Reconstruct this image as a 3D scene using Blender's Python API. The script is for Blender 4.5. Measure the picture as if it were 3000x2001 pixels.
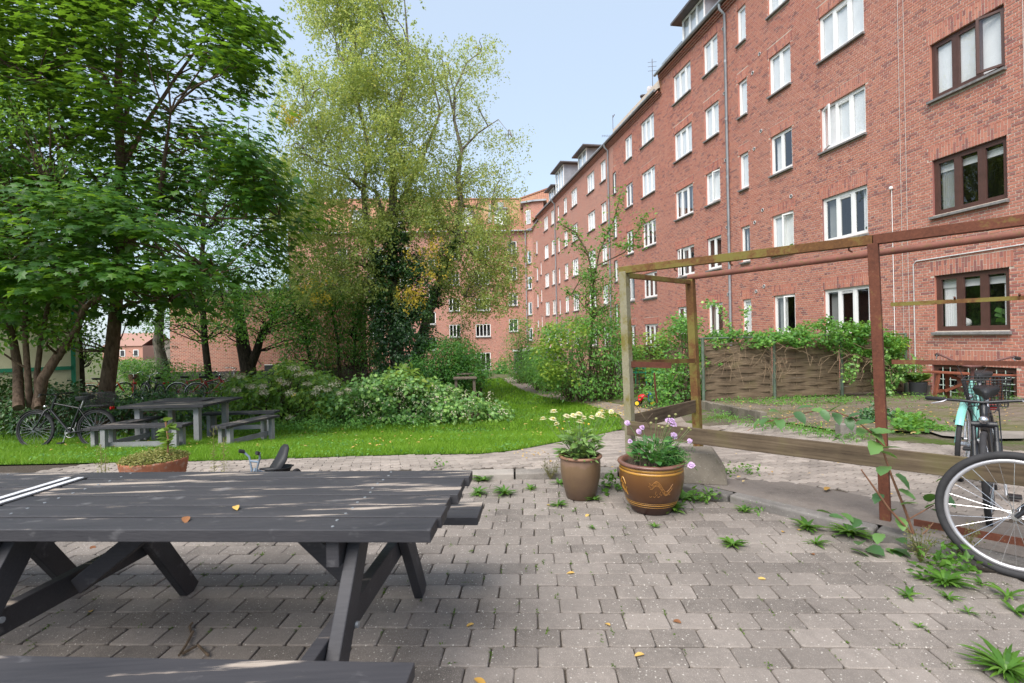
import bpy, math, random
import numpy as np
from mathutils import Vector, Matrix
from mathutils.geometry import delaunay_2d_cdt

for o in list(bpy.data.objects):
    bpy.data.objects.remove(o)
SC = bpy.context.scene
COL = SC.collection
R = math.radians

# ------------------------------------------------------------------ camera, sky, sun, exposure
EYE = 1.38                      # lens height above the near paving
FPX = 1500.0                    # focal length in pixels of the 3000 px wide photograph
ROLL = 0.02
cd = bpy.data.cameras.new('camera')
cam = bpy.data.objects.new('camera', cd)
COL.objects.link(cam)
cd.sensor_width = 36.0
cd.lens = 36.0 * FPX / 3000.0
cd.shift_y = -15.5 / 3000.0
cd.clip_start = 0.05
cd.clip_end = 3000.0
cd.dof.use_dof = True
cd.dof.focus_distance = 8.0
cd.dof.aperture_fstop = 5.0
_c, _s = math.cos(ROLL), math.sin(ROLL)
cam.matrix_world = Matrix(((_c, _s, 0, 0), (0, 0, -1, 0), (-_s, _c, 0, EYE), (0, 0, 0, 1)))
SC.camera = cam

SUN_EL, SUN_AZ = R(52), R(212)      # high, behind the camera and a little to the left
world = bpy.data.worlds.new('World')
SC.world = world
world.use_nodes = True
wn = world.node_tree
wn.nodes.clear()
wo = wn.nodes.new('ShaderNodeOutputWorld')
wb = wn.nodes.new('ShaderNodeBackground')
sky = wn.nodes.new('ShaderNodeTexSky')
sky.sky_type = 'NISHITA'
sky.sun_disc = False
sky.sun_elevation = SUN_EL
sky.sun_rotation = SUN_AZ
sky.altitude = 20
sky.air_density = 1.0
sky.dust_density = 1.5
sky.ozone_density = 1.0
# thin high cloud all over the sky: pulls the blue towards white
mixc = wn.nodes.new('ShaderNodeMix')
mixc.data_type = 'RGBA'
mixc.inputs[0].default_value = 0.5
mixc.inputs[7].default_value = (5.3, 6.25, 7.3, 1)
wn.links.new(sky.outputs[0], mixc.inputs[6])
wn.links.new(mixc.outputs[2], wb.inputs[0])
wb.inputs[1].default_value = 0.05
wn.links.new(wb.outputs[0], wo.inputs[0])

sd = bpy.data.lights.new('sun', 'SUN')
sd.energy = 1.5
sd.angle = R(50)
sd.color = (1.0, 0.95, 0.88)
sun = bpy.data.objects.new('sun', sd)
COL.objects.link(sun)
_dir = Vector((math.sin(SUN_AZ) * math.cos(SUN_EL), math.cos(SUN_AZ) * math.cos(SUN_EL), math.sin(SUN_EL)))
sun.rotation_euler = _dir.to_track_quat('Z', 'Y').to_euler()

SC.view_settings.view_transform = 'Standard'
SC.view_settings.look = 'None'
SC.view_settings.gamma = 1
SC.view_settings.use_curve_mapping = False
SC.view_settings.exposure = 1.95
SC.render.engine = 'CYCLES'
SC.cycles.max_bounces = 8
SC.cycles.diffuse_bounces = 5
SC.cycles.glossy_bounces = 3
SC.cycles.transmission_bounces = 4
SC.cycles.transparent_max_bounces = 8

# ------------------------------------------------------------------ helpers
def P(px, py, y):
    """the point at distance y that the photograph shows at pixel (px, py)"""
    dx, dy = px - 1500.0, py - 985.0
    u = (dx * _c - dy * _s) / FPX
    v = (dy * _c + dx * _s) / FPX
    return Vector((u * y, y, EYE - v * y))

def sstep(a, b, x):
    t = np.clip((x - a) / (b - a), 0, 1)
    return t * t * (3 - 2 * t)

def gz(x, y):
    """height of the courtyard ground beyond the kerb"""
    x = np.asarray(x, float); y = np.asarray(y, float)
    gl = np.where(y < 5.4, 0.06, np.where(y < 10.5, 0.06 - 0.125 * (y - 5.4), np.maximum(-0.5775 - 0.038 * (y - 10.5), -2.36)))
    gr = np.where(y < 5.4, 0.06, np.maximum(0.06 - 0.046 * (y - 5.4), -2.36))
    w = sstep(1.2, 5.0, x)
    return gl * (1 - w) + gr * w

def G(px, py):
    """ground point seen at a pixel"""
    lo, hi = 2.0, 200.0
    for _ in range(50):
        m = (lo + hi) / 2
        p = P(px, py, m)
        if p.z > float(gz(p.x, p.y)): lo = m
        else: hi = m
    p = P(px, py, lo)
    return (p.x, p.y)

class MB:
    """collects geometry and links it as one mesh object"""
    def __init__(self):
        self.V = []; self.L = []; self.S = []; self.M = []; self.n = 0
    def add(self, v, f, mi=0):
        v = np.asarray(v, np.float32).reshape(-1, 3)
        if isinstance(f, np.ndarray):
            self.L.append((f + self.n).ravel().astype(np.int32))
            self.S.append(np.full(len(f), f.shape[1], np.int32))
            self.M.append(np.full(len(f), mi, np.int32))
        else:
            for q in f:
                self.L.append(np.asarray(q, np.int32) + self.n)
            self.S.append(np.array([len(q) for q in f], np.int32))
            self.M.append(np.full(len(f), mi, np.int32))
        self.V.append(v); self.n += len(v)
        return self
    def box(self, c, size, rot=None, mi=0):
        x, y, z = size[0] / 2, size[1] / 2, size[2] / 2
        v = np.array([[-x, -y, -z], [x, -y, -z], [x, y, -z], [-x, y, -z], [-x, -y, z], [x, -y, z], [x, y, z], [-x, y, z]])
        if rot is not None:
            v = v @ np.array(rot.to_3x3()).T
        return self.add(v + np.array(c), BOXF, mi)
    def bar(self, p0, p1, w, h, mi=0, up=(0, 0, 1)):
        """box beam from p0 to p1: w across, h along 'up'"""
        p0, p1 = Vector(p0), Vector(p1)
        d = (p1 - p0); L = d.length; d.normalize()
        s = d.cross(Vector(up))
        if s.length < 1e-4: s = d.cross(Vector((0, 1, 0)))
        s.normalize(); u = s.cross(d)
        m = Matrix((s, d, u)).transposed()
        return self.box((p0 + p1) / 2, (w, L, h), m, mi)
    def tube(self, pts, rad, n=8, mi=0, cap=True):
        pts = [Vector(p) for p in pts]
        if not hasattr(rad, '__len__'): rad = [rad] * len(pts)
        vs = []; a = None
        for i, p in enumerate(pts):
            t = (pts[min(i + 1, len(pts) - 1)] - pts[max(i - 1, 0)])
            if t.length < 1e-9: t = Vector((0, 0, 1))
            t.normalize()
            if a is None:
                a = t.cross(Vector((0.13, 0.31, 0.94)))
                if a.length < 0.1: a = t.cross(Vector((1, 0, 0)))
            else:
                a = a - t * a.dot(t)
            a.normalize(); b = t.cross(a)
            for k in range(n):
                q = 2 * math.pi * k / n
                vs.append(p + (a * math.cos(q) + b * math.sin(q)) * rad[i])
        f = []
        for i in range(len(pts) - 1):
            for k in range(n):
                k2 = (k + 1) % n
                f.append((i * n + k, i * n + k2, (i + 1) * n + k2, (i + 1) * n + k))
        self.add(vs, np.array(f), mi)
        if cap:
            m = len(pts)
            self.add(vs[:n], [tuple(range(n))[::-1]], mi)
            self.add(vs[(m - 1) * n:], [tuple(range(n))], mi)
        return self
    def lathe(self, prof, n=24, c=(0, 0, 0), mi=0):
        vs = []
        for r, z in prof:
            for k in range(n):
                q = 2 * math.pi * k / n
                vs.append((c[0] + r * math.cos(q), c[1] + r * math.sin(q), c[2] + z))
        f = []
        for i in range(len(prof) - 1):
            for k in range(n):
                k2 = (k + 1) % n
                f.append((i * n + k, i * n + k2, (i + 1) * n + k2, (i + 1) * n + k))
        return self.add(vs, np.array(f), mi)
    def torus(self, c, ax1, ax2, Rm, r, n=36, m=8, mi=0, a0=0.0, a1=2 * math.pi, sq=1.0):
        c, ax1, ax2 = Vector(c), Vector(ax1), Vector(ax2)
        nn = ax1.cross(ax2)
        full = abs(a1 - a0 - 2 * math.pi) < 1e-6
        rings = n if full else n + 1
        vs = []
        for i in range(rings):
            q = a0 + (a1 - a0) * i / n
            d = ax1 * math.cos(q) + ax2 * math.sin(q)
            for k in range(m):
                w = 2 * math.pi * k / m
                vs.append(c + d * (Rm + r * math.cos(w)) + nn * (r * sq * math.sin(w)))
        f = []
        for i in range(n):
            i2 = (i + 1) % rings
            for k in range(m):
                k2 = (k + 1) % m
                f.append((i * m + k, i2 * m + k, i2 * m + k2, i * m + k2))
        return self.add(vs, np.array(f), mi)
    def ell(self, c, r, n=12, m=8, mi=0, rot=None):
        vs = []
        for j in range(m + 1):
            t = math.pi * j / m
            for k in range(n):
                q = 2 * math.pi * k / n
                p = Vector((r[0] * math.sin(t) * math.cos(q), r[1] * math.sin(t) * math.sin(q), r[2] * math.cos(t)))
                if rot is not None: p = rot @ p
                vs.append(p + Vector(c))
        f = []
        for j in range(m):
            for k in range(n):
                k2 = (k + 1) % n
                f.append((j * n + k, (j + 1) * n + k, (j + 1) * n + k2, j * n + k2))
        return self.add(vs, np.array(f), mi)
    def mesh(self, name, mats, smooth=False):
        me = bpy.data.meshes.new(name)
        V = np.concatenate(self.V); L = np.concatenate(self.L); S = np.concatenate(self.S); M = np.concatenate(self.M)
        me.vertices.add(len(V)); me.vertices.foreach_set('co', V.ravel())
        me.loops.add(len(L)); me.loops.foreach_set('vertex_index', L)
        me.polygons.add(len(S))
        st = np.zeros(len(S), np.int32); st[1:] = np.cumsum(S)[:-1]
        me.polygons.foreach_set('loop_start', st); me.polygons.foreach_set('loop_total', S)
        for m in (mats if isinstance(mats, (list, tuple)) else [mats]): me.materials.append(m)
        me.polygons.foreach_set('material_index', M)
        me.polygons.foreach_set('use_smooth', np.full(len(S), bool(smooth)))
        me.update(calc_edges=True)
        return me
    def build(self, name, mats, parent=None, smooth=False, bevel=0, kind=None, label=None, loc=None):
        o = bpy.data.objects.new(name, self.mesh(name, mats, smooth))
        COL.objects.link(o)
        if parent is not None:
            o.parent = parent
        if loc is not None: o.location = loc
        if bevel:
            b = o.modifiers.new('edge', 'BEVEL'); b.width = bevel; b.segments = 2; b.limit_method = 'ANGLE'
        if kind: o['kind'] = kind
        if label: o['label'] = label
        return o
BOXF = np.array([[0, 3, 2, 1], [4, 5, 6, 7], [0, 1, 5, 4], [1, 2, 6, 5], [2, 3, 7, 6], [3, 0, 4, 7]])

def tag(o, label, cat, group=None):
    o['label'] = label; o['category'] = cat
    if group: o['group'] = group
    return o
def thing(name, label, cat, loc=(0, 0, 0), rz=0.0, group=None):
    o = bpy.data.objects.new(name, None)
    o.empty_display_size = 0.1
    COL.objects.link(o)
    o.location = loc; o.rotation_euler = (0, 0, rz)
    return tag(o, label, cat, group)
def link_copy(o, parent, loc=None, rz=None, mat=None):
    c = o.copy(); COL.objects.link(c); c.parent = parent
    if loc is not None: c.location = loc
    if rz is not None: c.rotation_euler = (0, 0, rz)
    return c
def inst(me, name, parent, loc=(0, 0, 0), rot=(0, 0, 0), scale=None):
    o = bpy.data.objects.new(name, me); COL.objects.link(o); o.parent = parent
    o.location = loc; o.rotation_euler = rot
    if scale is not None: o.scale = scale
    return o

# ------------------------------------------------------------------ materials
def nd(nt, typ, ins=None, **props):
    n = nt.nodes.new('ShaderNode' + typ)
    for k, v in props.items(): setattr(n, k, v)
    for k, v in (ins or {}).items():
        s = n.inputs[k]
        if isinstance(v, bpy.types.NodeSocket): nt.links.new(v, s)
        else:
            if s.type == 'RGBA' and len(v) == 3: v = (*v, 1)
            s.default_value = v
    return n
def newmat(name):
    m = bpy.data.materials.new(name); m.use_nodes = True
    nt = m.node_tree; nt.nodes.clear()
    return m, nt, nt.nodes.new('ShaderNodeOutputMaterial')
def ramp(nt, fac, stops, interp='LINEAR'):
    n = nd(nt, 'ValToRGB', {0: fac}); e = n.color_ramp; e.interpolation = interp
    while len(e.elements) > 1: e.elements.remove(e.elements[0])
    e.elements[0].position = stops[0][0]; e.elements[0].color = (*stops[0][1], 1)
    for p, c in stops[1:]:
        q = e.elements.new(p); q.color = (*c, 1)
    return n.outputs[0]
def mix(nt, fac, a, b, mode='MIX'):
    n = nd(nt, 'Mix', data_type='RGBA', blend_type=mode)
    for i, v in ((0, fac), (6, a), (7, b)):
        if isinstance(v, bpy.types.NodeSocket): nt.links.new(v, n.inputs[i])
        elif i == 0: n.inputs[0].default_value = v
        else: n.inputs[i].default_value = (*v, 1) if len(v) == 3 else v
    return n.outputs[2]
def mth(nt, op, a, b=0.0, clamp=False):
    n = nd(nt, 'Math', {0: a, 1: b}, operation=op); n.use_clamp = clamp
    return n.outputs[0]
def noise(nt, vec, scale, detail=4.0, rough=0.55):
    return nd(nt, 'TexNoise', {'Vector': vec, 'Scale': scale, 'Detail': detail, 'Roughness': rough}).outputs[0]
def pos(nt): return nd(nt, 'NewGeometry').outputs['Position']
def scaled(nt, vec, s): return nd(nt, 'Mapping', {'Vector': vec, 'Scale': s}).outputs[0]
def rnd(nt):
    """a value of its own for each loose piece and each object"""
    a = nd(nt, 'NewGeometry').outputs['Random Per Island']; b = nd(nt, 'ObjectInfo').outputs['Random']
    return mth(nt, 'FRACT', mth(nt, 'ADD', a, b))
def surf(nt, out, col, rough=0.8, spec=0.3, metal=0.0, bump=None, bstr=0.3, bdist=0.01, **kw):
    ins = {'Base Color': col, 'Roughness': rough, 'Specular IOR Level': spec, 'Metallic': metal}
    ins.update(kw)
    b = nd(nt, 'BsdfPrincipled', ins)
    if bump is not None:
        bn = nd(nt, 'Bump', {'Strength': bstr, 'Distance': bdist, 'Height': bump})
        nt.links.new(bn.outputs[0], b.inputs['Normal'])
    nt.links.new(b.outputs[0], out.inputs[0])
    return b
def plain(name, col, rough=0.6, spec=0.3, metal=0.0, var=0.25, scale=8.0, bstr=0.15, dirt=None):
    """a colour with uneven wear and a fine relief"""
    m, nt, out = newmat(name)
    p = pos(nt)
    n1 = noise(nt, p, scale); n2 = noise(nt, p, scale * 9)
    f = mth(nt, 'ADD', mth(nt, 'MULTIPLY', n1, 0.7), mth(nt, 'MULTIPLY', n2, 0.3))
    lo = tuple(c * (1 - var) for c in col); hi = tuple(min(1, c * (1 + var)) for c in col)
    c = ramp(nt, f, [(0.3, lo), (0.7, hi)])
    if dirt is not None:
        k = ramp(nt, noise(nt, p, scale * 2.7, 6, 0.7), [(0.52, (0, 0, 0)), (0.66, (1, 1, 1))])
        c = mix(nt, k, c, dirt)
    surf(nt, out, c, rough, spec, metal, n2, bstr, 0.004)
    return m
def leafmat(name, stops, trans=0.35, rough=0.5, spec=0.35, tcol=None):
    m, nt, out = newmat(name)
    r = rnd(nt)
    big = noise(nt, pos(nt), 1.1, 2)
    f = mth(nt, 'ADD', mth(nt, 'MULTIPLY', r, 0.78), mth(nt, 'MULTIPLY', mth(nt, 'SUBTRACT', big, 0.38), 0.7), True)
    c = ramp(nt, f, stops)
    b = nd(nt, 'BsdfPrincipled', {'Base Color': c, 'Roughness': rough, 'Specular IOR Level': spec})
    t = nd(nt, 'BsdfTranslucent', {'Color': mix(nt, 0.55, c, tcol or (0.22, 0.34, 0.03))})
    x = nd(nt, 'MixShader', {0: trans, 1: b.outputs[0], 2: t.outputs[0]})
    nt.links.new(x.outputs[0], out.inputs[0])
    return m
def barkmat(name, a, b, scale=6.0):
    m, nt, out = newmat(name)
    p = pos(nt)
    n = noise(nt, scaled(nt, p, (scale, scale, scale * 0.3)), 3.0, 6, 0.65)
    c = ramp(nt, n, [(0.35, a), (0.65, b)])
    surf(nt, out, c, 0.9, 0.15, 0, n, 0.8, 0.02)
    return m
# ------------------------------------------------------------------ ground
def inpoly(x, y, poly):
    x = np.asarray(x, float); y = np.asarray(y, float)
    c = np.zeros(x.shape, bool); n = len(poly)
    for i in range(n):
        x1, y1 = poly[i]; x2, y2 = poly[(i + 1) % n]
        if y1 == y2: continue
        k = ((y1 > y) != (y2 > y)) & (x < (x2 - x1) * (y - y1) / (y2 - y1) + x1)
        c ^= k
    return c
def sheet(name, poly, off, mat, step=0.4, zf=gz, kind='structure'):
    """a ground sheet following the terrain"""
    dense = []
    for (ax, ay), (bx, by) in zip(poly, list(poly[1:]) + [poly[0]]):
        k = max(1, int(math.hypot(bx - ax, by - ay) / step))
        k = min(k, 60)
        dense += [(ax + (bx - ax) * i / k, ay + (by - ay) * i / k) for i in range(k)]
    poly = dense
    xs = [p[0] for p in poly]; ys = [p[1] for p in poly]
    gx, gy = np.meshgrid(np.arange(min(xs), max(xs), step), np.arange(min(ys), max(ys), step))
    k = inpoly(gx, gy, poly)
    pts = [Vector(p) for p in poly] + [Vector((a, b)) for a, b in zip(gx[k], gy[k])]
    e = [(i, (i + 1) % len(poly)) for i in range(len(poly))]
    v, _, f, *_r = delaunay_2d_cdt(pts, e, [], 1, 1e-5)
    v = np.array([(p.x, p.y) for p in v])
    z = zf(v[:, 0], v[:, 1]) + off
    m = MB().add(np.column_stack([v, z]), np.array([list(q) for q in f]))
    return m.build(name, mat, smooth=True, kind=kind)

# courtyard soil with moss and dead leaves
m, nt, out = newmat('soil')
p = pos(nt)
n1 = noise(nt, p, 1.3, 5, 0.6); n2 = noise(nt, p, 40, 5, 0.7); n3 = noise(nt, p, 6, 4, 0.6)
c = ramp(nt, n2, [(0.3, (0.075, 0.06, 0.045)), (0.7, (0.20, 0.17, 0.13))])
c = mix(nt, ramp(nt, mth(nt, 'ADD', n1, mth(nt, 'MULTIPLY', n3, 0.4)), [(0.62, (0, 0, 0)), (0.78, (1, 1, 1))]), c, (0.075, 0.11, 0.025))
lv = nd(nt, 'TexVoronoi', {'Vector': p, 'Scale': 16.0}).outputs['Distance']
surf(nt, out, c, 0.95, 0.1, 0, n2, 0.7, 0.03)
M_SOIL = m

m, nt, out = newmat('joint_sand')
p = pos(nt)
n2 = noise(nt, p, 60, 4, 0.7); n1 = noise(nt, p, 2.2, 4, 0.6)
c = ramp(nt, n2, [(0.3, (0.04, 0.033, 0.027)), (0.75, (0.12, 0.097, 0.078))])
c = mix(nt, ramp(nt, n1, [(0.55, (0, 0, 0)), (0.7, (0.3, 0.3, 0.3))]), c, (0.06, 0.065, 0.025))
surf(nt, out, c, 0.95, 0.1, 0, n2, 0.6, 0.01)
M_JOINT = m

def concrete(name, base, speck=0.5, stain=0.35, moss=0.0):
    m, nt, out = newmat(name)
    p = pos(nt)
    r = rnd(nt)
    n1 = noise(nt, p, 2.2, 5, 0.62); n2 = noise(nt, p, 26, 5, 0.7)
    vo = nd(nt, 'TexVoronoi', {'Vector': p, 'Scale': 150.0}); vd = vo.outputs['Distance']
    vb = nd(nt, 'TexVoronoi', {'Vector': p, 'Scale': 42.0}).outputs['Distance']
    tone = mth(nt, 'ADD', mth(nt, 'MULTIPLY', r, 0.34), mth(nt, 'MULTIPLY', n1, 0.95))
    tone = mth(nt, 'ADD', tone, mth(nt, 'MULTIPLY', n2, 0.35))
    c = ramp(nt, tone, [(0.48, tuple(x * (1 - stain) for x in base)), (0.85, base), (1.1, tuple(min(1, x * 1.25) for x in base))])
    k = ramp(nt, vd, [(0.16, (1, 1, 1)), (0.30, (0, 0, 0))])
    c = mix(nt, mix(nt, speck, (0, 0, 0), k), c, tuple(min(1, x * 1.9) for x in base))
    k2 = ramp(nt, vb, [(0.09, (1, 1, 1)), (0.17, (0, 0, 0))])
    c = mix(nt, mix(nt, speck, (0, 0, 0), k2), c, (0.66, 0.62, 0.56))
    k4 = ramp(nt, noise(nt, p, 1.1, 6, 0.7), [(0.52, (0, 0, 0)), (0.68, (0.55, 0.55, 0.55))])
    c = mix(nt, k4, c, tuple(x * 0.5 for x in base))
    if moss:
        k3 = ramp(nt, noise(nt, p, 3.1, 6, 0.7), [(0.62 - moss * 0.25, (0, 0, 0)), (0.78 - moss * 0.2, (1, 1, 1))])
        c = mix(nt, k3, c, (0.06, 0.085, 0.02))
    h = mth(nt, 'ADD', n2, mth(nt, 'MULTIPLY', vd, 0.5))
    surf(nt, out, c, 0.85, 0.25, 0, h, 0.5, 0.004)
    return m
M_PAVER = concrete('paver_concrete', (0.205, 0.178, 0.158), 0.7, 0.45)
M_SPAVER = concrete('interlock_concrete', (0.285, 0.245, 0.215), 0.3, 0.42)
M_KERB = concrete('kerb_concrete', (0.25, 0.225, 0.20), 0.3, 0.6)
M_KERBD = concrete('dark_kerb_concrete', (0.16, 0.148, 0.138), 0.3, 0.62, 0.2)
M_BLOCK = concrete('weathered_block', (0.15, 0.13, 0.105), 0.25, 0.6, 0.15)

# kerb line: straight on the left, turning at the pots and running to the lower right
KC = (1.06, 4.93)
KE = (4.09, 1.30)
kd = Vector((KE[0] - KC[0], KE[1] - KC[1])).normalized()
kn = Vector((kd.y, -kd.x)) * -1        # towards the upper side
def below_kerb(x, y, mgn=0.0):
    """inside the patio, mgn metres short of the kerb face"""
    if y > KC[1] - mgn: return False
    return (x - KC[0]) * kn.x + (y - KC[1]) * kn.y < -mgn

ground_poly = [(-400, 5.0), (KC[0], 5.0), (KE[0] + 0.15, KE[1]), (400, -60), (400, 900), (-400, 900)]
gm = MB()
xs = np.concatenate([[-400, -120, -60, -35], np.arange(-22, 22.01, 0.6), [35, 60, 120, 400]])
ys = np.concatenate([np.arange(-20, 24, 0.6), np.arange(24, 62, 1.5), [80, 120, 200, 400, 900]])
X, Y = np.meshgrid(xs, ys)
bk = np.array([[below_kerb(a, b, -0.8) for a, b in zip(ra, rb)] for ra, rb in zip(X, Y)])
Z = np.where(bk, -0.06, gz(X, Y) - 0.012)
nx, ny = len(xs), len(ys)
idx = np.arange(nx * ny).reshape(ny, nx)
F = np.stack([idx[:-1, :-1], idx[:-1, 1:], idx[1:, 1:], idx[1:, :-1]], -1).reshape(-1, 4)
gm.add(np.column_stack([X.ravel(), Y.ravel(), Z.ravel()]), F)
gm.build('ground', M_SOIL, smooth=True, kind='structure')

patio = sheet('patio', [(-9, -6), (5, -6), (5, 0.16), (KE[0], KE[1]), KC, (-9, 4.93)], -0.014, M_JOINT, 1.0, zf=lambda x, y: np.zeros(np.shape(x)))

def piece_mesh(poly, h, ch=0.006, jit=0.0, rng=None):
    """a paving block: outline, chamfered top edge"""
    n = len(poly); q = np.array(poly, float); c = q.mean(0)
    inner = c + (q - c) * (1 - ch / np.maximum(0.03, np.abs(q - c).max(0)))
    if rng is not None and jit:
        q = q + rng.normal(0, jit, q.shape)
    v = [(*p, -h) for p in q] + [(*p, -ch) for p in q] + [(*p, 0.0) for p in inner]
    f = []
    for i in range(n):
        j = (i + 1) % n
        f.append((i, j, n + j, n + i)); f.append((n + i, n + j, 2 * n + j, 2 * n + i))
    f.append(tuple(range(2 * n, 3 * n)))
    return np.array(v), f
def lay(parent, name, pieces, variants, mat, h, maxparts=300, stuff='remaining_pavers'):
    """pieces: (x, y, z, rot, tiltx, tilty, score); the largest in view become parts, the rest one mesh"""
    pieces = sorted(pieces, key=lambda t: -t[6])
    mes = []
    for v, f in variants:
        b = MB(); b.add(v, f); mes.append(b.mesh(name, mat))
    rest = MB(); nr = 0
    rg = random.Random(5)
    for i, (x, y, z, rz, tx, ty, sc_) in enumerate(pieces):
        k = rg.randrange(len(variants))
        if i < maxparts and sc_ > 0:
            inst(mes[k], name, parent, (x, y, z), (tx, ty, rz))
        else:
            v, f = variants[k]
            rm = np.array((Matrix.Rotation(rz, 3, 'Z') @ Matrix.Rotation(ty, 3, 'Y') @ Matrix.Rotation(tx, 3, 'X')))
            rest.add(v @ rm.T + np.array((x, y, z)), f); nr += 1
    if nr: rest.build(stuff, mat, parent, kind='stuff')
def view_score(x, y, z):
    if y < 1.2: return 0.0
    u = x / y; v = (EYE - z) / y
    px = 1500 + u * 1500 + v * 30; py = 985 + v * 1500 - u * 30
    if not (-60 < px < 3060 and py < 2080): return 0.0
    # hidden under the two table tops and their benches
    if px < 1240 and 1370 < py < 1590: return 0.0
    if px < 1230 and py > 1930: return 0.0
    return 1.0 / (y * y)

rng = np.random.default_rng(3)
prot = -0.039
cs, sn = math.cos(prot), math.sin(prot)
rect = lambda a, b, r: [(-a + r, -b), (a - r, -b), (a, -b + r), (a, b - r), (a - r, b), (-a + r, b), (-a, b - r), (-a, -b + r)]
pv = [piece_mesh(rect(0.1022, 0.0675, 0.012), 0.05, 0.005, 0.0012, rng) for _ in range(6)]
pcs = []
for j in range(-10, 60):
    drift = rng.normal(0, 0.006)
    for i in range(-40, 40):
        lx = i * 0.209 + (j % 2) * 0.105 + drift; ly = -1.0 + j * 0.1395
        x = lx * cs - ly * sn; y = lx * sn + ly * cs
        if x < -5.5 or x > 4.2 or y < 0.4: continue
        if not below_kerb(x, y, 0.004): continue
        z = rng.normal(0, 0.0012)
        pcs.append((x + rng.normal(0, .001), y + rng.normal(0, .001), z, prot + rng.normal(0, .007), rng.normal(0, .007), rng.normal(0, .005), view_score(x, y, 0)))
lay(patio, 'paver', pcs, pv, M_PAVER, 0.05)

# kerb stones
kerb = bpy.data.objects.new('kerb', None); COL.objects.link(kerb); kerb['kind'] = 'structure'
kb = MB(); kb.box((0, 0, -0.06), (0.985, 0.19, 0.24)); kme = kb.mesh('kerb_stone', M_KERB)
for i in range(9):
    o = inst(kme, 'kerb_stone', kerb, (KC[0] - 0.56 - i * 1.0, KC[1] + 0.095, -0.002 - 0.001 * (i % 3)), (0, 0.002 * (-1) ** i, 0))
    b = o.modifiers.new('edge', 'BEVEL'); b.width = 0.012; b.segments = 2
kb = MB(); kb.box((0, 0, -0.055), (0.985, 0.125, 0.24)); kme2 = kb.mesh('kerb_stone', M_KERBD)
for i in range(5):
    s = 0.53 + i * 1.0
    x = KC[0] + kd.x * s + kn.x * 0.0625; y = KC[1] + kd.y * s + kn.y * 0.0625
    o = inst(kme2, 'kerb_stone', kerb, (x, y, -0.004 + 0.002 * (i % 2)), (0.01 * (-1) ** i, 0.004, math.atan2(kd.y, kd.x)))
    b = o.modifiers.new('edge', 'BEVEL'); b.width = 0.018; b.segments = 3

# upper paving: interlocking blocks, a concrete apron along the right kerb
lawn_front = [G(*q) for q in ((1000, 1339), (1191, 1333), (1406, 1331), (1507, 1321), (1636, 1296), (1784, 1267), (1822, 1258))]
up_edge = [(-9, 6.0), (-3.2, 6.02)] + lawn_front
UP = up_edge + [(2.15, 7.5), (3.0, 8.6), (4.0, 8.5), (4.35, 6.4), (6.5, 4.2), (5.5, 1.0), (KE[0] + 0.1, KE[1] + 0.08), (KC[0] + 0.07, KC[1] + 0.2), (-9, 5.12)]
upper = sheet('upper_paving', UP, -0.008, M_JOINT, 0.5)
ap0 = [(KC[0] + kd.x * s + kn.x * o, KC[1] + kd.y * s + kn.y * o) for s, o in ((0.75, 0.115), (4.6, 0.115), (4.6, 0.62), (2.6, 0.78), (1.2, 0.72), (0.8, 0.45))]
sheet('concrete_apron', ap0, 0.001, M_KERBD if False else concrete('apron_concrete', (0.20, 0.172, 0.152), 0.2, 0.5), 0.3)
L_, W_, zg = 0.2, 0.1, 0.0115
gp = 0.0022
low = [(0, 0), (L_ / 8, zg), (3 * L_ / 8, -zg), (L_ / 2, 0), (5 * L_ / 8, zg), (7 * L_ / 8, -zg), (L_, 0)]
op = [(min(max(a, gp), L_ - gp) - L_ / 2, b + gp - W_ / 2) for a, b in low] + [(min(max(a, gp), L_ - gp) - L_ / 2, b + W_ - gp - W_ / 2) for a, b in reversed(low)]
sv = [piece_mesh(op, 0.05, 0.003, 0.0004, rng) for _ in range(4)]
pcs = []
ur = R(14)
for j in range(-10, 75):
    for i in range(-50, 50):
        lx = i * L_ + (j % 2) * L_ / 2; ly = j * W_
        x = 1.0 + lx * math.cos(ur) - ly * math.sin(ur); y = 4.0 + lx * math.sin(ur) + ly * math.cos(ur)
        if x < -5 or not inpoly(np.array([x]), np.array([y]), UP)[0] or inpoly(np.array([x]), np.array([y]), ap0)[0]: continue
        if below_kerb(x, y, -0.2): continue
        z = float(gz(x, y)) + rng.normal(0, 0.0012)
        pcs.append((x, y, z, ur, rng.normal(0, .008) - 0.03, rng.normal(0, .006), view_score(x, y, z) if y < 7.2 else 0))
lay(upper, 'paver', pcs, sv, M_SPAVER, 0.05)

# lawn
lawn_right = [G(*q) for q in ((1811, 1213), (1717, 1186), (1622, 1169), (1550, 1152), (1484, 1121), (1452, 1103))]
LAWN = [(-14, 6.05), (-3.2, 6.02)] + lawn_front + lawn_right + [(-0.4, 34), (-6, 34), (-20, 18), (-20, 6.5)]
m, nt, out = newmat('lawn')
p = pos(nt)
n1 = noise(nt, p, 0.9, 4, 0.6); n2 = noise(nt, p, 55, 4, 0.7)
f = mth(nt, 'ADD', mth(nt, 'MULTIPLY', n1, 0.6), mth(nt, 'MULTIPLY', n2, 0.5))
c = ramp(nt, f, [(0.35, (0.03, 0.065, 0.008)), (0.6, (0.06, 0.14, 0.016)), (0.8, (0.09, 0.16, 0.03))])
surf(nt, out, c, 0.8, 0.15, 0, n2, 1.0, 0.05)
sheet('lawn', LAWN, 0.006, m, 0.5)
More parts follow.
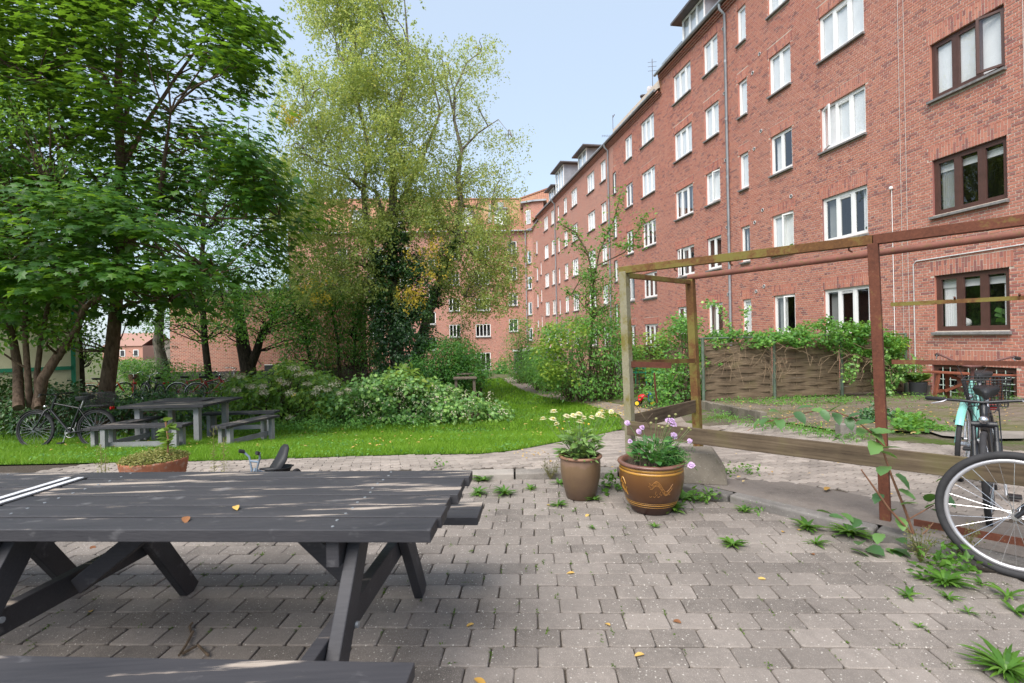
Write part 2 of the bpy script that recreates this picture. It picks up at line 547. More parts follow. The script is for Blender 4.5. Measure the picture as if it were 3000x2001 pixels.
# trodden path
PATH = [G(*q) for q in ((1834, 1240), (1811, 1213), (1717, 1186), (1622, 1169), (1550, 1152), (1495, 1128), (1478, 1109), (1500, 1105), (1560, 1130), (1650, 1152), (1760, 1176), (1900, 1200), (1990, 1215), (2010, 1240))]
PATH += [(3.3, 8.0), (2.0, 7.2)]
m, nt, out = newmat('path_gravel')
p = pos(nt)
n1 = noise(nt, p, 3, 5, 0.65); n2 = noise(nt, p, 60, 4, 0.7)
c = ramp(nt, mth(nt, 'ADD', mth(nt, 'MULTIPLY', n1, 0.5), mth(nt, 'MULTIPLY', n2, 0.5)), [(0.35, (0.16, 0.125, 0.10)), (0.7, (0.36, 0.31, 0.27))])
surf(nt, out, c, 0.95, 0.1, 0, n2, 0.7, 0.01)
sheet('path', PATH, 0.012, m, 0.5)

# mossy yard of small setts in front of the house
YARD = [G(2063, 1197), G(2239, 1230), G(2440, 1262), G(2700, 1268), G(3000, 1285), (9.0, 6.5), (12.4, 6.0), (10.9, 9.3), (10.15, 12.9), (4.6, 12.0)]
m, nt, out = newmat('mossy_setts')
p = pos(nt)
bt = nd(nt, 'TexBrick', {'Vector': nd(nt, 'Mapping', {'Vector': p, 'Rotation': (0, 0, R(10))}).outputs[0], 'Color1': (0.235, 0.19, 0.155), 'Color2': (0.15, 0.12, 0.10), 'Mortar': (0.045, 0.05, 0.02),
     'Scale': 1.0, 'Brick Width': 0.2, 'Row Height': 0.1, 'Mortar Size': 0.006, 'Mortar Smooth': 0.2})
n1 = noise(nt, p, 0.8, 5, 0.65); n2 = noise(nt, p, 25, 5, 0.7)
c = mix(nt, ramp(nt, mth(nt, 'ADD', mth(nt, 'MULTIPLY', n1, 0.75), mth(nt, 'MULTIPLY', n2, 0.35)), [(0.5, (0, 0, 0)), (0.68, (0.8, 0.8, 0.8))]), bt.outputs[0], (0.10, 0.115, 0.03))
h = mth(nt, 'SUBTRACT', n2, bt.outputs[1])
surf(nt, out, c, 0.9, 0.15, 0, h, 0.6, 0.01)
sheet('mossy_yard', YARD, 0.014, m, 0.5)
SLAB = [G(*q) for q in ((2702, 1262), (3000, 1268), (3000, 1290), (2890, 1291), (2760, 1281))]
sheet('concrete_strip', SLAB, 0.022, M_KERB, 0.3)
# low edging wall of blocks beside the yard
edg = thing('edging_wall', 'low edging of weathered blocks beside the mossy yard, below the wicker fence', 'edging wall', (0, 0, 0))
e0, e1 = Vector(G(2062, 1196)), Vector(G(2241, 1236))
ed = (e1 - e0).normalized(); n_e = int((e1 - e0).length / 0.2)
eb = MB(); eb.box((0, 0, 0), (0.193, 0.11, 0.2)); eme = eb.mesh('block', M_BLOCK)
for i in range(n_e):
    q = e0 + ed * (0.2 * i + 0.1)
    o = inst(eme, 'block', edg, (q.x, q.y, float(gz(q.x, q.y)) + 0.06 + 0.006 * math.sin(i * 2.3)), (0.03 * math.sin(i), 0, math.atan2(ed.y, ed.x) + 0.02 * math.sin(3 * i)))
    b = o.modifiers.new('edge', 'BEVEL'); b.width = 0.008; b.segments = 2

# ------------------------------------------------------------------ brick house on the right
FD = Vector((-0.177, 1.0)).normalized()            # along the front, away from the camera
FN = Vector((-FD.y, FD.x))                          # out of the wall, to the courtyard
F0 = Vector((12.4, 0.0))
def FP(s, h, o=0.0):
    q = F0 + FD * s + FN * o
    return Vector((q.x, q.y, h))
FA = math.atan2(FD.y, FD.x)

BR_STOPS = [(0.0, (0.385, 0.145, 0.109)), (0.35, (0.462, 0.186, 0.136)), (0.6, (0.517, 0.220, 0.153)), (0.78, (0.418, 0.168, 0.136)), (0.86, (0.253, 0.104, 0.100)), (0.95, (0.176, 0.084, 0.088)), (1.0, (0.506, 0.232, 0.177))]
m, nt, out = newmat('brick')
p = pos(nt)
r = rnd(nt)
patch = noise(nt, p, 0.35, 4, 0.6)
c = ramp(nt, mth(nt, 'ADD', r, 0.0), BR_STOPS)
c = mix(nt, ramp(nt, patch, [(0.42, (0, 0, 0)), (0.7, (0.4, 0.4, 0.4))]), c, (0.44, 0.21, 0.16))
n2 = noise(nt, p, 38, 5, 0.7)
c = mix(nt, 0.2, c, ramp(nt, n2, [(0.3, (0.25, 0.095, 0.072)), (0.7, (0.51, 0.225, 0.17))]))
surf(nt, out, c, 0.9, 0.2, 0, n2, 0.4, 0.004)
M_BRICK = m
m, nt, out = newmat('mortar')
p = pos(nt)
c = ramp(nt, noise(nt, p, 12, 5, 0.7), [(0.3, (0.46, 0.38, 0.31)), (0.7, (0.66, 0.58, 0.50))])
surf(nt, out, c, 0.95, 0.1)
M_MORTAR = m
def far_brick(name, d):
    """brickwork too far off to tell its bricks apart; d is the wall's direction"""
    m, nt, out = newmat(name)
    p = pos(nt)
    s = nd(nt, 'VectorMath', {0: p, 1: (d[0], d[1], 0)}, operation='DOT_PRODUCT').outputs['Value']
    z = nd(nt, 'SeparateXYZ', {0: p}).outputs[2]
    v = nd(nt, 'CombineXYZ', {0: s, 1: z}).outputs[0]
    bt = nd(nt, 'TexBrick', {'Vector': v, 'Color1': (0.42, 0.155, 0.112), 'Color2': (0.21, 0.08, 0.067), 'Mortar': (0.50, 0.42, 0.35), 'Scale': 1.0, 'Brick Width': 0.18, 'Row Height': 0.0667, 'Mortar Size': 0.0085, 'Mortar Smooth': 0.3, 'Bias': -0.25})
    patch = noise(nt, p, 0.35, 4, 0.6)
    c = mix(nt, ramp(nt, patch, [(0.42, (0, 0, 0)), (0.7, (0.4, 0.4, 0.4))]), bt.outputs[0], (0.44, 0.21, 0.16))
    surf(nt, out, c, 0.92, 0.2)
    return m
M_FBRICK = far_brick('far_brick', FD)

M_WHITE = plain('white_paint', (0.80, 0.80, 0.79), 0.4, 0.4, 0, 0.05, 5, 0.05)
M_BROWNP = plain('brown_paint', (0.085, 0.042, 0.034), 0.45, 0.4, 0, 0.2, 6, 0.1)
M_SILL = plain('slate_sill', (0.20, 0.195, 0.195), 0.85, 0.2, 0, 0.35, 14, 0.4)
M_ZINC = plain('zinc', (0.30, 0.32, 0.345), 0.5, 0.4, 0.35, 0.25, 2.2, 0.1)
M_DZINC = plain('dark_zinc', (0.11, 0.10, 0.105), 0.6, 0.4, 0.2, 0.3, 3, 0.1)
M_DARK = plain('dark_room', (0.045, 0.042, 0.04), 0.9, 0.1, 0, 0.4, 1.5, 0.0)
M_CURT = plain('curtain_cloth', (0.80, 0.79, 0.81), 0.9, 0.1, 0, 0.06, 3, 0.1)
M_CURTG = plain('grey_curtain_cloth', (0.30, 0.31, 0.31), 0.9, 0.1, 0, 0.1, 3, 0.1)
# window glass: sees through to the room, mirrors the sky more the flatter one looks at it
m, nt, out = newmat('window_glass')
fc = nd(nt, 'LayerWeight', {'Blend': 0.5}).outputs['Facing']
fr = mth(nt, 'ADD', 0.07, mth(nt, 'MULTIPLY', mth(nt, 'POWER', fc, 2.6), 0.8), True)
bmp = nd(nt, 'Bump', {'Strength': 0.06, 'Distance': 0.02, 'Height': noise(nt, pos(nt), 1.7, 2)})
gl = nd(nt, 'BsdfGlossy', {'Color': (0.95, 0.97, 1.0), 'Roughness': 0.015, 'Normal': bmp.outputs[0]})
tr = nd(nt, 'BsdfTransparent', {'Color': (0.93, 0.95, 0.94)})
x = nd(nt, 'MixShader', {0: fr, 1: tr.outputs[0], 2: gl.outputs[0]})
nt.links.new(x.outputs[0], out.inputs[0])
M_GLASS = m

house = thing('apartment_house', 'long five storey red brick apartment house with white windows on the right', 'apartment house')
S_NEAR, S_STEP, S_END, S_GEO = 4.0, 26.3, 54.0, 33.0
EAVE1, EAVE2 = 14.35, 13.62
BASE = -2.6
# openings: (s0, s1, h0, h1, kind)
OPEN = []
def storeys(s0, s1, kind, sill0, n=5, drop=0.0, wh=1.33, start=0):
    for k in range(start, n):
        OPEN.append((s0, s1, sill0 + 2.78 * k - drop, sill0 + 2.78 * k - drop + wh, kind, k))
storeys(10.95, 12.55, 'brown3', 1.30)
storeys(6.4, 7.45, 'white2', 1.30)
storeys(14.37, 16.0, 'white3', 1.28)
storeys(17.22, 18.28, 'white2', 1.28)
storeys(19.52, 20.05, 'white1', 1.28)
storeys(21.38, 22.44, 'white2', 1.28)
storeys(23.5, 25.13, 'white3', 1.28)
for p_, hl in ((33.75, 1.39), (47.2, 0.1)):
    storeys(p_ - 6.5, p_ - 4.87, 'white3', 1.28, 5, 0.72)
    storeys(p_ - 3.65, p_ - 2.6, 'white2', 1.28, 5, 0.72)
    storeys(p_ - 1.13, p_ - 0.6, 'white1', 1.28, 5, 0.72 + hl)
    storeys(p_ + 0.62, p_ + 1.67, 'white2', 1.28, 5, 0.72)
    storeys(p_ + 2.9, p_ + 4.53, 'white3', 1.28, 5, 0.72)
OPEN.append((10.85, 12.65, -0.34, 0.50, 'cellar', -1))
storeys(53.1, 53.6, 'white1', 1.28, 4, 2.0, start=1)

def wall_cells(mb, fp, s0, s1, h0, h1, opens, o=0.0, depth=0.14, mi=0, mr=0):
    """wall sheet with openings and their reveals; fp(s, h, o) places a point"""
    S = sorted({s0, s1} | {v for q in opens for v in q[:2] if s0 < v < s1})
    H = sorted({h0, h1} | {v for q in opens for v in q[2:4] if h0 < v < h1})
    # split long columns so the sheet stays light
    for a, b in zip(S, S[1:]):
        mid = (a + b) / 2
        blocks = sorted((max(q[2], h0), min(q[3], h1)) for q in opens if q[0] < mid < q[1])
        z = h0
        for z0, z1 in blocks + [(h1, h1)]:
            if z0 > z + 1e-6:
                mb.add([fp(a, z, o), fp(b, z, o), fp(b, z0, o), fp(a, z0, o)], np.array([[0, 3, 2, 1]]), mi)
            z = max(z, z1)
    for q in opens:
        a, b, z0, z1 = q[:4]
        if not (a >= s0 and b <= s1): continue
        A = [fp(a, z0, o), fp(b, z0, o), fp(b, z1, o), fp(a, z1, o)]
        B = [fp(a, z0, o - depth), fp(b, z0, o - depth), fp(b, z1, o - depth), fp(a, z1, o - depth)]
        mb.add(A + B, np.array([[0, 1, 5, 4], [1, 2, 6, 5], [2, 3, 7, 6], [3, 0, 4, 7]]), mr)

wm = MB()
wall_cells(wm, FP, S_NEAR, S_GEO, BASE, EAVE1, OPEN, -0.008, 0.13, 0, 2)
wall_cells(wm, FP, S_GEO, S_END, BASE, EAVE2, OPEN, 0.0, 0.13, 1, 1)
# gable end towards the camera, and the upstand at the step
wm.add([FP(S_NEAR, BASE), FP(S_NEAR, BASE, -9), FP(S_NEAR, EAVE1, -9), FP(S_NEAR, EAVE1)], np.array([[0, 1, 2, 3]]), 1)
wm.add([FP(S_STEP, EAVE2 - 1, 0), FP(S_STEP, EAVE2 - 1, -9), FP(S_STEP, EAVE1 + 0.6, -9), FP(S_STEP, EAVE1, 0)], np.array([[0, 1, 2, 3]]), 1)
wm.build('wall', [M_MORTAR, M_FBRICK, M_BRICK], house)

# bricks
def bricks_of_wall():
    strips = MB(); big = []
    tot_v = []; tot_f = []; n = 0
    rb = random.Random(11)
    ops = OPEN
    arches = [(a - 0.09, b + 0.09, z1, z1 + 0.355) for a, b, z0, z1, *_ in ops if b < S_GEO + 1]
    hmax = lambda s: EAVE1 - 0.10 if s < S_STEP else EAVE2 - 0.10
    zcut = [(a, b, z0 - (0.105 if k != 'cellar' else 0.0), z1) for a, b, z0, z1, k, _ in ops] + arches
    plinth = 0.02
    def put(s0, s1, z0, z1):
        big.append((s0, s1, z0, z1))
    j0 = int((-0.75) / 0.0667) - 1
    for j in range(j0, int(EAVE1 / 0.0667) + 1):
        z0 = j * 0.0667; z1 = z0 + 0.0547; zm = z0 + 0.027
        cuts = sorted((a, b) for a, b, c, d in zcut if c < zm + 0.01 and d > zm + 0.004)
        L = 0.24 if j % 2 else 0.12
        off = (0.06 if j % 2 else 0.0) + (0.12 if j % 4 == 1 else 0)
        iv = []; s = S_NEAR
        end = S_GEO if zm < EAVE2 - 0.1 else S_STEP
        if zm > EAVE1 - 0.12: continue
        for a, b in cuts + [(end, end)]:
            if a > s: iv.append((s, min(a, end)))
            s = max(s, b)
        for a, b in iv:
            k = math.floor((a - off) / L)
            while k * L + off < b:
                p0 = max(a, k * L + off + 0.006); p1 = min(b, (k + 1) * L + off - 0.006)
                if p1 - p0 > 0.015: put(p0, p1, z0, z1)
                k += 1
    # flat arches of upright bricks
    for a, b, z0, z1 in arches:
        n_ = max(3, round((b - a) / 0.0667)); w = (b - a) / n_
        for i in range(n_):
            p0 = a + i * w + 0.005; p1 = a + (i + 1) * w - 0.005
            cut = z0 + (0.226 if i % 2 else 0.108)
            put(p0, p1, z0 + 0.004, cut); put(p0, p1, cut + 0.012, z1 - 0.006)
    return big
BR = bricks_of_wall()
def brick_arrays(bl, rg):
    a = np.array(bl)
    n = len(a)
    o = rg.normal(0.0, 0.0012, n)
    s0, s1, z0, z1 = a.T
    z = rg.normal(0, 0.0012, n); z0 = z0 + z; z1 = z1 + z
    def pt(s, h, oo):
        x = F0.x + FD.x * s + FN.x * oo; y = F0.y + FD.y * s + FN.y * oo
        return np.stack([x, y, h], -1)
    e = 0.0025
    V = np.stack([pt(s0, z0, -0.012 + 0 * o), pt(s1, z0, -0.012 + 0 * o), pt(s1, z1, -0.012 + 0 * o), pt(s0, z1, -0.012 + 0 * o),
                  pt(s0 + e, z0 + e, o), pt(s1 - e, z0 + e, o), pt(s1 - e, z1 - e, o), pt(s0 + e, z1 - e, o)], 1)
    f = np.array([[4, 7, 6, 5], [0, 4, 5, 1], [1, 5, 6, 2], [2, 6, 7, 3], [3, 7, 4, 0]])
    Fc = (f[None] + (np.arange(n) * 8)[:, None, None]).reshape(-1, 4)
    return V.reshape(-1, 3), Fc
def brick_score(b):
    q = FP((b[0] + b[1]) / 2, (b[2] + b[3]) / 2)
    px = 1500 + q.x / q.y * 1500 + (EYE - q.z) / q.y * 30; py = 985 + (EYE - q.z) / q.y * 1500 - q.x / q.y * 30
    if not (2655 < px < 2995 and 720 < py < 1080): return 0
    return (b[1] - b[0]) * (b[3] - b[2]) / (q.y * q.y)
BR.sort(key=lambda b: -brick_score(b))
rgb = np.random.default_rng(8)
# the bricks that show largest are parts of their own
shape_cache = {}
for b in BR[:300]:
    w = round(b[1] - b[0], 3); h = round(b[3] - b[2], 3)
    if (w, h) not in shape_cache:
        q = MB(); e = 0.0025
        v = [(0, 0, -.0), (w, 0, 0), (w, h, 0), (0, h, 0), (e, e, 1), (w - e, e, 1), (w - e, h - e, 1), (e, h - e, 1)]
        v = [(x_, -0.012 * (1 - t) * -1, y_) if False else (x_, 0.012 * (1 - t), y_) for x_, y_, t in v]
        q.add(v, np.array([[4, 5, 6, 7], [0, 1, 5, 4], [1, 2, 6, 5], [2, 3, 7, 6], [3, 0, 4, 7]]))
        shape_cache[(w, h)] = q.mesh('brick', M_BRICK)
    # local x runs towards the camera so that local -y faces the courtyard
    p0 = FP(b[1], b[2], rgb.normal(0, 0.0015))
    inst(shape_cache[(w, h)], 'brick', house, p0, (0, 0, FA + math.pi))
v, f = brick_arrays(BR[300:], rgb)
MB().add(v, f).build('brickwork', M_BRICK, house, kind='stuff')

# concrete plinth along the foot of the wall
pl = MB()
for a, b in ((S_NEAR, 10.85), (12.65, 34.0)):
    pl.add([FP(a, -2.5, 0.05), FP(b, -2.5, 0.05), FP(b, -0.42 if a > 12 else -0.1, 0.05), FP(a, -0.02 if a > 12 else -0.1, 0.05), FP(b, -0.42 if a > 12 else -0.1, -0.02), FP(a, -0.02 if a > 12 else -0.1, -0.02)], np.array([[0, 3, 2, 1], [3, 5, 4, 2]]))
pl.add([FP(10.85, -2.5, 0.03), FP(12.65, -2.5, 0.03), FP(12.65, -0.36, 0.03), FP(10.85, -0.36, 0.03), FP(12.65, -0.36, -0.1), FP(10.85, -0.36, -0.1)], np.array([[0, 3, 2, 1], [3, 5, 4, 2]]))
pl.build('plinth', M_KERB, house)
# rooms behind the glass
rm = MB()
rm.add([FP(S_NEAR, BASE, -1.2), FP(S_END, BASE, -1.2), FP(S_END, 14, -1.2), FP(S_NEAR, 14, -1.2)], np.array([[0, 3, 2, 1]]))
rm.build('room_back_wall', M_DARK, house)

# windows: one mesh set per kind, copied to every opening. Local x towards the camera, -y to the courtyard
def window_kit(w, h, nl, frame, bar=0.052, sash=0.038, cells=None, vent=False):
    kit = {}
    b = MB(); d = 0.07
    b.box((w / 2, 0.0, bar / 2), (w, d, bar)); b.box((w / 2, 0.0, h - bar / 2), (w, d, bar))
    b.box((bar / 2, 0.0, h / 2), (bar, d, h - 2 * bar)); b.box((w - bar / 2, 0.0, h / 2), (bar, d, h - 2 * bar))
    iw = (w - 2 * bar - (nl - 1) * bar) / nl
    lights = []
    for i in range(nl):
        x0 = bar + i * (iw + bar); lights.append((x0, iw))
        if i: b.box((x0 - bar / 2, 0, h / 2), (bar, d, h - 2 * bar))
    kit['frame'] = b.mesh('window', frame)
    s = MB(); ih = h - 2 * bar
    s.box((iw / 2, 0, sash / 2), (iw, 0.05, sash)); s.box((iw / 2, 0, ih - sash / 2), (iw, 0.05, sash))
    s.box((sash / 2, 0, ih / 2), (sash, 0.05, ih - 2 * sash)); s.box((iw - sash / 2, 0, ih / 2), (sash, 0.05, ih - 2 * sash))
    kit['sash'] = s.mesh('sash', frame)
    g = MB(); g.add([(sash, 0.004, sash), (iw - sash, 0.004, sash), (iw - sash, 0.004, ih - sash), (sash, 0.004, ih - sash)], np.array([[0, 1, 2, 3]]))
    kit['pane'] = g.mesh('pane', M_GLASS)
    sl = MB()
    sl.add([(-0.035, 0.05, 0.0), (w + 0.035, 0.05, 0.0), (w + 0.035, -0.17, -0.035), (-0.035, -0.17, -0.035),
            (-0.035, 0.05, -0.10), (w + 0.035, 0.05, -0.10), (w + 0.035, -0.17, -0.085), (-0.035, -0.17, -0.085)],
           np.array([[0, 3, 2, 1], [4, 5, 6, 7], [3, 7, 6, 2], [0, 4, 7, 3], [1, 2, 6, 5]]))
    kit['sill'] = sl.mesh('sill', M_SILL)
    kit['lights'] = lights; kit['bar'] = bar; kit['ih'] = ih; kit['iw'] = iw
    return kit
KITS = {'white3': window_kit(1.63, 1.33, 3, M_WHITE, 0.05, 0.042), 'white2': window_kit(1.06, 1.33, 2, M_WHITE, 0.05, 0.042),
        'white1': window_kit(0.53, 1.33, 1, M_WHITE, 0.05, 0.042), 'brown3': window_kit(1.6, 1.33, 3, M_BROWNP, 0.06, 0.05),
        'cellar': window_kit(1.8, 0.84, 3, M_BROWNP, 0.06, 0.045)}
cb = MB()
w_ = 1.8; iw_ = KITS['cellar']['iw']
cb.add([(0.03, 0, 0.02), (iw_ - 0.03, 0, 0.02), (iw_ - 0.03, 0, 0.7), (0.03, 0, 0.7)], np.array([[0, 1, 2, 3]]))
def curtain_mesh(w, h, mat, folds=9, amp=0.02):
    b = MB(); n = folds * 4
    v = []
    for i in range(n + 1):
        x = w * i / n; y = amp * math.sin(i / n * folds * 2 * math.pi)
        v += [(x, y, 0), (x, y, h)]
    b.add(v, np.array([[2 * i, 2 * i + 2, 2 * i + 3, 2 * i + 1] for i in range(n)]))
    return b.mesh('curtain', mat, True)
def blind_mesh(w, h, mat):
    b = MB(); n = int(h / 0.03); v = []; f = []
    for i in range(n):
        z = h - i * h / n
        v += [(0, 0, z), (w, 0, z), (w, -0.012, z - h / n * 0.92), (0, -0.012, z - h / n * 0.92)]
        f.append([4 * i, 4 * i + 3, 4 * i + 2, 4 * i + 1])
    b.add(v, np.array(f)); return b.mesh('blind', mat)
CURT = {}
rw = random.Random(21)
M_LEAFIN = leafmat('room_plant_leaf', [(0.0, (0.03, 0.09, 0.015)), (1.0, (0.10, 0.24, 0.04))], 0.2)
vb_ = MB()
for k in range(4): vb_.box((0, 0, 0.012 + k * 0.017), (0.36, 0.055, 0.009))
vent_me = vb_.mesh('trickle_vent', M_WHITE)
for (s0, s1, h0, h1, kind, k) in OPEN:
    K = KITS[kind]; w = s1 - s0
    wobj = inst(K['frame'], 'window', house, FP(s1, h0, -0.10), (0, 0, FA + math.pi))
    if kind != 'cellar':
        inst(K['sill'], 'sill', wobj, (0, -0.02, 0))
    openi = -1
    ang = 0.0
    if kind == 'white3' and rw.random() < 0.3: openi, ang = rw.choice((0, 2)), R(rw.choice((10, 16, 25)))
    if kind == 'brown3' and k == 2: openi, ang = 2, R(24)
    if kind == 'white2' and rw.random() < 0.2: openi, ang = 1, R(14)
    for i, (x0, iw) in enumerate(K['lights']):
        if kind == 'white3' and i == 1:
            inst(vent_me, 'trickle_vent', wobj, (x0 + iw / 2, -0.012, K['bar'] + K['ih'] - 0.125))
        if i == openi:
            # swung outwards about its jamb
            if i == 0: sm = inst(K['sash'], 'sash', wobj, (x0, -0.012, K['bar']), (0, 0, -ang)); 
            else:
                sm = inst(K['sash'], 'sash', wobj, (x0 + iw - iw * math.cos(ang), -0.012 - iw * math.sin(ang), K['bar']), (0, 0, ang))
            pm = inst(K['pane'], 'pane', wobj, sm.location, sm.rotation_euler)
        else:
            inst(K['sash'], 'sash', wobj, (x0, -0.006, K['bar']))
            inst(K['pane'], 'pane', wobj, (x0, -0.002, K['bar']))
    iwid = w - 0.1
    # blinds and curtains
    if kind == 'cellar': continue
    pb = 0.95 if k >= 3 else (0.7 if k == 2 else (0.2 if k == 1 else 0.0))
    if kind == 'brown3': pb = 1.0 if k >= 2 else 0.0
    if kind == 'white1': pb = 0.9 if k >= 2 else 0.2
    if rw.random() < pb:
        hh = 1.22
        ky = ('b', round(iwid, 2))
        if ky not in CURT: CURT[ky] = curtain_mesh(iwid, hh, M_CURT, 5, 0.004)
        inst(CURT[ky], 'blind', wobj, (0.05, 0.04, 0.05))
    else:
        for side in (0, 1):
            if rw.random() < 0.75:
                cw = iwid * rw.choice((0.14, 0.2, 0.3))
                ky = ('c', round(cw, 2), rw.choice((0, 1)))
                if ky not in CURT: CURT[ky] = curtain_mesh(cw, 1.22, M_CURT if ky[2] else M_CURTG)
                inst(CURT[ky], 'curtain', wobj, (0.05 if side == 0 else w - 0.05 - cw, 0.14, 0.05))
        if kind == 'brown3':
            ky = ('s', round(iwid, 2))
            if ky not in CURT: CURT[ky] = curtain_mesh(iwid, 0.16, M_CURT, 2, 0.004)
            inst(CURT[ky], 'blind', wobj, (0.05, 0.1, 1.02))
# cellar bars
cbm = MB()
for i, (x0, iw) in enumerate(KITS['cellar']['lights']):
    for q in range(1, 3): cbm.box((x0 + iw * q / 3, 0, 0.42), (0.012, 0.012, 0.72))
    for q in range(1, 5): cbm.box((x0 + iw / 2, 0, 0.06 + 0.72 * q / 5), (iw, 0.012, 0.012))
M_PGRID = plain('pale_green_paint', (0.50, 0.60, 0.54), 0.5, 0.3)
o = cbm.build('glazing_bars', M_PGRID, house)
o.location = FP(12.65, -0.34, -0.045); o.rotation_euler = (0, 0, FA + math.pi)
# things on the brown window sill inside
gb = MB(); gb.ell((0, 0, 0.12), (0.13, 0.13, 0.12), 16, 10)
o = gb.build('globe_lamp', M_CURT, house, True); o.location = FP(12.1, 1.36, -0.3)
def in_plant(s, h, r_, n_):
    b = MB()
    rr = random.Random(int(s * 100))
    for i in range(n_):
        a = rr.random() * 6.28; t = rr.random()
        p0 = FP(s, h, -0.36); p1 = p0 + Vector((math.cos(a) * r_ * t, math.sin(a) * 0.1, r_ * (0.3 + rr.random())))
        d = (p1 - p0).normalized(); sd_ = d.cross(Vector((0.6, 0.8, 0))).normalized() * r_ * 0.28
        q = p1 + d * r_ * 0.55 + Vector((0, 0, -0.03))
        b.add([p1 - d * 0.03, (p1 + q) / 2 + sd_, q, (p1 + q) / 2 - sd_], np.array([[0, 1, 2, 3]]))
        b.tube([p0, p1], 0.004, 4)
    b.build('room_plant', M_LEAFIN, house)
in_plant(11.25, 1.36, 0.26, 12); in_plant(14.6, 4.12, 0.2, 10); in_plant(15.1, 6.9, 0.2, 10); in_plant(17.4, 4.1, 0.25, 12)

# gutters, downpipes, eaves
gt = MB()
def gutter(s0, s1, h):
    gt.tube([FP(s0, h, 0.30), FP(s1, h, 0.30)], 0.075, 10)
gutter(S_NEAR, S_STEP + 0.15, EAVE1 + 0.12); 
gt.build('gutter', M_ZINC, house, True)
gt = MB(); gutter(S_STEP + 0.2, S_END, EAVE2 + 0.12); gt.build('gutter', M_ZINC, house, True)
ev = MB()
for a, b, h in ((S_NEAR, S_STEP, EAVE1), (S_STEP, S_END, EAVE2)):
    for q, (oo, zz) in enumerate(((0.055, -0.12), (0.12, -0.05), (0.20, 0.02))):
        ev.add([FP(a, h + zz - 0.06, oo), FP(b, h + zz - 0.06, oo), FP(b, h + zz + 0.005, oo), FP(a, h + zz + 0.005, oo),
                FP(a, h + zz - 0.06, -0.02), FP(b, h + zz - 0.06, -0.02)], np.array([[0, 3, 2, 1], [0, 1, 5, 4]]))
        ev.add([FP(b, h + zz - 0.06, oo), FP(b, h + zz - 0.06, -0.02), FP(b, h + zz + 0.005, -0.02), FP(b, h + zz + 0.005, oo)], np.array([[0, 1, 2, 3]]))
ev.build('cornice', M_FBRICK, house)
for s, h in ((20.72, EAVE1), (33.75, EAVE2), (47.2, EAVE2)):
    dp = MB()
    dp.tube([FP(s, h + 0.10, 0.30), FP(s, h - 0.12, 0.30), FP(s, h - 0.32, 0.08), FP(s, -2.4, 0.08)], 0.052, 10)
    for q in range(6): dp.tube([FP(s, 0.6 + 2.3 * q, 0.08), FP(s, 0.7 + 2.3 * q, 0.08)], 0.06, 10)
    dp.build('downpipe', M_ZINC, house, True)
# roof: steep tiled slope, mostly hidden behind the gutter
def tilemat(name, d):
    m, nt, out = newmat(name)
    p = pos(nt)
    s = nd(nt, 'VectorMath', {0: p, 1: (d[0], d[1], 0)}, operation='DOT_PRODUCT').outputs['Value']
    z = nd(nt, 'SeparateXYZ', {0: p}).outputs[2]
    v = nd(nt, 'CombineXYZ', {0: s, 1: z}).outputs[0]
    bt = nd(nt, 'TexBrick', {'Vector': v, 'Color1': (0.38, 0.18, 0.12), 'Color2': (0.28, 0.14, 0.095), 'Mortar': (0.15, 0.07, 0.045), 'Scale': 1.0, 'Brick Width': 0.22, 'Row Height': 0.27, 'Mortar Size': 0.022, 'Mortar Smooth': 0.6, 'Bias': -0.1}, offset=0.0)
    n1 = noise(nt, p, 0.5, 5, 0.6)
    c = mix(nt, ramp(nt, n1, [(0.45, (0, 0, 0)), (0.65, (0.7, 0.7, 0.7))]), bt.outputs[0], (0.36, 0.235, 0.12))
    surf(nt, out, c, 0.85, 0.2, 0, bt.outputs[1], -0.8, 0.04)
    return m
M_TILE = tilemat('roof_tile', FD)
rf = MB()
for a, b, h in ((S_NEAR, S_STEP, EAVE1), (S_STEP, S_END + 3, EAVE2)):
    rf.add([FP(a, h + 0.12, 0.22), FP(b, h + 0.12, 0.22), FP(b, h + 0.5, -0.5), FP(a, h + 0.5, -0.5), FP(b, h + 4.2, -4.6), FP(a, h + 4.2, -4.6), FP(b, h, -9), FP(a, h, -9)],
           np.array([[0, 3, 2, 1], [3, 5, 4, 2], [5, 7, 6, 4]]))
    rf.add([FP(b, h + 0.12, 0.22), FP(b, h + 0.5, -0.5), FP(b, h + 4.2, -4.6), FP(b, h, -9), FP(b, h - 1, -9), FP(b, h - 1, 0)], [(0, 1, 2, 3, 4, 5)])
rf.build('roof', M_TILE, house)
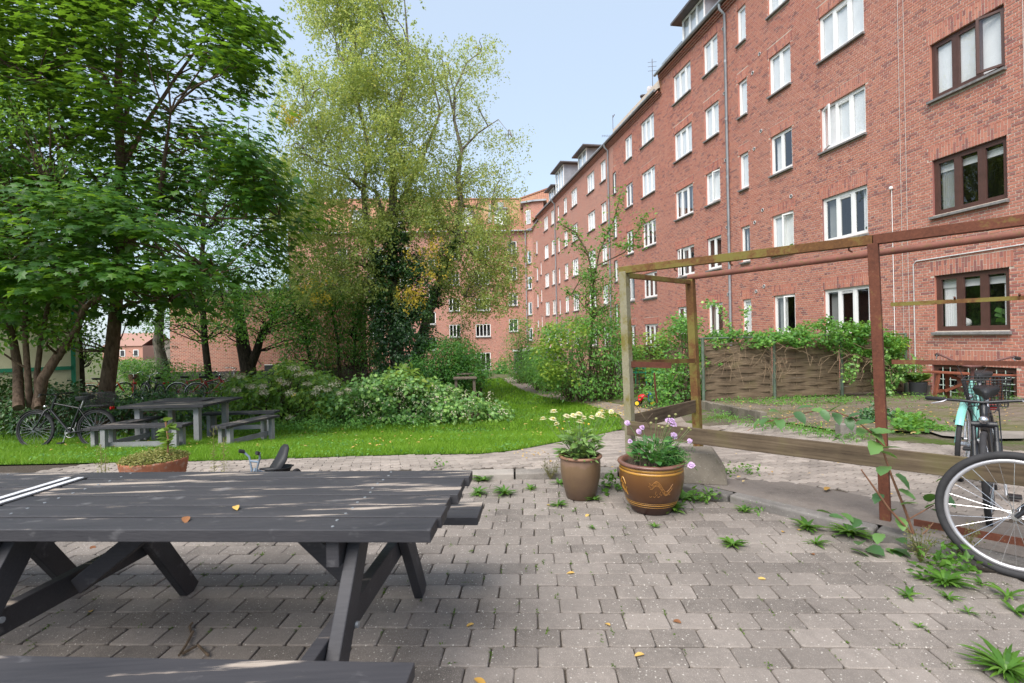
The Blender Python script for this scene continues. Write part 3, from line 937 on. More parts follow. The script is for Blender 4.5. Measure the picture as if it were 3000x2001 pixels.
def dormer(s0, s1, h0, h1, nl, deep=2.6, over=0.42, o=-0.02):
    d = MB(); w = s1 - s0
    # cheeks and front apron
    for s in (s0, s1):
        d.add([FP(s, h0 - 0.3, o), FP(s, h1, o), FP(s, h1, o - deep), FP(s, h0 - 0.3, o - deep)], np.array([[0, 1, 2, 3]]))
    d.add([FP(s0, h0 - 0.3, o), FP(s1, h0 - 0.3, o), FP(s1, h0 + 0.08, o), FP(s0, h0 + 0.08, o)], np.array([[0, 3, 2, 1]]))
    ob = d.build('dormer', M_ZINC, house)
    r = MB()
    c_ = FP((s0 + s1) / 2, h1 + 0.07, o - deep / 2 + over / 2)
    r.box(c_, (w + 2 * over, deep + over, 0.10), Matrix.Rotation(FA, 3, 'Z'))
    r.build('dormer_roof', M_DZINC, ob)
    f = MB(); hh = h1 - h0 - 0.08; b_ = 0.06
    pts = lambda a, z: FP(a, h0 + 0.08 + z, o + 0.02)
    rotm = Matrix.Rotation(FA, 3, 'Z')
    for q in range(nl + 1):
        f.box(pts(s0 + b_ / 2 + (w - b_) * q / nl, hh / 2), (b_, 0.06, hh), rotm)
    for z in (0.03, hh - 0.03): f.box(pts((s0 + s1) / 2, z), (w, 0.055, 0.06), rotm)
    f.build('dormer_window', M_WHITE, ob)
    g = MB(); g.add([FP(s0, h0 + 0.1, o + 0.004), FP(s1, h0 + 0.1, o + 0.004), FP(s1, h1, o + 0.004), FP(s0, h1, o + 0.004)], np.array([[0, 3, 2, 1]]))
    g.build('dormer_pane', M_GLASS, ob)
    g = MB(); g.add([FP(s0, h0, o - 0.1), FP(s1, h0, o - 0.1), FP(s1, h1, o - 0.1), FP(s0, h1, o - 0.1)], np.array([[0, 3, 2, 1]]))
    g.build('dormer_blind', M_CURT, ob)
dormer(22.25, 24.1, EAVE1 + 0.2, EAVE1 + 1.45, 3)
dormer(38.2, 40.2, EAVE2 + 0.2, EAVE2 + 1.5, 2)
dormer(44.3, 46.9, EAVE2 + 0.1, EAVE2 + 2.35, 3, 3.2)
dormer(47.6, 49.4, EAVE2 + 0.2, EAVE2 + 1.35, 2)
# zinc flashing upstand left of the first dormer
fl = MB(); fl.box(FP(25.3, EAVE1 + 0.35, -0.05), (2.0, 0.04, 0.62), Matrix.Rotation(FA, 3, 'Z')); fl.build('flashing', M_ZINC, house)
# dish, aerials, chimney
ch = MB(); ch.box(FP(28.9, 15.0, -1.5), (0.5, 0.5, 1.5), Matrix.Rotation(FA, 3, 'Z')); ch.build('chimney', M_FBRICK, house)
vp = MB(); vp.tube([FP(30.6, 14.2, -1.0), FP(30.6, 15.35, -1.0)], 0.13, 10); vp.tube([FP(30.6, 15.4, -1.0), FP(30.6, 15.47, -1.0)], 0.19, 10); vp.build('roof_vent', M_DZINC, house)
ds = MB(); q = FP(29.4, 15.15, -1.0); q2 = FP(29.9, 17.1, -1.0)
ds.lathe([(0.0, 0.06), (0.12, 0.055), (0.24, 0.03), (0.30, 0.0), (0.29, -0.015), (0.24, 0.012), (0.12, 0.035), (0, 0.04)], 20)
o = ds.build('satellite_dish', plain('dish_grey', (0.42, 0.41, 0.42), 0.5, 0.3), house, True); o.location = q; o.rotation_euler = (R(75), 0, R(20))
o.scale = (1.25, 1.25, 1.25)
ae = MB()
ae.tube([q + Vector((0.05, 0.1, -1.0)), q + Vector((0.05, 0.1, 1.9))], 0.018, 6)
for t in (1.2, 1.45, 1.7): ae.tube([q + Vector((-0.2, 0.1, t)), q + Vector((0.3, 0.1, t + 0.03))], 0.010, 5)
ae.build('aerial', M_DZINC, house)
ae = MB(); q = FP(34.2, EAVE2 + 0.3, -0.5)
ae.tube([q, q + Vector((0, 0, 1.9))], 0.018, 6); ae.tube([q + Vector((-0.75, 0, 0.55)), q + Vector((0.3, 0, 0.5))], 0.012, 5); ae.tube([q + Vector((0, 0, 1.75)), q + Vector((0.12, 0, 1.95))], 0.03, 5)
for t in range(5): ae.tube([q + Vector((-0.7 + t * 0.15, -0.2, 0.54)), q + Vector((-0.7 + t * 0.15, 0.2, 0.54))], 0.008, 4)
ae.build('aerial', M_DZINC, house)
# small vent rings in the brickwork
vr = MB(); vr.torus((0, 0, 0), (1, 0, 0), (0, 0, 1), 0.055, 0.013, 16, 6); vr.ell((0, 0.01, 0), (0.05, 0.012, 0.05), 12, 6, 1)
vme = vr.mesh('vent_ring', [plain('vent_grey', (0.5, 0.5, 0.5), 0.5), M_DARK], True)
for s, h in ((18.75, 11.38), (19.15, 10.9), (18.75, 8.6), (19.15, 8.1), (17.3, 5.85), (18.75, 5.75), (19.2, 5.4), (18.75, 3.0), (19.2, 2.85), (20.95, 13.6), (20.95, 11.0), (20.95, 8.3), (20.95, 5.6), (20.95, 2.9)):
    inst(vme, 'vent_ring', house, FP(s, h, 0.012), (0, 0, FA + math.pi))
# cables and conduit
cbw = MB()
z_ = lambda px, py, s: EYE + ((985 - py) + 0.02 * (px - 1500) * -1) * 0 
for s in (13.35, 13.2, 10.6):
    cbw.tube([FP(s, 0.2, 0.012), FP(s, EAVE1 - 0.2, 0.012)], 0.006, 5)
cbw.build('wall_cable', plain('pale_cable', (0.5, 0.45, 0.42), 0.5), house)
cn = MB()
cn.tube([FP(13.05, -0.1, 0.02), FP(13.05, 2.98, 0.02), FP(12.98, 3.05, 0.02), FP(8.0, 3.06, 0.02)], 0.014, 8)
cn.build('conduit', plain('grey_conduit', (0.62, 0.62, 0.62), 0.5), house, True)
cn = MB(); cn.ell(FP(13.6, 5.05, 0.05), (0.05, 0.05, 0.05), 10, 6); cn.tube([FP(13.6, 5.0, 0.03), FP(13.6, 0.5, 0.02)], 0.009, 5)
cn.build('wall_lamp', M_WHITE, house, True)

# ------------------------------------------------------------------ the wing that closes the courtyard
wing = thing('courtyard_wing', 'red brick wing with tiled roof and dormers closing the courtyard far behind the trees', 'apartment house')
W0 = FP(S_END, 0)
C1 = Vector((2.44, 55.6)); C2 = Vector((1.62, 56.3)); WL = Vector((-24.0, 55.6))
EV = 12.9
def wallrun(a, b, h0, h1, opens, name, parent=wing):
    a, b = Vector(a[:2]), Vector(b[:2]); d = (b - a); L = d.length; d.normalize(); n = Vector((-d.y, d.x))
    if n.y > 0: n = -n
    fp = lambda s, h, o=0.0: Vector((a.x + d.x * s + n.x * o, a.y + d.y * s + n.y * o, h))
    mt = far_brick(name + '_brick', (d.x, d.y))
    mb = MB(); wall_cells(mb, fp, 0, L, h0, h1, opens, 0, 0.12)
    mb.build('wall', mt, parent)
    ang = math.atan2(d.y, d.x)
    rotm = Matrix.Rotation(ang, 3, 'Z')
    for (s0, s1, z0, z1, nl) in opens:
        w = s1 - s0; fm = MB(); b_ = 0.075
        for q in range(nl + 1): fm.box(fp(s0 + b_ / 2 + (w - b_) * q / nl, (z0 + z1) / 2, -0.06), (b_, 0.06, z1 - z0), rotm)
        for z in (z0 + 0.04, z1 - 0.04): fm.box(fp((s0 + s1) / 2, z, -0.06), (w, 0.055, 0.08), rotm)
        wo_ = fm.build('window', M_WHITE, parent)
        g = MB(); g.add([fp(s0, z0, -0.08), fp(s1, z0, -0.08), fp(s1, z1, -0.08), fp(s0, z1, -0.08)], np.array([[0, 1, 2, 3]])); g.build('pane', M_GLASS, wo_)
        g = MB(); g.box(fp((s0 + s1) / 2, z0 - 0.05, 0.03), (w + 0.1, 0.22, 0.1), rotm); g.build('sill', M_SILL, wo_)
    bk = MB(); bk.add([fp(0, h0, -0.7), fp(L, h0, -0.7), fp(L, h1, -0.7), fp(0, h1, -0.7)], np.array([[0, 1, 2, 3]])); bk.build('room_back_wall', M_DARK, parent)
    return fp, L
wallrun((W0.x, W0.y), C1, -3, EV + 0.3, [(0.6, 1.1, 1.6 + 2.8 * k, 3.0 + 2.8 * k, 1) for k in range(4)], 'angle')
wallrun(C1, C2, -3, EV, [(0.25, 0.8, 0.9 + 2.8 * k, 2.25 + 2.8 * k, 1) for k in range(4)], 'bay')
ops = []
for px, w, nl, sl in ((1503, 1.0, 2, 1.9), (1414, 1.64, 4, 1.4), (1331, 1.2, 3, 1.4), (1267, 0.7, 1, 0.0), (1190, 1.2, 3, 1.4), (1105, 1.64, 4, 1.4), (1010, 1.0, 2, 1.4)):
    s = C2.x - (px - 1500 + 2) / 1500 * 56.2
    for k in range(4): ops.append((s - w / 2, s + w / 2, sl + 2.85 * k, sl + 1.38 + 2.85 * k, nl))
s = C2.x - (1415 - 1500) / 1500 * 56.2
ops.append((s - 0.8, s + 0.8, -2.3, -0.35, 3))
wfp, wl = wallrun(C2, WL, -3, EV, ops, 'wing')
M_TILE2 = tilemat('wing_roof_tile', (1, 0))
rf = MB()
rf.add([(W0.x + 1.5, 54.9, EV + 0.4), (C1.x, 55.4, EV + 0.1), (C2.x, 56.0, EV + 0.1), (-24, 55.3, EV + 0.1), (-24, 60.0, EV + 4.9), (1.2, 60.4, EV + 4.6), (8, 58.5, EV + 6.4), (8, 54.0, EV + 0.9)], [(1, 2, 5, 6), (2, 3, 4, 5), (0, 1, 6, 7)])
rf.build('roof', M_TILE2, wing)
rf = MB(); rf.add([(-24, 55.3, EV + 0.1), (-24, 60, EV + 4.9), (-24, 65, EV), (-24, 65, -3), (-24, 55.6, -3)], [(0, 1, 2, 3, 4)]); rf.build('gable', far_brick('gable_brick', (0, 1)), wing)
g = MB(); g.tube([(W0.x, W0.y, EV + 0.6), (C1.x - 0.1, 55.3, EV + 0.06), (C2.x, 55.95, EV), (-24, 55.25, EV)], 0.09, 8); g.build('gutter', M_ZINC, wing, True)
g = MB(); g.tube([(C2.x + 0.05, 56.0, EV), (C2.x + 0.05, 56.05, -2.4)], 0.06, 8); g.build('downpipe', M_ZINC, wing, True)
g = MB(); g.bar((1.2, 60.4, EV + 4.66), (-24, 60, EV + 4.95), 0.3, 0.16); g.bar((1.2, 60.4, EV + 4.66), (8, 58.5, EV + 6.45), 0.3, 0.16); g.bar((1.2, 60.3, EV + 4.7), (C2.x, 56.0, EV + 0.2), 0.18, 0.1); g.build('ridge', M_TILE2, wing)
# bay raised above the eaves
b0 = MB(); b0.add([(C1.x + 0.1, 55.2, EV), (C2.x - 0.1, 55.9, EV), (C2.x - 0.1, 55.9, EV + 2.9), (C1.x + 0.1, 55.2, EV + 2.9), (C2.x - 0.1, 59, EV), (C2.x - 0.1, 59, EV + 2.9), (C1.x + 1.2, 54.9, EV), (C1.x + 1.2, 54.9, EV + 2.9)], np.array([[0, 1, 2, 3], [1, 4, 5, 2], [6, 0, 3, 7]]))
bay = b0.build('attic_bay', far_brick('bay_brick', (C1 - C2).normalized()), wing)
r_ = MB(); r_.add([(C1.x + 1.5, 54.6, EV + 2.9), (C1.x + 0.1, 54.9, EV + 2.9), (C2.x - 0.4, 55.6, EV + 2.9), (C2.x - 0.4, 59, EV + 3.0), (C1.x + 2, 59, EV + 3.0), (C1.x + 1.5, 54.6, EV + 3.08), (C1.x + 0.1, 54.9, EV + 3.08), (C2.x - 0.4, 55.6, EV + 3.08), (C2.x - 0.4, 59, EV + 3.2), (C1.x + 2, 59, EV + 3.2)], [(0, 1, 2, 3, 4), (9, 8, 7, 6, 5), (0, 5, 6, 1), (1, 6, 7, 2), (2, 7, 8, 3)])
r_.build('bay_roof', M_ZINC, bay)
dm = (C1 + C2) / 2; dd = (C1 - C2).normalized(); rotm = Matrix.Rotation(math.atan2(dd.y, dd.x), 3, 'Z')
q = Vector((dm.x, dm.y - 0.42, EV + 1.35))
w_ = MB(); w_.box(q, (0.62, 0.08, 1.5), rotm); w_.build('bay_window', M_WHITE, bay)
w_ = MB(); w_.box(q + Vector((0, -0.03, 0)), (0.46, 0.08, 1.32), rotm); w_.build('bay_pane', plain('grey_blind', (0.42, 0.43, 0.45), 0.3, 0.5), bay)
for x in (-1.0, -4.7, -8.4, -12.5, -16.5):
    d = MB(); d.box((x, 57.0, EV + 1.5), (1.3, 2.6, 1.7)); ob = d.build('dormer', M_WHITE, wing)
    d = MB(); d.box((x, 56.9, EV + 2.4), (1.6, 3.0, 0.1)); d.build('dormer_roof', M_ZINC, ob)
    d = MB()
    for q in (-0.3, 0.3): d.box((x + q, 55.69, EV + 1.55), (0.46, 0.04, 1.15))
    d.build('dormer_pane', M_GLASS, ob)
d = MB(); d.box((-1.1, 58.9, EV + 3.55), (0.8, 0.1, 1.1), Matrix.Rotation(R(-45), 3, 'X')); d.build('skylight', M_ZINC, wing)
d = MB(); d.box((-2.2, 58.3, EV + 2.3), (0.4, 4.0, 0.6), Matrix.Rotation(R(45), 3, 'X')); d.build('firewall', M_KERB, wing)
# ------------------------------------------------------------------ picnic tables in the foreground
def blackwood(name, axis):
    """black paint worn through to pale wood along the grain"""
    m, nt, out = newmat(name)
    p = pos(nt)
    rot = nd(nt, 'Mapping', {'Vector': p, 'Rotation': (0, 0, axis)}).outputs[0]
    r = rnd(nt)
    off = nd(nt, 'VectorMath', {0: rot, 1: nd(nt, 'CombineXYZ', {0: mth(nt, 'MULTIPLY', r, 37.0), 1: mth(nt, 'MULTIPLY', r, 11.0)}).outputs[0]}, operation='ADD').outputs[0]
    st = noise(nt, scaled(nt, off, (2.2, 26, 26)), 1.0, 6, 0.62)
    pt = noise(nt, scaled(nt, off, (1.3, 4, 4)), 1.0, 3, 0.5)
    gr = noise(nt, scaled(nt, off, (4, 120, 120)), 1.0, 4, 0.7)
    base = ramp(nt, mth(nt, 'ADD', mth(nt, 'MULTIPLY', pt, 0.6), mth(nt, 'MULTIPLY', gr, 0.4)), [(0.3, (0.026, 0.026, 0.031)), (0.7, (0.062, 0.059, 0.064))])
    k = mth(nt, 'ADD', st, mth(nt, 'MULTIPLY', mth(nt, 'SUBTRACT', pt, 0.5), 0.8))
    up = nd(nt, 'SeparateXYZ', {0: nd(nt, 'NewGeometry').outputs['Normal']}).outputs[2]
    wear = mth(nt, 'MULTIPLY', ramp(nt, k, [(0.585, (0, 0, 0)), (0.67, (0.85, 0.85, 0.85))]), mth(nt, 'GREATER_THAN', up, 0.7))
    c = mix(nt, wear, base, ramp(nt, gr, [(0.3, (0.30, 0.235, 0.19)), (0.7, (0.52, 0.45, 0.38))]))
    c = mix(nt, ramp(nt, noise(nt, scaled(nt, off, (5, 7, 7)), 2.0, 5), [(0.62, (0, 0, 0)), (0.75, (0.6, 0.6, 0.6))]), c, (0.16, 0.155, 0.16))
    surf(nt, out, c, 0.62, 0.35, 0, mth(nt, 'SUBTRACT', gr, mth(nt, 'MULTIPLY', wear, 0.3)), 0.35, 0.003)
    return m
TL = Vector((-0.998, 0.057)).normalized(); TC = Vector((0.06, 0.998)).normalized()
M_BLACKW = blackwood('black_wood', math.atan2(TL.y, TL.x))
T0 = Vector((-0.283, 1.705))
TROT = math.atan2(-TL.y, -TL.x)
def picnic(l0, label, strip, seed):
    rr = random.Random(seed)
    c = T0 + TL * l0
    t = thing('picnic_table', label, 'picnic table', (c.x, c.y, 0), TROT, 'black picnic tables standing end to end')
    # local x: to the right along the table, y: away from the camera
    Lt = 1.93
    off = [0.0, 0.012, 0.004, 0.03, 0.022, 0.04]
    for i in range(6):
        b = MB(); b.box((-Lt / 2 + off[i] / 2, 0.06 + i * 0.1275, 0.718 + rr.uniform(-.001, .001)), (Lt + off[i] - 0.004, 0.1155, 0.044), Matrix.Rotation(rr.uniform(-.0015, .0015), 3, 'Z'))
        b.build('plank', M_BLACKW, t, bevel=0.0035)
    for yy in (-0.30, -0.43, 0.99, 1.12):
        b = MB(); b.box((-Lt / 2 + (0.035 if yy > 0 else 0.0), yy, 0.432), (Lt, 0.122, 0.042)); b.build('bench_plank', M_BLACKW, t, bevel=0.0035)
    for xx in (-0.30, -1.60):
        for sg in (-1, 1):
            b = MB(); b.bar((xx, 0.38 + sg * 0.20, 0.694), (xx, 0.38 + sg * 0.68, 0.0), 0.046, 0.098, up=(0, sg, 0.6))
            b.build('leg', M_BLACKW, t, bevel=0.004)
        b = MB(); b.box((xx - 0.05, 0.345, 0.36), (0.046, 1.62, 0.098)); b.build('seat_beam', M_BLACKW, t, bevel=0.004)
        b = MB(); b.box((xx - 0.05, 0.38, 0.645), (0.046, 0.70, 0.095)); b.build('cleat', M_BLACKW, t, bevel=0.004)
        sg = -1 if xx > -1 else 1
        b = MB(); b.bar((xx - 0.08 if xx > -1 else xx, 0.38, 0.36), (xx + sg * 0.42, 0.38, 0.68), 0.046, 0.07); b.build('brace', M_BLACKW, t, bevel=0.004)
        for yy in (0.02, 0.74):
            b = MB(); b.tube([(xx + 0.024, yy + 0.02, 0.40), (xx + 0.034, yy + 0.02, 0.40)], 0.011, 8); b.build('bolt', M_ZINC, t)
    scr = MB(); scr.tube([(0, 0, 0), (0, 0, 0.0022)], 0.0055, 8); sme = scr.mesh('screw', M_ZINC)
    for xx in (-0.35, -1.65):
        for i in range(6):
            for dy in (-0.03, 0.03): inst(sme, 'screw', t, (xx + rr.uniform(-.006, .006), 0.06 + i * 0.1275 + dy, 0.7395))
    if strip:
        for q in (-1.835, -1.90):
            b = MB(); b.box((q, 0.34, 0.7415), (0.062, 0.62, 0.003)); 
            ob = b.build('strip_edge', plain('black_tape', (0.02, 0.02, 0.022), 0.6), t)
            b = MB(); b.box((q, 0.34, 0.7445), (0.03, 0.61, 0.003)); b.build('white_strip', plain('worn_white_strip', (0.62, 0.62, 0.64), 0.5, 0.3, 0, 0.3, 30, 0.4), ob)
    return t
picnic(0.0, 'black picnic table nearest the flower pots, with worn paint and two white strips', True, 1)
picnic(1.945, 'black picnic table cut off by the left edge of the photo', False, 2)

# ------------------------------------------------------------------ glazed pots
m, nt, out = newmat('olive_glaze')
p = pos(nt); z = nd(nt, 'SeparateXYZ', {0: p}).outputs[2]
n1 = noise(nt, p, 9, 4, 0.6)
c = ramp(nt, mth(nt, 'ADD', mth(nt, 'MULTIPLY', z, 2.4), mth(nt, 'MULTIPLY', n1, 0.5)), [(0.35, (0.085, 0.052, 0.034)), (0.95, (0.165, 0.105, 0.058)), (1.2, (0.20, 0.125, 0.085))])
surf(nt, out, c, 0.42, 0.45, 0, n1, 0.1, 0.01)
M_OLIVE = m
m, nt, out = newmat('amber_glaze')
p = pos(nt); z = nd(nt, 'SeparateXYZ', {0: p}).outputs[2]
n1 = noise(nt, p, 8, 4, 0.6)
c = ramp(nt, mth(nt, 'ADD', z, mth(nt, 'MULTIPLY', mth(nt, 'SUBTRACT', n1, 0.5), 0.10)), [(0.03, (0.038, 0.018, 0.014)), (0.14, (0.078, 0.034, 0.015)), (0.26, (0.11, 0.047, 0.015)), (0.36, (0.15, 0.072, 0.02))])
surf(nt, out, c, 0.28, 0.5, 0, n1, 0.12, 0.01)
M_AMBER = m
M_BAND = plain('yellow_glaze', (0.40, 0.20, 0.035), 0.3, 0.5, 0, 0.25, 12, 0.1)
M_RIM = plain('rim_glaze', (0.15, 0.072, 0.055), 0.3, 0.5, 0, 0.3, 9, 0.1)
M_RIM2 = plain('rim_clay', (0.235, 0.125, 0.08), 0.5, 0.4, 0, 0.2, 9, 0.1)
M_DIRT = plain('potting_soil', (0.035, 0.026, 0.02), 0.95, 0.1, 0, 0.4, 30, 0.6)
pot1_c = (0.56, 4.36)
t = thing('flower_pot', 'plain olive brown glazed pot holding the yellow flowers', 'flower pot', (*pot1_c, 0), 0, 'glazed pots on the paving')
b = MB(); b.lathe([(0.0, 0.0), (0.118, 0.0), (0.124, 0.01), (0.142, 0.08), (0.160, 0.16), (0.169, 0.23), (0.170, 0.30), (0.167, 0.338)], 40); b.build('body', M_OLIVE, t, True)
b = MB(); b.lathe([(0.167, 0.335), (0.182, 0.342), (0.187, 0.352), (0.183, 0.361), (0.168, 0.364), (0.155, 0.358), (0.152, 0.30)], 40); b.build('rim', M_RIM2, t, True)
b = MB(); b.lathe([(0.155, 0.335), (0.08, 0.342), (0.0, 0.345)], 24); b.build('soil', M_DIRT, t, True)
pot2_c = (1.07, 4.02)
t = thing('flower_pot', 'large amber glazed pot with yellow bands and an engraved dragon, holding the lilac flowers', 'flower pot', (*pot2_c, 0), 0, 'glazed pots on the paving')
prof = [(0.0, 0.0), (0.150, 0.0), (0.158, 0.012), (0.192, 0.08), (0.226, 0.16), (0.244, 0.23), (0.249, 0.28), (0.244, 0.33), (0.238, 0.365)]
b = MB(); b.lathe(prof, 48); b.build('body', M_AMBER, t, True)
b = MB(); b.lathe([(0.238, 0.363), (0.253, 0.368), (0.259, 0.378), (0.253, 0.388), (0.235, 0.392), (0.215, 0.386), (0.212, 0.32)], 48); b.build('rim', M_RIM, t, True)
b = MB(); b.lathe([(0.215, 0.355), (0.1, 0.365), (0.0, 0.367)], 24); b.build('soil', M_DIRT, t, True)
def rad_at(z):
    for (r0, z0), (r1, z1) in zip(prof[1:], prof[2:]):
        if z0 <= z <= z1: return r0 + (r1 - r0) * (z - z0) / max(1e-6, z1 - z0)
    return 0.24
for z0, z1 in ((0.343, 0.361), (0.318, 0.336), (0.082, 0.090), (0.066, 0.071), (0.098, 0.102)):
    b = MB(); b.lathe([(rad_at(z0) - 0.002, z0), (rad_at(z0) + 0.0016, z0 + 0.001), (rad_at(z1) + 0.0016, z1 - 0.001), (rad_at(z1) - 0.002, z1)], 48); b.build('band', M_BAND, t, True)
# engraved dragon: a scribbled winding body with scales, claws and an open jaw, plus a cloud curl to its left
def on_pot(a, z): r = rad_at(z) + 0.0008; return (r * math.cos(a), r * math.sin(a), z)
b = MB(); A0 = R(-104)
def ink(pts, w=0.0016): b.tube([on_pot(A0 + x / 0.245, z) for x, z in pts], w, 5)
ang = lambda t: (0.0 + 0.16 * t, 0.24 + 0.035 * math.sin(t * 7.0) - 0.02 * t)
for dz in (-0.016, 0.016): ink([(ang(i / 30)[0], ang(i / 30)[1] + dz) for i in range(31)])
rr = random.Random(4)
for i in range(150):
    x, z = ang(i / 150); dz = rr.uniform(-0.014, 0.014)
    ink([(x - 0.003, z + dz), (x, z + dz + 0.004), (x + 0.003, z + dz)], 0.0008)
ink([(0.0, 0.256), (-0.018, 0.272), (-0.012, 0.255), (-0.024, 0.248), (-0.008, 0.24), (-0.015, 0.228), (0.002, 0.224)])
for k in range(4): ink([(0.03 + 0.035 * k, 0.21), (0.025 + 0.035 * k, 0.19), (0.035 + 0.035 * k, 0.178), (0.042 + 0.035 * k, 0.186)])
for k in range(3): ink([(-0.02 + 0.03 * k, 0.17), (-0.012 + 0.03 * k, 0.163), (0.0 + 0.03 * k, 0.17)])
b.build('engraved_dragon', plain('engraved_glaze', (0.30, 0.14, 0.04), 0.4, 0.4), t)
b = MB()
for q, (a0, z0) in enumerate(((R(-166), 0.245), (R(-162), 0.235), (R(-158), 0.222), (R(-154), 0.21))):
    b.tube([on_pot(a0, z0), on_pot(a0 - 0.05, z0 - 0.03), on_pot(a0 - 0.03, z0 - 0.06)], 0.004, 5)
b.tube([on_pot(R(-171) + 0.28 * i / 10, 0.235 + 0.045 * math.sin(math.pi * i / 10)) for i in range(11)], 0.005, 5)
b.build('cloud_curl', M_BAND, t)

# terracotta planter, blocks
t = thing('planter', 'round ribbed terracotta planter behind the black picnic table', 'planter', (-3.25, 4.62, 0))
b = MB(); pr = [(0.0, 0.0), (0.20, 0.0)]
for i in range(14): pr += [(0.205 + 0.004 * i, 0.01 + 0.022 * i), (0.213 + 0.004 * i, 0.020 + 0.022 * i)]
pr += [(0.262, 0.322), (0.268, 0.335), (0.258, 0.342), (0.245, 0.335), (0.24, 0.28)]
M_TERRA = plain('terracotta', (0.32, 0.125, 0.07), 0.85, 0.2, 0, 0.3, 9, 0.3, (0.36, 0.24, 0.18))
b.lathe(pr, 36); b.build('body', M_TERRA, t, True)
b = MB(); b.lathe([(0.245, 0.31), (0.1, 0.325), (0, 0.33)], 20); b.build('soil', M_DIRT, t, True)
sb = MB()
sb.add([(-0.2, -0.16, 0), (0.2, -0.2, 0), (0.24, 0.18, 0), (-0.2, 0.2, 0), (-0.19, -0.12, 0.27), (0.10, -0.15, 0.275), (0.15, 0.15, 0.27), (-0.19, 0.17, 0.26), (0.18, -0.19, 0.16), (0.225, 0.17, 0.16)],
       [(0, 3, 2, 1), (0, 1, 8, 5, 4), (1, 2, 9, 8), (8, 9, 6, 5), (2, 3, 7, 6, 9), (3, 0, 4, 7), (4, 5, 6, 7)])
o = sb.build('concrete_block', M_BLOCK, bevel=0.012); q = P(2030, 1392, 4.62); o.location = (1.66, 4.62, 0.055); o.rotation_euler = (0, 0, R(-8))
tag(o, 'weathered concrete block with a rounded corner behind the amber pot', 'concrete block')
o = MB().box((0, 0, 0.09), (0.2, 0.12, 0.2)).build('paving_block', M_KERB, bevel=0.008); q = G(2478, 1285); o.location = (q[0], q[1], float(gz(*q)))
tag(o, 'small upright grey paving block standing in the weeds left of the rusty post', 'paving block')

# ------------------------------------------------------------------ rusty steel frame with planks
def rust(name, a, b_, mossy):
    m, nt, out = newmat(name)
    p = pos(nt)
    n1 = noise(nt, p, 3.2, 6, 0.7); n2 = noise(nt, p, 45, 5, 0.75)
    c = ramp(nt, mth(nt, 'ADD', mth(nt, 'MULTIPLY', n1, 0.5), mth(nt, 'MULTIPLY', n2, 0.5)), [(0.35, a), (0.62, b_)])
    c = mix(nt, ramp(nt, mth(nt, 'ADD', n1, mth(nt, 'MULTIPLY', n2, 0.3)), [(0.78 - mossy * 0.3, (0, 0, 0)), (0.9 - mossy * 0.28, (1, 1, 1))]), c, (0.16, 0.135, 0.035))
    c = mix(nt, ramp(nt, n2, [(0.66, (0, 0, 0)), (0.7, (0.8, 0.8, 0.8))]), c, (0.32, 0.25, 0.13))
    surf(nt, out, c, 0.85, 0.25, 0.0, n2, 0.5, 0.004)
    return m
M_RUST = rust('rust', (0.075, 0.028, 0.018), (0.155, 0.055, 0.032), 0.12)
M_RUSTM = rust('mossy_rust', (0.085, 0.04, 0.018), (0.19, 0.09, 0.03), 0.62)
M_OLDP = rust('flaked_paint', (0.17, 0.15, 0.09), (0.30, 0.28, 0.20), 0.45)
M_PIPE = plain('rusty_pipe', (0.19, 0.075, 0.055), 0.75, 0.3, 0, 0.25, 7, 0.3, (0.15, 0.09, 0.04))
def weathered(name, dxy, k=1.0):
    m, nt, out = newmat(name)
    p = pos(nt)
    s = nd(nt, 'VectorMath', {0: p, 1: (dxy[0], dxy[1], 0)}, operation='DOT_PRODUCT').outputs['Value']
    z = nd(nt, 'SeparateXYZ', {0: p}).outputs[2]
    r = rnd(nt)
    v = nd(nt, 'CombineXYZ', {0: mth(nt, 'MULTIPLY', s, 2.0), 1: mth(nt, 'MULTIPLY', z, 45), 2: mth(nt, 'MULTIPLY', r, 30)}).outputs[0]
    g = noise(nt, v, 1.0, 6, 0.65); b_ = noise(nt, p, 3.0, 5, 0.6)
    c = ramp(nt, mth(nt, 'ADD', mth(nt, 'MULTIPLY', g, 0.6), mth(nt, 'MULTIPLY', b_, 0.4)), [(0.33, (0.045 * k, 0.033 * k, 0.023 * k)), (0.55, (0.125 * k, 0.093 * k, 0.062 * k)), (0.72, (0.21 * k, 0.165 * k, 0.12 * k))])
    c = mix(nt, ramp(nt, b_, [(0.54, (0, 0, 0)), (0.7, (0.45, 0.45, 0.45))]), c, (0.10, 0.095, 0.03))
    surf(nt, out, c, 0.9, 0.15, 0, g, 0.5, 0.004)
    return m
FA0 = Vector((1.05, 4.98)); FB0 = Vector((2.57, 3.54)); fdir = (FB0 - FA0).normalized()
M_OLDW = weathered('weathered_plank', fdir)
fr_ = thing('steel_frame', 'rusty steel frame with wooden planks, open bicycle shelter behind the pots', 'steel frame')
def post(x, y, zt, zb, w, mat, lean=(0, 0)):
    b = MB(); b.bar((x + lean[0], y + lean[1], zb), (x, y, zt), w, w, up=(fdir.x, fdir.y, 0))
    return b.build('post', mat, fr_, bevel=0.004)
p1t = P(1828, 800, 4.98); p1b = P(1846, 1385, 4.98)
post(p1t.x, 4.98, 1.985, 0.05, 0.076, M_OLDP, (0.035, 0))
p2t = P(2558, 715, 3.54); p2b = P(2603, 1523, 3.54)
post(p2t.x, 3.54, 1.97, 0.0, 0.062, M_RUST, (0.05, 0))
p3t = P(2022, 825, 6.15); p3b = P(2052, 1290, 6.15)
post(p3t.x, 6.15, 2.02, -0.05, 0.09, M_RUSTM, (0.06, 0))
def rail(name, a, b_, w, h, mat, bev=0.003):
    b = MB(); b.bar(a, b_, w, h); return b.build(name, mat, fr_, bevel=bev)
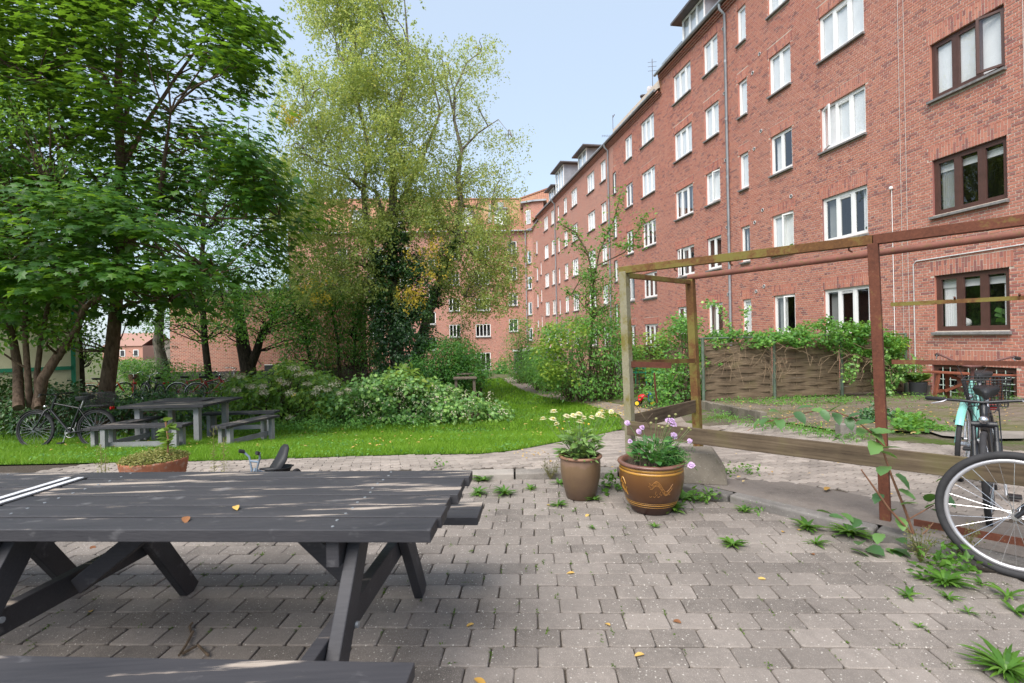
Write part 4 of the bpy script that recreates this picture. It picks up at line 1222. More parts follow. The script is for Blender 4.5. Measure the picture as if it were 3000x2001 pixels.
top1 = Vector((p1t.x - 0.03, 5.01, 2.0)); far = FA0 + (FB0 - FA0) * 1.75
top2 = Vector((p2t.x, 3.54, 1.995)); dtop = (top2 - top1)
rail('beam', top1, top1 + dtop * 1.0, 0.06, 0.066, M_RUSTM)
rail('beam', top1 + dtop * 1.002, top1 + dtop * 1.75 + Vector((0, 0, 0.02)), 0.06, 0.066, M_RUST)
rail('side_beam', Vector((p1t.x, 5.0, 1.955)), Vector((p3t.x, 6.15, 1.985)), 0.05, 0.05, M_RUSTM)
b = MB(); q0 = Vector((p3t.x - 0.02, 6.15, 2.045)); b.tube([q0, q0 + Vector((dtop.x, dtop.y, 0.05)) * 0.8, q0 + Vector((dtop.x, dtop.y, 0.06)) * 1.9], 0.034, 14); b.build('pipe', M_PIPE, fr_, True)
mid = lambda k, z: Vector((FA0.x + (FB0.x - FA0.x) * k, FA0.y + (FB0.y - FA0.y) * k, z))
rail('rail', mid(1.02, 1.545), mid(1.75, 1.555), 0.012, 0.026, M_RUSTM, 0)
for k in (1.18, 1.32, 1.45, 1.6):
    b = MB(); q = mid(k, 1.56); b.tube([q + Vector((-0.012, -0.012, 0)), q + Vector((-0.03, -0.03, 0.012))], 0.006, 6); b.build('bolt', M_RUST, fr_)
rail('rail', mid(1.02, 1.152), mid(1.75, 1.157), 0.012, 0.03, M_RUST, 0)
rail('side_rail', Vector((p1t.x + 0.04, 5.0, 1.1)), Vector((p3t.x + 0.03, 6.1, 1.045)), 0.012, 0.05, M_RUSTM, 0)
rail('broken_rail', Vector((p1t.x + 0.045, 4.97, 1.085)), Vector((p1t.x + 0.46, 5.05, 1.06)), 0.03, 0.055, M_RUST, 0)
b = MB(); b.tube([P(1917, 1092, 5.4), P(1919, 1130, 5.4), P(1925, 1180, 5.42)], 0.010, 6); b.build('hanging_rod', M_RUST, fr_)
o = rail('plank', mid(0.035, 0.485) + Vector((-0.02, -0.05, 0)), mid(1.72, 0.50) + Vector((-0.02, -0.05, 0)), 0.028, 0.135, M_OLDW, 0.004)
M_OLDW2 = weathered('mossy_plank', (0.69, 0.72))
rail('plank', Vector((p1t.x + 0.05, 4.98, 0.52)), Vector((p3t.x + 0.07, 6.18, 0.50)), 0.028, 0.15, M_OLDW2, 0.004)
rail('angle_iron', mid(1.06, 0.075) + Vector((0, -0.03, 0)), mid(2.1, 0.085) + Vector((0, -0.03, 0)), 0.008, 0.06, M_RUST, 0)
rail('angle_iron', mid(1.06, 0.05) + Vector((0.02, 0.0, 0)), mid(2.1, 0.06) + Vector((0.02, 0.0, 0)), 0.055, 0.008, M_RUST, 0)
for k in (0.52, 0.28, 0.93):
    b = MB(); q = top1 + dtop * k - Vector((0, 0, 0.033)); b.tube([q, q + Vector((0.0, 0, -0.02)), q + Vector((0.02, -0.01, -0.035))], 0.006, 6); b.build('hook', M_RUST, fr_)

# ------------------------------------------------------------------ wicker fence
M_SLAT = weathered('wicker_slat', FN, 1.55)
M_GPOLE = plain('green_pole', (0.10, 0.135, 0.10), 0.7, 0.3, 0, 0.3, 9, 0.2)
wf = thing('wicker_fence', 'woven wooden fence of three panels overgrown by a climber, against the house', 'fence')
ANG_N = math.atan2(FN.y, FN.x)
def slat_mesh(w, ph, h=0.098):
    b = MB(); n = 16; v = []
    for i in range(n + 1):
        x = w * i / n; y = 0.019 * math.cos(3 * math.pi * i / n + ph)
        for dy, z in ((-0.004, 0), (-0.004, h), (0.004, h), (0.004, 0)): v.append((x, y + dy, z))
    f = []
    for i in range(n):
        for k in range(4):
            k2 = (k + 1) % 4; f.append((4 * i + k, 4 * i + k2, 4 * i + 4 + k2, 4 * i + 4 + k))
    b.add(v, np.array(f)); b.add(v[:4], [(0, 1, 2, 3)]); b.add(v[-4:], [(3, 2, 1, 0)])
    return b.mesh('slat', M_SLAT)
PW, PH = 1.80, 1.42
sl_a, sl_b = slat_mesh(PW - 0.12, 0), slat_mesh(PW - 0.12, math.pi)
def panel(root, org, rz, gz0, w=PW, mats=(M_SLAT, M_GPOLE), rows=13):
    rr = random.Random(int(org[0] * 77))
    pts = lambda x, z, y=0: Vector((org[0] + math.cos(rz) * x - math.sin(rz) * y, org[1] + math.sin(rz) * x + math.cos(rz) * y, gz0 + z))
    for i in range(rows):
        o = inst(sl_a if i % 2 else sl_b, 'slat', root, pts(0.06, 0.13 + i * 0.094), (rr.uniform(-.05, .05), rr.uniform(-.004, .004), rz))
    for x in (0.03, w - 0.03):
        b = MB(); b.box((0, 0, PH / 2 + 0.02), (0.055, 0.045, PH)); o = b.build('frame_board', M_SLAT, root); o.location = pts(x, 0); o.rotation_euler = (0, 0, rz)
    for z in (0.1, PH - 0.02):
        b = MB(); b.box((w / 2, -0.012, z), (w - 0.02, 0.07, 0.05 if z > 1 else 0.075)); o = b.build('frame_board', M_SLAT, root); o.location = pts(0, 0); o.rotation_euler = (0, 0, rz)
    for x in (w * 0.33, w * 0.66):
        b = MB(); b.box((x, 0, PH / 2), (0.02, 0.012, PH - 0.1)); o = b.build('batten', M_SLAT, root); o.location = pts(0, 0); o.rotation_euler = (0, 0, rz)
fs = FP(13.25, 0, 0.12)
for i in range(3):
    g0 = Vector((fs.x, fs.y)) + FN * (0.06 + 1.86 * i)
    zz = float(gz(g0.x, g0.y)) + 0.03
    zc = -0.26 - 0.02 * i
    panel(wf, (g0.x, g0.y), ANG_N, zc)
for i in range(4):
    g0 = Vector((fs.x, fs.y)) + FN * (0.03 + 1.86 * i) + FD * -0.06
    b = MB(); b.tube([(g0.x, g0.y, -0.5), (g0.x, g0.y, 1.26)], 0.036, 10); b.build('pole', M_GPOLE, wf, True)
q0 = Vector((fs.x, fs.y)) + FD * -0.06; q1 = q0 + FN * 5.7
b = MB(); b.tube([(q0.x, q0.y, 1.24), (q1.x, q1.y, 1.24)], 0.02, 8); b.build('top_rail', M_GPOLE, wf, True)
wf2 = thing('wicker_fence', 'single greenish wicker fence panel farther back behind the shrubs', 'fence')
q = P(1845, 1060, 18.0); panel(wf2, (q.x, q.y), R(-4), -0.45); 
b = MB(); b.tube([(q.x, q.y, -0.6), (q.x, q.y, 1.2)], 0.05, 8); b.build('pole', M_SLAT, wf2)

# ------------------------------------------------------------------ red trestle bench and pots by the house
M_REDW = plain('red_stained_wood', (0.19, 0.062, 0.035), 0.75, 0.25, 0, 0.35, 6, 0.3)
tb = thing('trestle_bench', 'reddish brown wooden trestle bench below the brown ground floor window', 'bench')
a0 = P(2755, 1100, 11.25); a1 = P(2925, 1103, 10.3)
dirb = Vector((a1.x - a0.x, a1.y - a0.y, 0)); Lb = dirb.length; dirb.normalize(); nb = Vector((-dirb.y, dirb.x, 0))
zt, zg_ = 0.40, -0.20
bp = lambda x, y, z: Vector((a0.x, a0.y, 0)) + dirb * x + nb * y + Vector((0, 0, z))
for k in range(3):
    b = MB(); b.bar(bp(-0.25, -0.13 + k * 0.13, zt), bp(Lb + 0.2, -0.13 + k * 0.13, zt), 0.12, 0.032); b.build('seat_plank', M_REDW, tb, bevel=0.004)
for x in (0.05, Lb - 0.08):
    for sg in (-1, 1):
        b = MB(); b.bar(bp(x, sg * 0.14, zt - 0.02), bp(x - 0.05 if x < 0.5 else x + 0.02, sg * 0.24, zg_), 0.07, 0.04); b.build('leg', M_REDW, tb)
    b = MB(); b.bar(bp(x, -0.2, 0.0), bp(x, 0.2, 0.0), 0.05, 0.06); b.build('cross_bar', M_REDW, tb)
b = MB(); b.bar(bp(0.1, 0.02, zt - 0.03), bp(Lb - 0.1, 0.02, 0.0), 0.04, 0.06); b.build('brace', M_REDW, tb)
b = MB(); b.bar(bp(0.1, -0.02, 0.0), bp(Lb - 0.4, -0.02, zt - 0.12), 0.04, 0.06); b.build('brace', M_REDW, tb)
M_ANTH = plain('anthracite_plastic', (0.045, 0.047, 0.052), 0.5, 0.35, 0, 0.15, 6, 0.1)
hp = G(2690, 1160); hz = float(gz(*hp)) - 0.02
t = thing('plant_pot', 'dark grey round pot with the big leaved plant at the house wall', 'plant pot', (hp[0], hp[1], hz))
b = MB(); b.lathe([(0, 0), (0.15, 0), (0.155, 0.02), (0.185, 0.34), (0.19, 0.36), (0.175, 0.36), (0.16, 0.28)], 28); b.build('body', M_ANTH, t, True)
b = MB(); b.lathe([(0.172, 0.3), (0, 0.32)], 20); b.build('soil', M_DIRT, t)
pp = G(2607, 1153); 
t = thing('plant_pot', 'pale clay pot half hidden behind the rusty post', 'plant pot', (pp[0], pp[1], float(gz(*pp)) - 0.01))
b = MB(); b.lathe([(0, 0), (0.13, 0), (0.19, 0.28), (0.2, 0.3), (0.19, 0.31), (0.17, 0.26), (0, 0.25)], 24); b.build('body', plain('pale_clay', (0.40, 0.38, 0.29), 0.8, 0.2, 0, 0.2, 6), t, True)

# ------------------------------------------------------------------ bicycles
M_TYRE = plain('tyre_rubber', (0.035, 0.034, 0.036), 0.75, 0.3, 0, 0.25, 20, 0.2)
M_ALU = plain('aluminium', (0.52, 0.51, 0.53), 0.35, 0.5, 0.6, 0.1, 12, 0.05)
M_CHROME = plain('chrome', (0.62, 0.62, 0.64), 0.2, 0.5, 0.9, 0.08, 12, 0.05)
M_BLKM = plain('black_metal', (0.022, 0.022, 0.025), 0.35, 0.5, 0, 0.25, 9, 0.05)
M_BLKP = plain('black_plastic', (0.02, 0.02, 0.022), 0.55, 0.4, 0, 0.25, 9, 0.1)
M_WICK = plain('wicker', (0.21, 0.14, 0.085), 0.85, 0.2, 0, 0.35, 40, 0.5)
M_REFL = plain('red_reflector', (0.5, 0.01, 0.012), 0.2, 0.5, 0, 0.1)
def metal(name, c): return plain(name, c, 0.35, 0.5, 0.0, 0.12, 5, 0.03)
def bicycle(label, x, y, z0, head, fm, group, lean=0.0, r=0.345, low=False, hb='flat', gripm=None, basket=None, tyre=None, guard=None, sadm=None, steer=0.0, hbm=None, fork='plain', carrier=True, barends=0.0, hbh=0.0, tw=0.019, rimm=None, spk=None):
    tyre = tyre or M_TYRE; gripm = gripm or M_BLKP; sadm = sadm or M_BLKP; hbm = hbm or M_BLKM
    t = thing('bicycle', label, 'bicycle', (x, y, z0), head, group)
    t.rotation_euler = (lean, 0, head)
    WB = 1.06
    Zh = r + 0.60; hd = Vector((0.80, 0, r + 0.30)); ht = Vector((0.74, 0, r + 0.48))
    bb = Vector((0.46, 0, r - 0.06)); st = Vector((0.30, 0, r + 0.36))
    def wheel(cx, nsp=28, st_=None):
        w = MB()
        w.tube([(0, -0.045, 0), (0, 0.045, 0)], 0.022, 10)
        for k in range(nsp):
            a = 2 * math.pi * k / nsp; a2 = a + (0.5 if k % 4 < 2 else -0.5); sy = 0.033 if k % 2 else -0.033
            w.tube([(0.022 * math.cos(a2), sy, 0.022 * math.sin(a2)), ((r - 0.035) * math.cos(a), 0, (r - 0.035) * math.sin(a))], 0.0013, 4, cap=False)
        o = w.build('wheel', spk or M_CHROME, t); o.location = (cx, 0, r)
        q = MB(); q.torus((0, 0, 0), (1, 0, 0), (0, 0, 1), r - tw, tw, 56, 10); q.build('tyre', tyre, o, True)
        q = MB(); q.torus((0, 0, 0), (1, 0, 0), (0, 0, 1), r - 2 * tw - 0.009, 0.013, 56, 8, sq=0.85); q.build('rim', rimm or M_ALU, o, True)
        return o
    wheel(0); fw = wheel(WB)
    f = MB()
    f.tube([bb, st, st + Vector((-0.03, 0, 0.06))], 0.017, 10)
    f.tube([hd, ht, ht + Vector((-0.01, 0, 0.03))], 0.021, 10)
    f.tube([hd + Vector((-0.01, 0, 0.03)), bb], 0.021, 10)
    if low: f.tube([ht + Vector((0.0, 0, -0.04)), Vector((0.60, 0, r + 0.24)), Vector((0.40, 0, r + 0.10))], 0.016, 10)
    else: f.tube([ht + Vector((0.0, 0, -0.03)), st], 0.017, 10)
    for sy in (-0.055, 0.055):
        f.tube([bb + Vector((0, sy * 0.5, 0)), (0.0, sy, r)], 0.010, 8)
        f.tube([st + Vector((0, sy * 0.3, 0)), (0.0, sy, r)], 0.009, 8)
    f.build('frame', fm, t, True)
    k = MB()
    if fork == 'sus':
        for sy in (-0.06, 0.06):
            k.tube([(WB, sy, r), (0.895, sy, r + 0.24)], 0.022, 10); k.tube([(0.895, sy, r + 0.24), (0.85, sy, r + 0.36)], 0.015, 10)
        k.tube([(0.85, -0.07, r + 0.36), (0.85, 0.07, r + 0.36)], 0.024, 10); k.tube([(0.85, 0, r + 0.36), hd, ht], 0.026, 10)
    else:
        for sy in (-0.055, 0.055): k.tube([(WB, sy, r), (0.98, sy, r + 0.1), (0.86, sy * 0.85, r + 0.33), (0.845, 0, r + 0.36)], [0.011, 0.013, 0.016, 0.017], 8)
        k.tube([(0.845, 0, r + 0.36), hd, ht + Vector((-0.015, 0, 0.06))], 0.015, 10)
    k.build('fork', fm if fork != 'sus' else M_BLKM, t, True)
    h = MB(); top = ht + Vector((-0.03, 0, 0.10 + hbh))
    h.tube([ht, top, top + Vector((0.05, 0, 0.02))], 0.013, 8)
    cpt = top + Vector((0.05, 0, 0.02)); ends = []
    for sg in (-1, 1):
        if hb == 'flat': pts = [cpt, cpt + Vector((0.0, sg * 0.16, 0.015)), cpt + Vector((-0.05, sg * 0.30, 0.02))]
        else: pts = [cpt, cpt + Vector((0.03, sg * 0.06, 0.01)), cpt + Vector((0.0, sg * 0.17, 0.07)), cpt + Vector((-0.07, sg * 0.25, 0.10)), cpt + Vector((-0.20, sg * 0.28, 0.085))]
        h.tube(pts, 0.011, 8); ends.append((pts[-2], pts[-1]))
    hbo = h.build('handlebar', hbm, t, True)
    for (pa, pe), sg in zip(ends, (-1, 1)):
        d = (pe - pa).normalized()
        g = MB(); g.tube([pe - d * 0.09, pe + d * 0.03, pe + d * 0.04], [0.016, 0.017, 0.012], 10); g.build('grip', gripm, hbo, True)
        g = MB(); g.tube([pe - d * 0.10, pe - d * 0.08 + Vector((0.045, 0, -0.01)), pe + Vector((0.04, 0, -0.035))], 0.0055, 6); g.build('brake_lever', M_ALU, hbo, True)
    g = MB(); g.tube([cpt + Vector((0, -0.1, 0.0)), cpt + Vector((0.1, -0.05, -0.08)), Vector((0.86, -0.03, r + 0.38))], 0.003, 5)
    g.tube([cpt + Vector((0, 0.1, 0.0)), cpt + Vector((0.09, 0.06, -0.06)), ht + Vector((0.02, 0.03, -0.05))], 0.003, 5); g.build('cable', M_BLKP, hbo)
    s = MB(); sp = st + Vector((-0.075, 0, 0.17))
    sv_ = [(-0.13, 0.0, 0.03), (-0.13, 0.075, 0.022), (-0.06, 0.08, 0.015), (0.03, 0.035, 0.01), (0.14, 0.018, 0.0), (0.155, 0, 0.0)]
    top_ = [Vector(q) for q in sv_] + [Vector((q[0], -q[1], q[2])) for q in reversed(sv_[1:-1])]
    n_ = len(top_)
    vv = [q + sp + Vector((0, 0, 0.03)) for q in top_] + [Vector((q.x * 1.03, q.y * 1.08, q.z + 0.012)) + sp for q in top_] + [Vector((q.x * 0.92, q.y * 0.7, q.z - 0.04)) + sp for q in top_]
    s.add(vv, [tuple(range(n_))[::-1]] + [(i, (i + 1) % n_, n_ + (i + 1) % n_, n_ + i) for i in range(n_)] + [(n_ + i, n_ + (i + 1) % n_, 2 * n_ + (i + 1) % n_, 2 * n_ + i) for i in range(n_)])
    so = s.build('saddle', sadm, t, True)
    s = MB(); s.tube([st + Vector((-0.02, 0, 0.0)), sp + Vector((0, 0, -0.02))], 0.0135, 8); s.build('seat_post', M_ALU, t, True)
    c_ = MB(); c_.torus(bb, (1, 0, 0), (0, 0, 1), 0.085, 0.006, 24, 6); c_.tube([bb + Vector((0, -0.07, 0)), bb + Vector((0, 0.07, 0))], 0.02, 10)
    c_.tube([bb + Vector((0, 0.07, 0)), bb + Vector((0.05, 0.075, -0.16))], 0.010, 6); c_.tube([bb + Vector((0, -0.07, 0)), bb + Vector((-0.05, -0.075, 0.16))], 0.010, 6)
    c_.build('crank', M_ALU if fm is not M_BLKM else M_BLKM, t, True)
    for q, sy in (((0.05, -0.16), 0.12), ((-0.05, 0.16), -0.12)):
        g = MB(); g.box(bb + Vector((q[0], sy, q[1])), (0.085, 0.08, 0.022)); g.build('pedal', M_BLKP, t, bevel=0.006)
    g = MB()
    for dz in (0.085, -0.085): g.tube([bb + Vector((0, -0.04, dz)), (0, -0.04, r + dz * 0.35)], 0.005, 5)
    g.torus((0, -0.04, r), (1, 0, 0), (0, 0, 1), 0.035, 0.012, 16, 6); g.build('chain', M_BLKM, t)
    if guard is not None:
        for cx, a0, a1 in ((0, R(10), R(190)), (WB, R(35), R(150))):
            g = MB(); nn = 20; v = []
            for i in range(nn + 1):
                a = a0 + (a1 - a0) * i / nn; q = Vector((cx + (r + 0.02) * math.cos(a), 0, r + (r + 0.02) * math.sin(a))); q2 = Vector((cx + (r + 0.008) * math.cos(a), 0, r + (r + 0.008) * math.sin(a)))
                v += [q2 + Vector((0, -0.028, 0)), q + Vector((0, -0.012, 0)), q + Vector((0, 0.012, 0)), q2 + Vector((0, 0.028, 0))]
            g.add(v, np.array([[4 * i + k_, 4 * i + k_ + 1, 4 * i + 5 + k_, 4 * i + 4 + k_] for i in range(nn) for k_ in range(3)])); g.build('mudguard', guard, t, True)
    if carrier:
        g = MB()
        for sy in (-0.06, 0.06):
            g.tube([(0.2, sy, 2 * r + 0.05), (-0.25, sy, 2 * r + 0.06)], 0.005, 6); g.tube([(-0.12, sy, 2 * r + 0.055), (0, sy, r)], 0.005, 6)
        for q in range(4): g.tube([(0.15 - q * 0.13, -0.06, 2 * r + 0.055), (0.15 - q * 0.13, 0.06, 2 * r + 0.055)], 0.004, 6)
        g.build('carrier', M_BLKM if fm is not M_ORANGE else fm, t)
        g = MB(); g.box((-0.27, 0, 2 * r + 0.02), (0.03, 0.09, 0.05)); g.build('rear_light', M_REFL, t, bevel=0.01)
    def basket_at(c0, mat, kind, sx=0.17, sy=0.13, hh=0.24):
        g = MB(); nr = 12
        if kind == 'mesh':
            for z, k_ in ((0, 0.8), (hh, 1.0)):
                pts = [Vector((c0[0] + k_ * sx * a, c0[1] + k_ * sy * b_, c0[2] + z)) for a, b_ in ((-1, -1), (1, -1), (1, 1), (-1, 1), (-1, -1))]
                g.tube(pts, 0.006, 6)
            for e in range(1, 9):
                z = hh * e / 9; k_ = 0.8 + 0.2 * e / 9
                g.tube([Vector((c0[0] + k_ * sx * a, c0[1] + k_ * sy * b_, c0[2] + z)) for a, b_ in ((-1, -1), (1, -1), (1, 1), (-1, 1), (-1, -1))], 0.0026, 4, cap=False)
            for a, b_ in ((-1, -1), (1, -1), (1, 1), (-1, 1)):
                a2, b2 = {(-1, -1): (1, -1), (1, -1): (1, 1), (1, 1): (-1, 1), (-1, 1): (-1, -1)}[(a, b_)]
                for q in range(nr):
                    w = q / nr; u_, v_ = a + (a2 - a) * w, b_ + (b2 - b_) * w
                    g.tube([(c0[0] + 0.8 * sx * u_, c0[1] + 0.8 * sy * v_, c0[2]), (c0[0] + sx * u_, c0[1] + sy * v_, c0[2] + hh)], 0.0026, 4, cap=False)
            for q in range(8): g.tube([(c0[0] - 0.8 * sx, c0[1] + 0.8 * sy * (q / 3.5 - 1), c0[2]), (c0[0] + 0.8 * sx, c0[1] + 0.8 * sy * (q / 3.5 - 1), c0[2])], 0.0026, 4, cap=False)
        else:
            n = 28
            for e in range(9):
                z = hh * e / 8; k_ = 0.78 + 0.22 * e / 8
                g.tube([Vector((c0[0] + k_ * sx * math.cos(6.2832 * i / n), c0[1] + k_ * sy * math.sin(6.2832 * i / n), c0[2] + z)) for i in range(n + 1)], 0.016, 5, cap=False)
            g.box((c0[0], c0[1], c0[2] + 0.005), (sx * 1.1, sy * 1.1, 0.01))
        g.build('basket', mat, t)
    if basket == 'front_mesh': basket_at((0.95, 0, r + 0.42), M_BLKP, 'mesh')
    if basket == 'rear_mesh': basket_at((-0.05, 0, 2 * r + 0.07), M_BLKP, 'mesh', 0.2, 0.15, 0.22)
    if basket == 'front_wicker': basket_at((0.94, 0, r + 0.40), M_WICK, 'w', 0.19, 0.16, 0.22)
    if basket == 'front_brown': basket_at((0.94, 0, r + 0.36), plain('brown_wicker', (0.13, 0.055, 0.04), 0.8, 0.2, 0, 0.3, 30), 'w', 0.18, 0.16, 0.26)
    # front and rear lamps
    g = MB(); g.ell((0.90, 0, r + 0.40), (0.03, 0.028, 0.028), 12, 8); g.build('lamp', M_CHROME, t, True)
    return t
M_ORANGE = metal('orange_lacquer', (0.55, 0.07, 0.025)); M_REDL = metal('red_lacquer', (0.33, 0.03, 0.035)); M_TURQ = metal('turquoise_lacquer', (0.22, 0.52, 0.47))
M_WHITEL = metal('white_lacquer', (0.66, 0.70, 0.70)); M_GREYL = metal('grey_lacquer', (0.10, 0.105, 0.12)); M_BLKL = metal('black_lacquer', (0.016, 0.016, 0.019))
M_BROWNL = plain('brown_leather', (0.12, 0.055, 0.045), 0.5, 0.4)
RG = 'bicycles parked at the rusty frame'
bicycle('black bicycle cut off by the right edge, silver rimmed front wheel on the paving', 2.74 + 0.72 * 1.06, 2.80 - 0.69 * 1.06, 0.0, math.atan2(0.69, -0.72), M_BLKL, RG, 0.02, 0.345, tw=0.021, guard=None, basket=None)
bicycle('black bicycle with suspension fork and wire basket standing behind the low plank', 3.30 + 0.70 * 1.06, 3.55 + 0.71 * 1.06, -0.03, math.atan2(-0.71, -0.70), M_BLKL, RG, 0.05, 0.34, fork='sus', guard=None, basket='rear_mesh', hb='flat', rimm=M_BLKM, hbh=-0.09)
bicycle('turquoise bicycle with high curved handlebar, farthest of those at the frame', 4.12 + 0.75 * 0.8, 4.66 + 0.66 * 0.8, 0.02, math.atan2(-0.66, -0.75), M_TURQ, RG, -0.04, 0.34, low=True, hb='swept', hbm=plain('brown_bar', (0.16, 0.075, 0.065), 0.4), guard=M_TURQ, hbh=0.06)
LB = 'bicycles parked under the trees'
bicycle('black bicycle standing alone on the grass at the far left with a rear basket', -7.27, 8.9, -0.42, math.pi, M_BLKL, None, 0.05, 0.335, basket='rear_mesh', guard=M_BLKP, rimm=M_BLKM, spk=M_ZINC)
def back(label, px, dy, head, fm, **kw):
    q = P(px, 1180, 18.6 + dy)
    bicycle(label, q.x, q.y, float(gz(q.x, q.y)) + 0.12, R(head), fm, LB, **kw)
back('orange bicycle with orange carrier left of the maple trunk', 262, 0.0, 55, M_ORANGE, guard=M_WHITEL, hbm=M_CHROME, hb='swept')
back('orange bicycle with a wicker basket right of the maple trunk', 395, 0.2, 128, M_ORANGE, basket='front_wicker', guard=M_BLKP, hbm=M_CHROME, hb='swept', hbh=0.05, sadm=M_BROWNL, low=True)
back('black bicycle with high handlebar between the wicker basket and the red bicycles', 470, -0.4, 150, M_BLKL, guard=M_BLKP, hbm=M_CHROME, hb='swept')
back('dark red bicycle with carrier behind the square garden table', 520, 0.3, 30, M_REDL, guard=M_WHITEL, hb='flat')
back('red and white bicycle with pale child seat behind the square garden table', 575, -0.2, 35, M_REDL, guard=M_ALU, hbm=M_CHROME, hb='swept', basket=None)
back('red bicycle with brown basket and bright curved handlebar nearest the brick garage', 625, 0.2, 48, M_REDL, basket='front_brown', hbm=M_CHROME, hb='swept', hbh=0.14, gripm=M_ALU)

# child's tricycle behind the picnic table
t = thing('childs_tricycle', 'grey child tricycle with black seat just behind the black picnic table', 'tricycle', (-2.25, 4.4, 0.0))
M_GBLUE = metal('grey_blue_lacquer', (0.17, 0.22, 0.28))
b = MB(); b.torus((0, 0, 0.13), (1, 0, 0), (0, 0, 1), 0.11, 0.02, 24, 8); b.build('front_wheel', M_TYRE, t, True)
b = MB()
for sy in (-0.05, 0.05): b.tube([(0, sy, 0.13), (0.02, sy, 0.32), (0.03, sy * 2.2, 0.44), (-0.02, sy * 3.4, 0.50)], 0.013, 8)
b.tube([(0.025, -0.09, 0.40), (0.025, 0.09, 0.40)], 0.011, 8); b.tube([(0.02, 0, 0.32), (0.16, 0, 0.26), (0.42, 0, 0.24)], 0.02, 8)
b.build('frame', M_GBLUE, t, True)
for sy in (-0.17, 0.17):
    b = MB(); b.tube([(-0.01, sy * 0.9, 0.495), (-0.075, sy * 1.05, 0.512)], [0.019, 0.019], 10); b.build('grip', M_BLKP, t, True)
b = MB(); b.add([(0.18, -0.10, 0.30), (0.18, 0.10, 0.30), (0.36, 0.12, 0.28), (0.36, -0.12, 0.28), (0.46, 0.115, 0.36), (0.46, -0.115, 0.36), (0.53, 0.08, 0.47), (0.53, -0.08, 0.47), (0.55, 0.04, 0.50), (0.55, -0.04, 0.50)], np.array([[0, 3, 2, 1], [3, 5, 4, 2], [5, 7, 6, 4], [7, 9, 8, 6]]))
o = b.build('seat', M_BLKP, t, True); sdm = o.modifiers.new('thick', 'SOLIDIFY'); sdm.thickness = 0.018
for sy in (-0.2, 0.2):
    b = MB(); b.torus((0.55, sy, 0.13), (1, 0, 0), (0, 0, 1), 0.10, 0.024, 24, 8); b.ell((0.55, sy, 0.13), (0.08, 0.012, 0.08), 16, 6); b.build('rear_wheel', M_TYRE, t, True)
t.rotation_euler = (0, 0, R(64)); t.scale = (0.62, 0.62, 0.86)
b = MB(); b.lathe([(0, 0.0), (0.10, 0.0), (0.15, 0.075), (0.16, 0.08), (0.15, 0.08), (0.1, 0.02), (0, 0.015)], 28)
o = b.build('black_bowl', M_BLKP, None, True); o.location = (-2.1, 4.62, 0.19); o.scale = (0.6, 0.6, 0.7)
tag(o, 'shallow black plastic bowl beside the child tricycle', 'bowl')
o2 = MB(); o2.box((0, 0, 0.095), (0.22, 0.22, 0.19)); o2 = o2.build('stool_block', M_BLKP, None, bevel=0.01); o2.location = (-2.1, 4.62, 0.0); o2.scale = (0.7, 0.7, 1); tag(o2, 'black plastic crate under the shallow bowl behind the picnic table', 'crate')

# toy tricycle, red, blue and yellow
q = G(1890, 1190)
t = thing('toy_tricycle', 'small red and blue plastic toy tricycle with yellow wheels on the leaf strewn path', 'toy tricycle', (q[0], q[1], float(gz(*q)) + 0.01), R(-25))
M_TRED, M_TBLU, M_TYEL = metal('toy_red', (0.6, 0.02, 0.03)), metal('toy_blue', (0.03, 0.16, 0.55)), metal('toy_yellow', (0.75, 0.5, 0.03))
b = MB(); b.ell((-0.04, 0, 0.22), (0.14, 0.085, 0.075), 14, 8); b.ell((-0.12, 0, 0.15), (0.06, 0.1, 0.05), 10, 6); b.build('body', M_TRED, t, True)
b = MB(); b.ell((0.13, 0, 0.22), (0.07, 0.08, 0.13), 14, 8); b.bar((0.15, 0, 0.2), (0.19, 0, 0.05), 0.06, 0.05); b.bar((0.1, -0.17, 0.33), (0.1, 0.17, 0.33), 0.05, 0.035); b.build('front_fork', M_TBLU, t, True)
for sy in (-0.19, 0.19):
    b = MB(); b.ell((0.1, sy, 0.33), (0.022, 0.05, 0.022), 8, 6); b.build('grip', M_TYEL, t, True)
for cx, sy, rr_ in ((0.19, 0.0, 0.085), (-0.17, -0.13, 0.075), (-0.17, 0.13, 0.075)):
    b = MB(); b.tube([(cx, sy - 0.028, rr_), (cx, sy + 0.028, rr_)], rr_, 20); wob = b.build('wheel', M_BLKP, t)
    b = MB(); b.tube([(cx, sy - 0.032, rr_), (cx, sy + 0.032, rr_)], rr_ * 0.66, 16); b.build('hub', M_TYEL, wob)

# ------------------------------------------------------------------ square garden table with four benches
M_GWOOD = blackwood('dark_grey_board', 0.0)
M_GLEG = plain('grey_post', (0.27, 0.27, 0.27), 0.8, 0.2, 0, 0.2, 7, 0.2)
gt_ = -0.42
t = thing('garden_table', 'square dark board table with grey legs on the lawn', 'table', (-6.05, 9.4, gt_), R(-1))
for i in range(9):
    b = MB(); b.box((0, -0.56 + 0.14 * i, 0.705), (1.5, 0.132, 0.04)); b.build('plank', M_GWOOD, t, bevel=0.004)
b = MB(); b.box((-0.05, 0.1, 0.737), (0.9, 0.4, 0.02)); b.build('game_board', M_GWOOD, t)
for sx in (-0.52, 0.52):
    for sy in (-0.42, 0.42):
        b = MB(); b.box((sx, sy, 0.335), (0.09, 0.09, 0.70)); b.build('leg', M_GLEG, t)
for sy in (-0.42, 0.42):
    b = MB(); b.box((0, sy, 0.655), (1.2, 0.05, 0.06)); b.build('rail', M_GLEG, t)
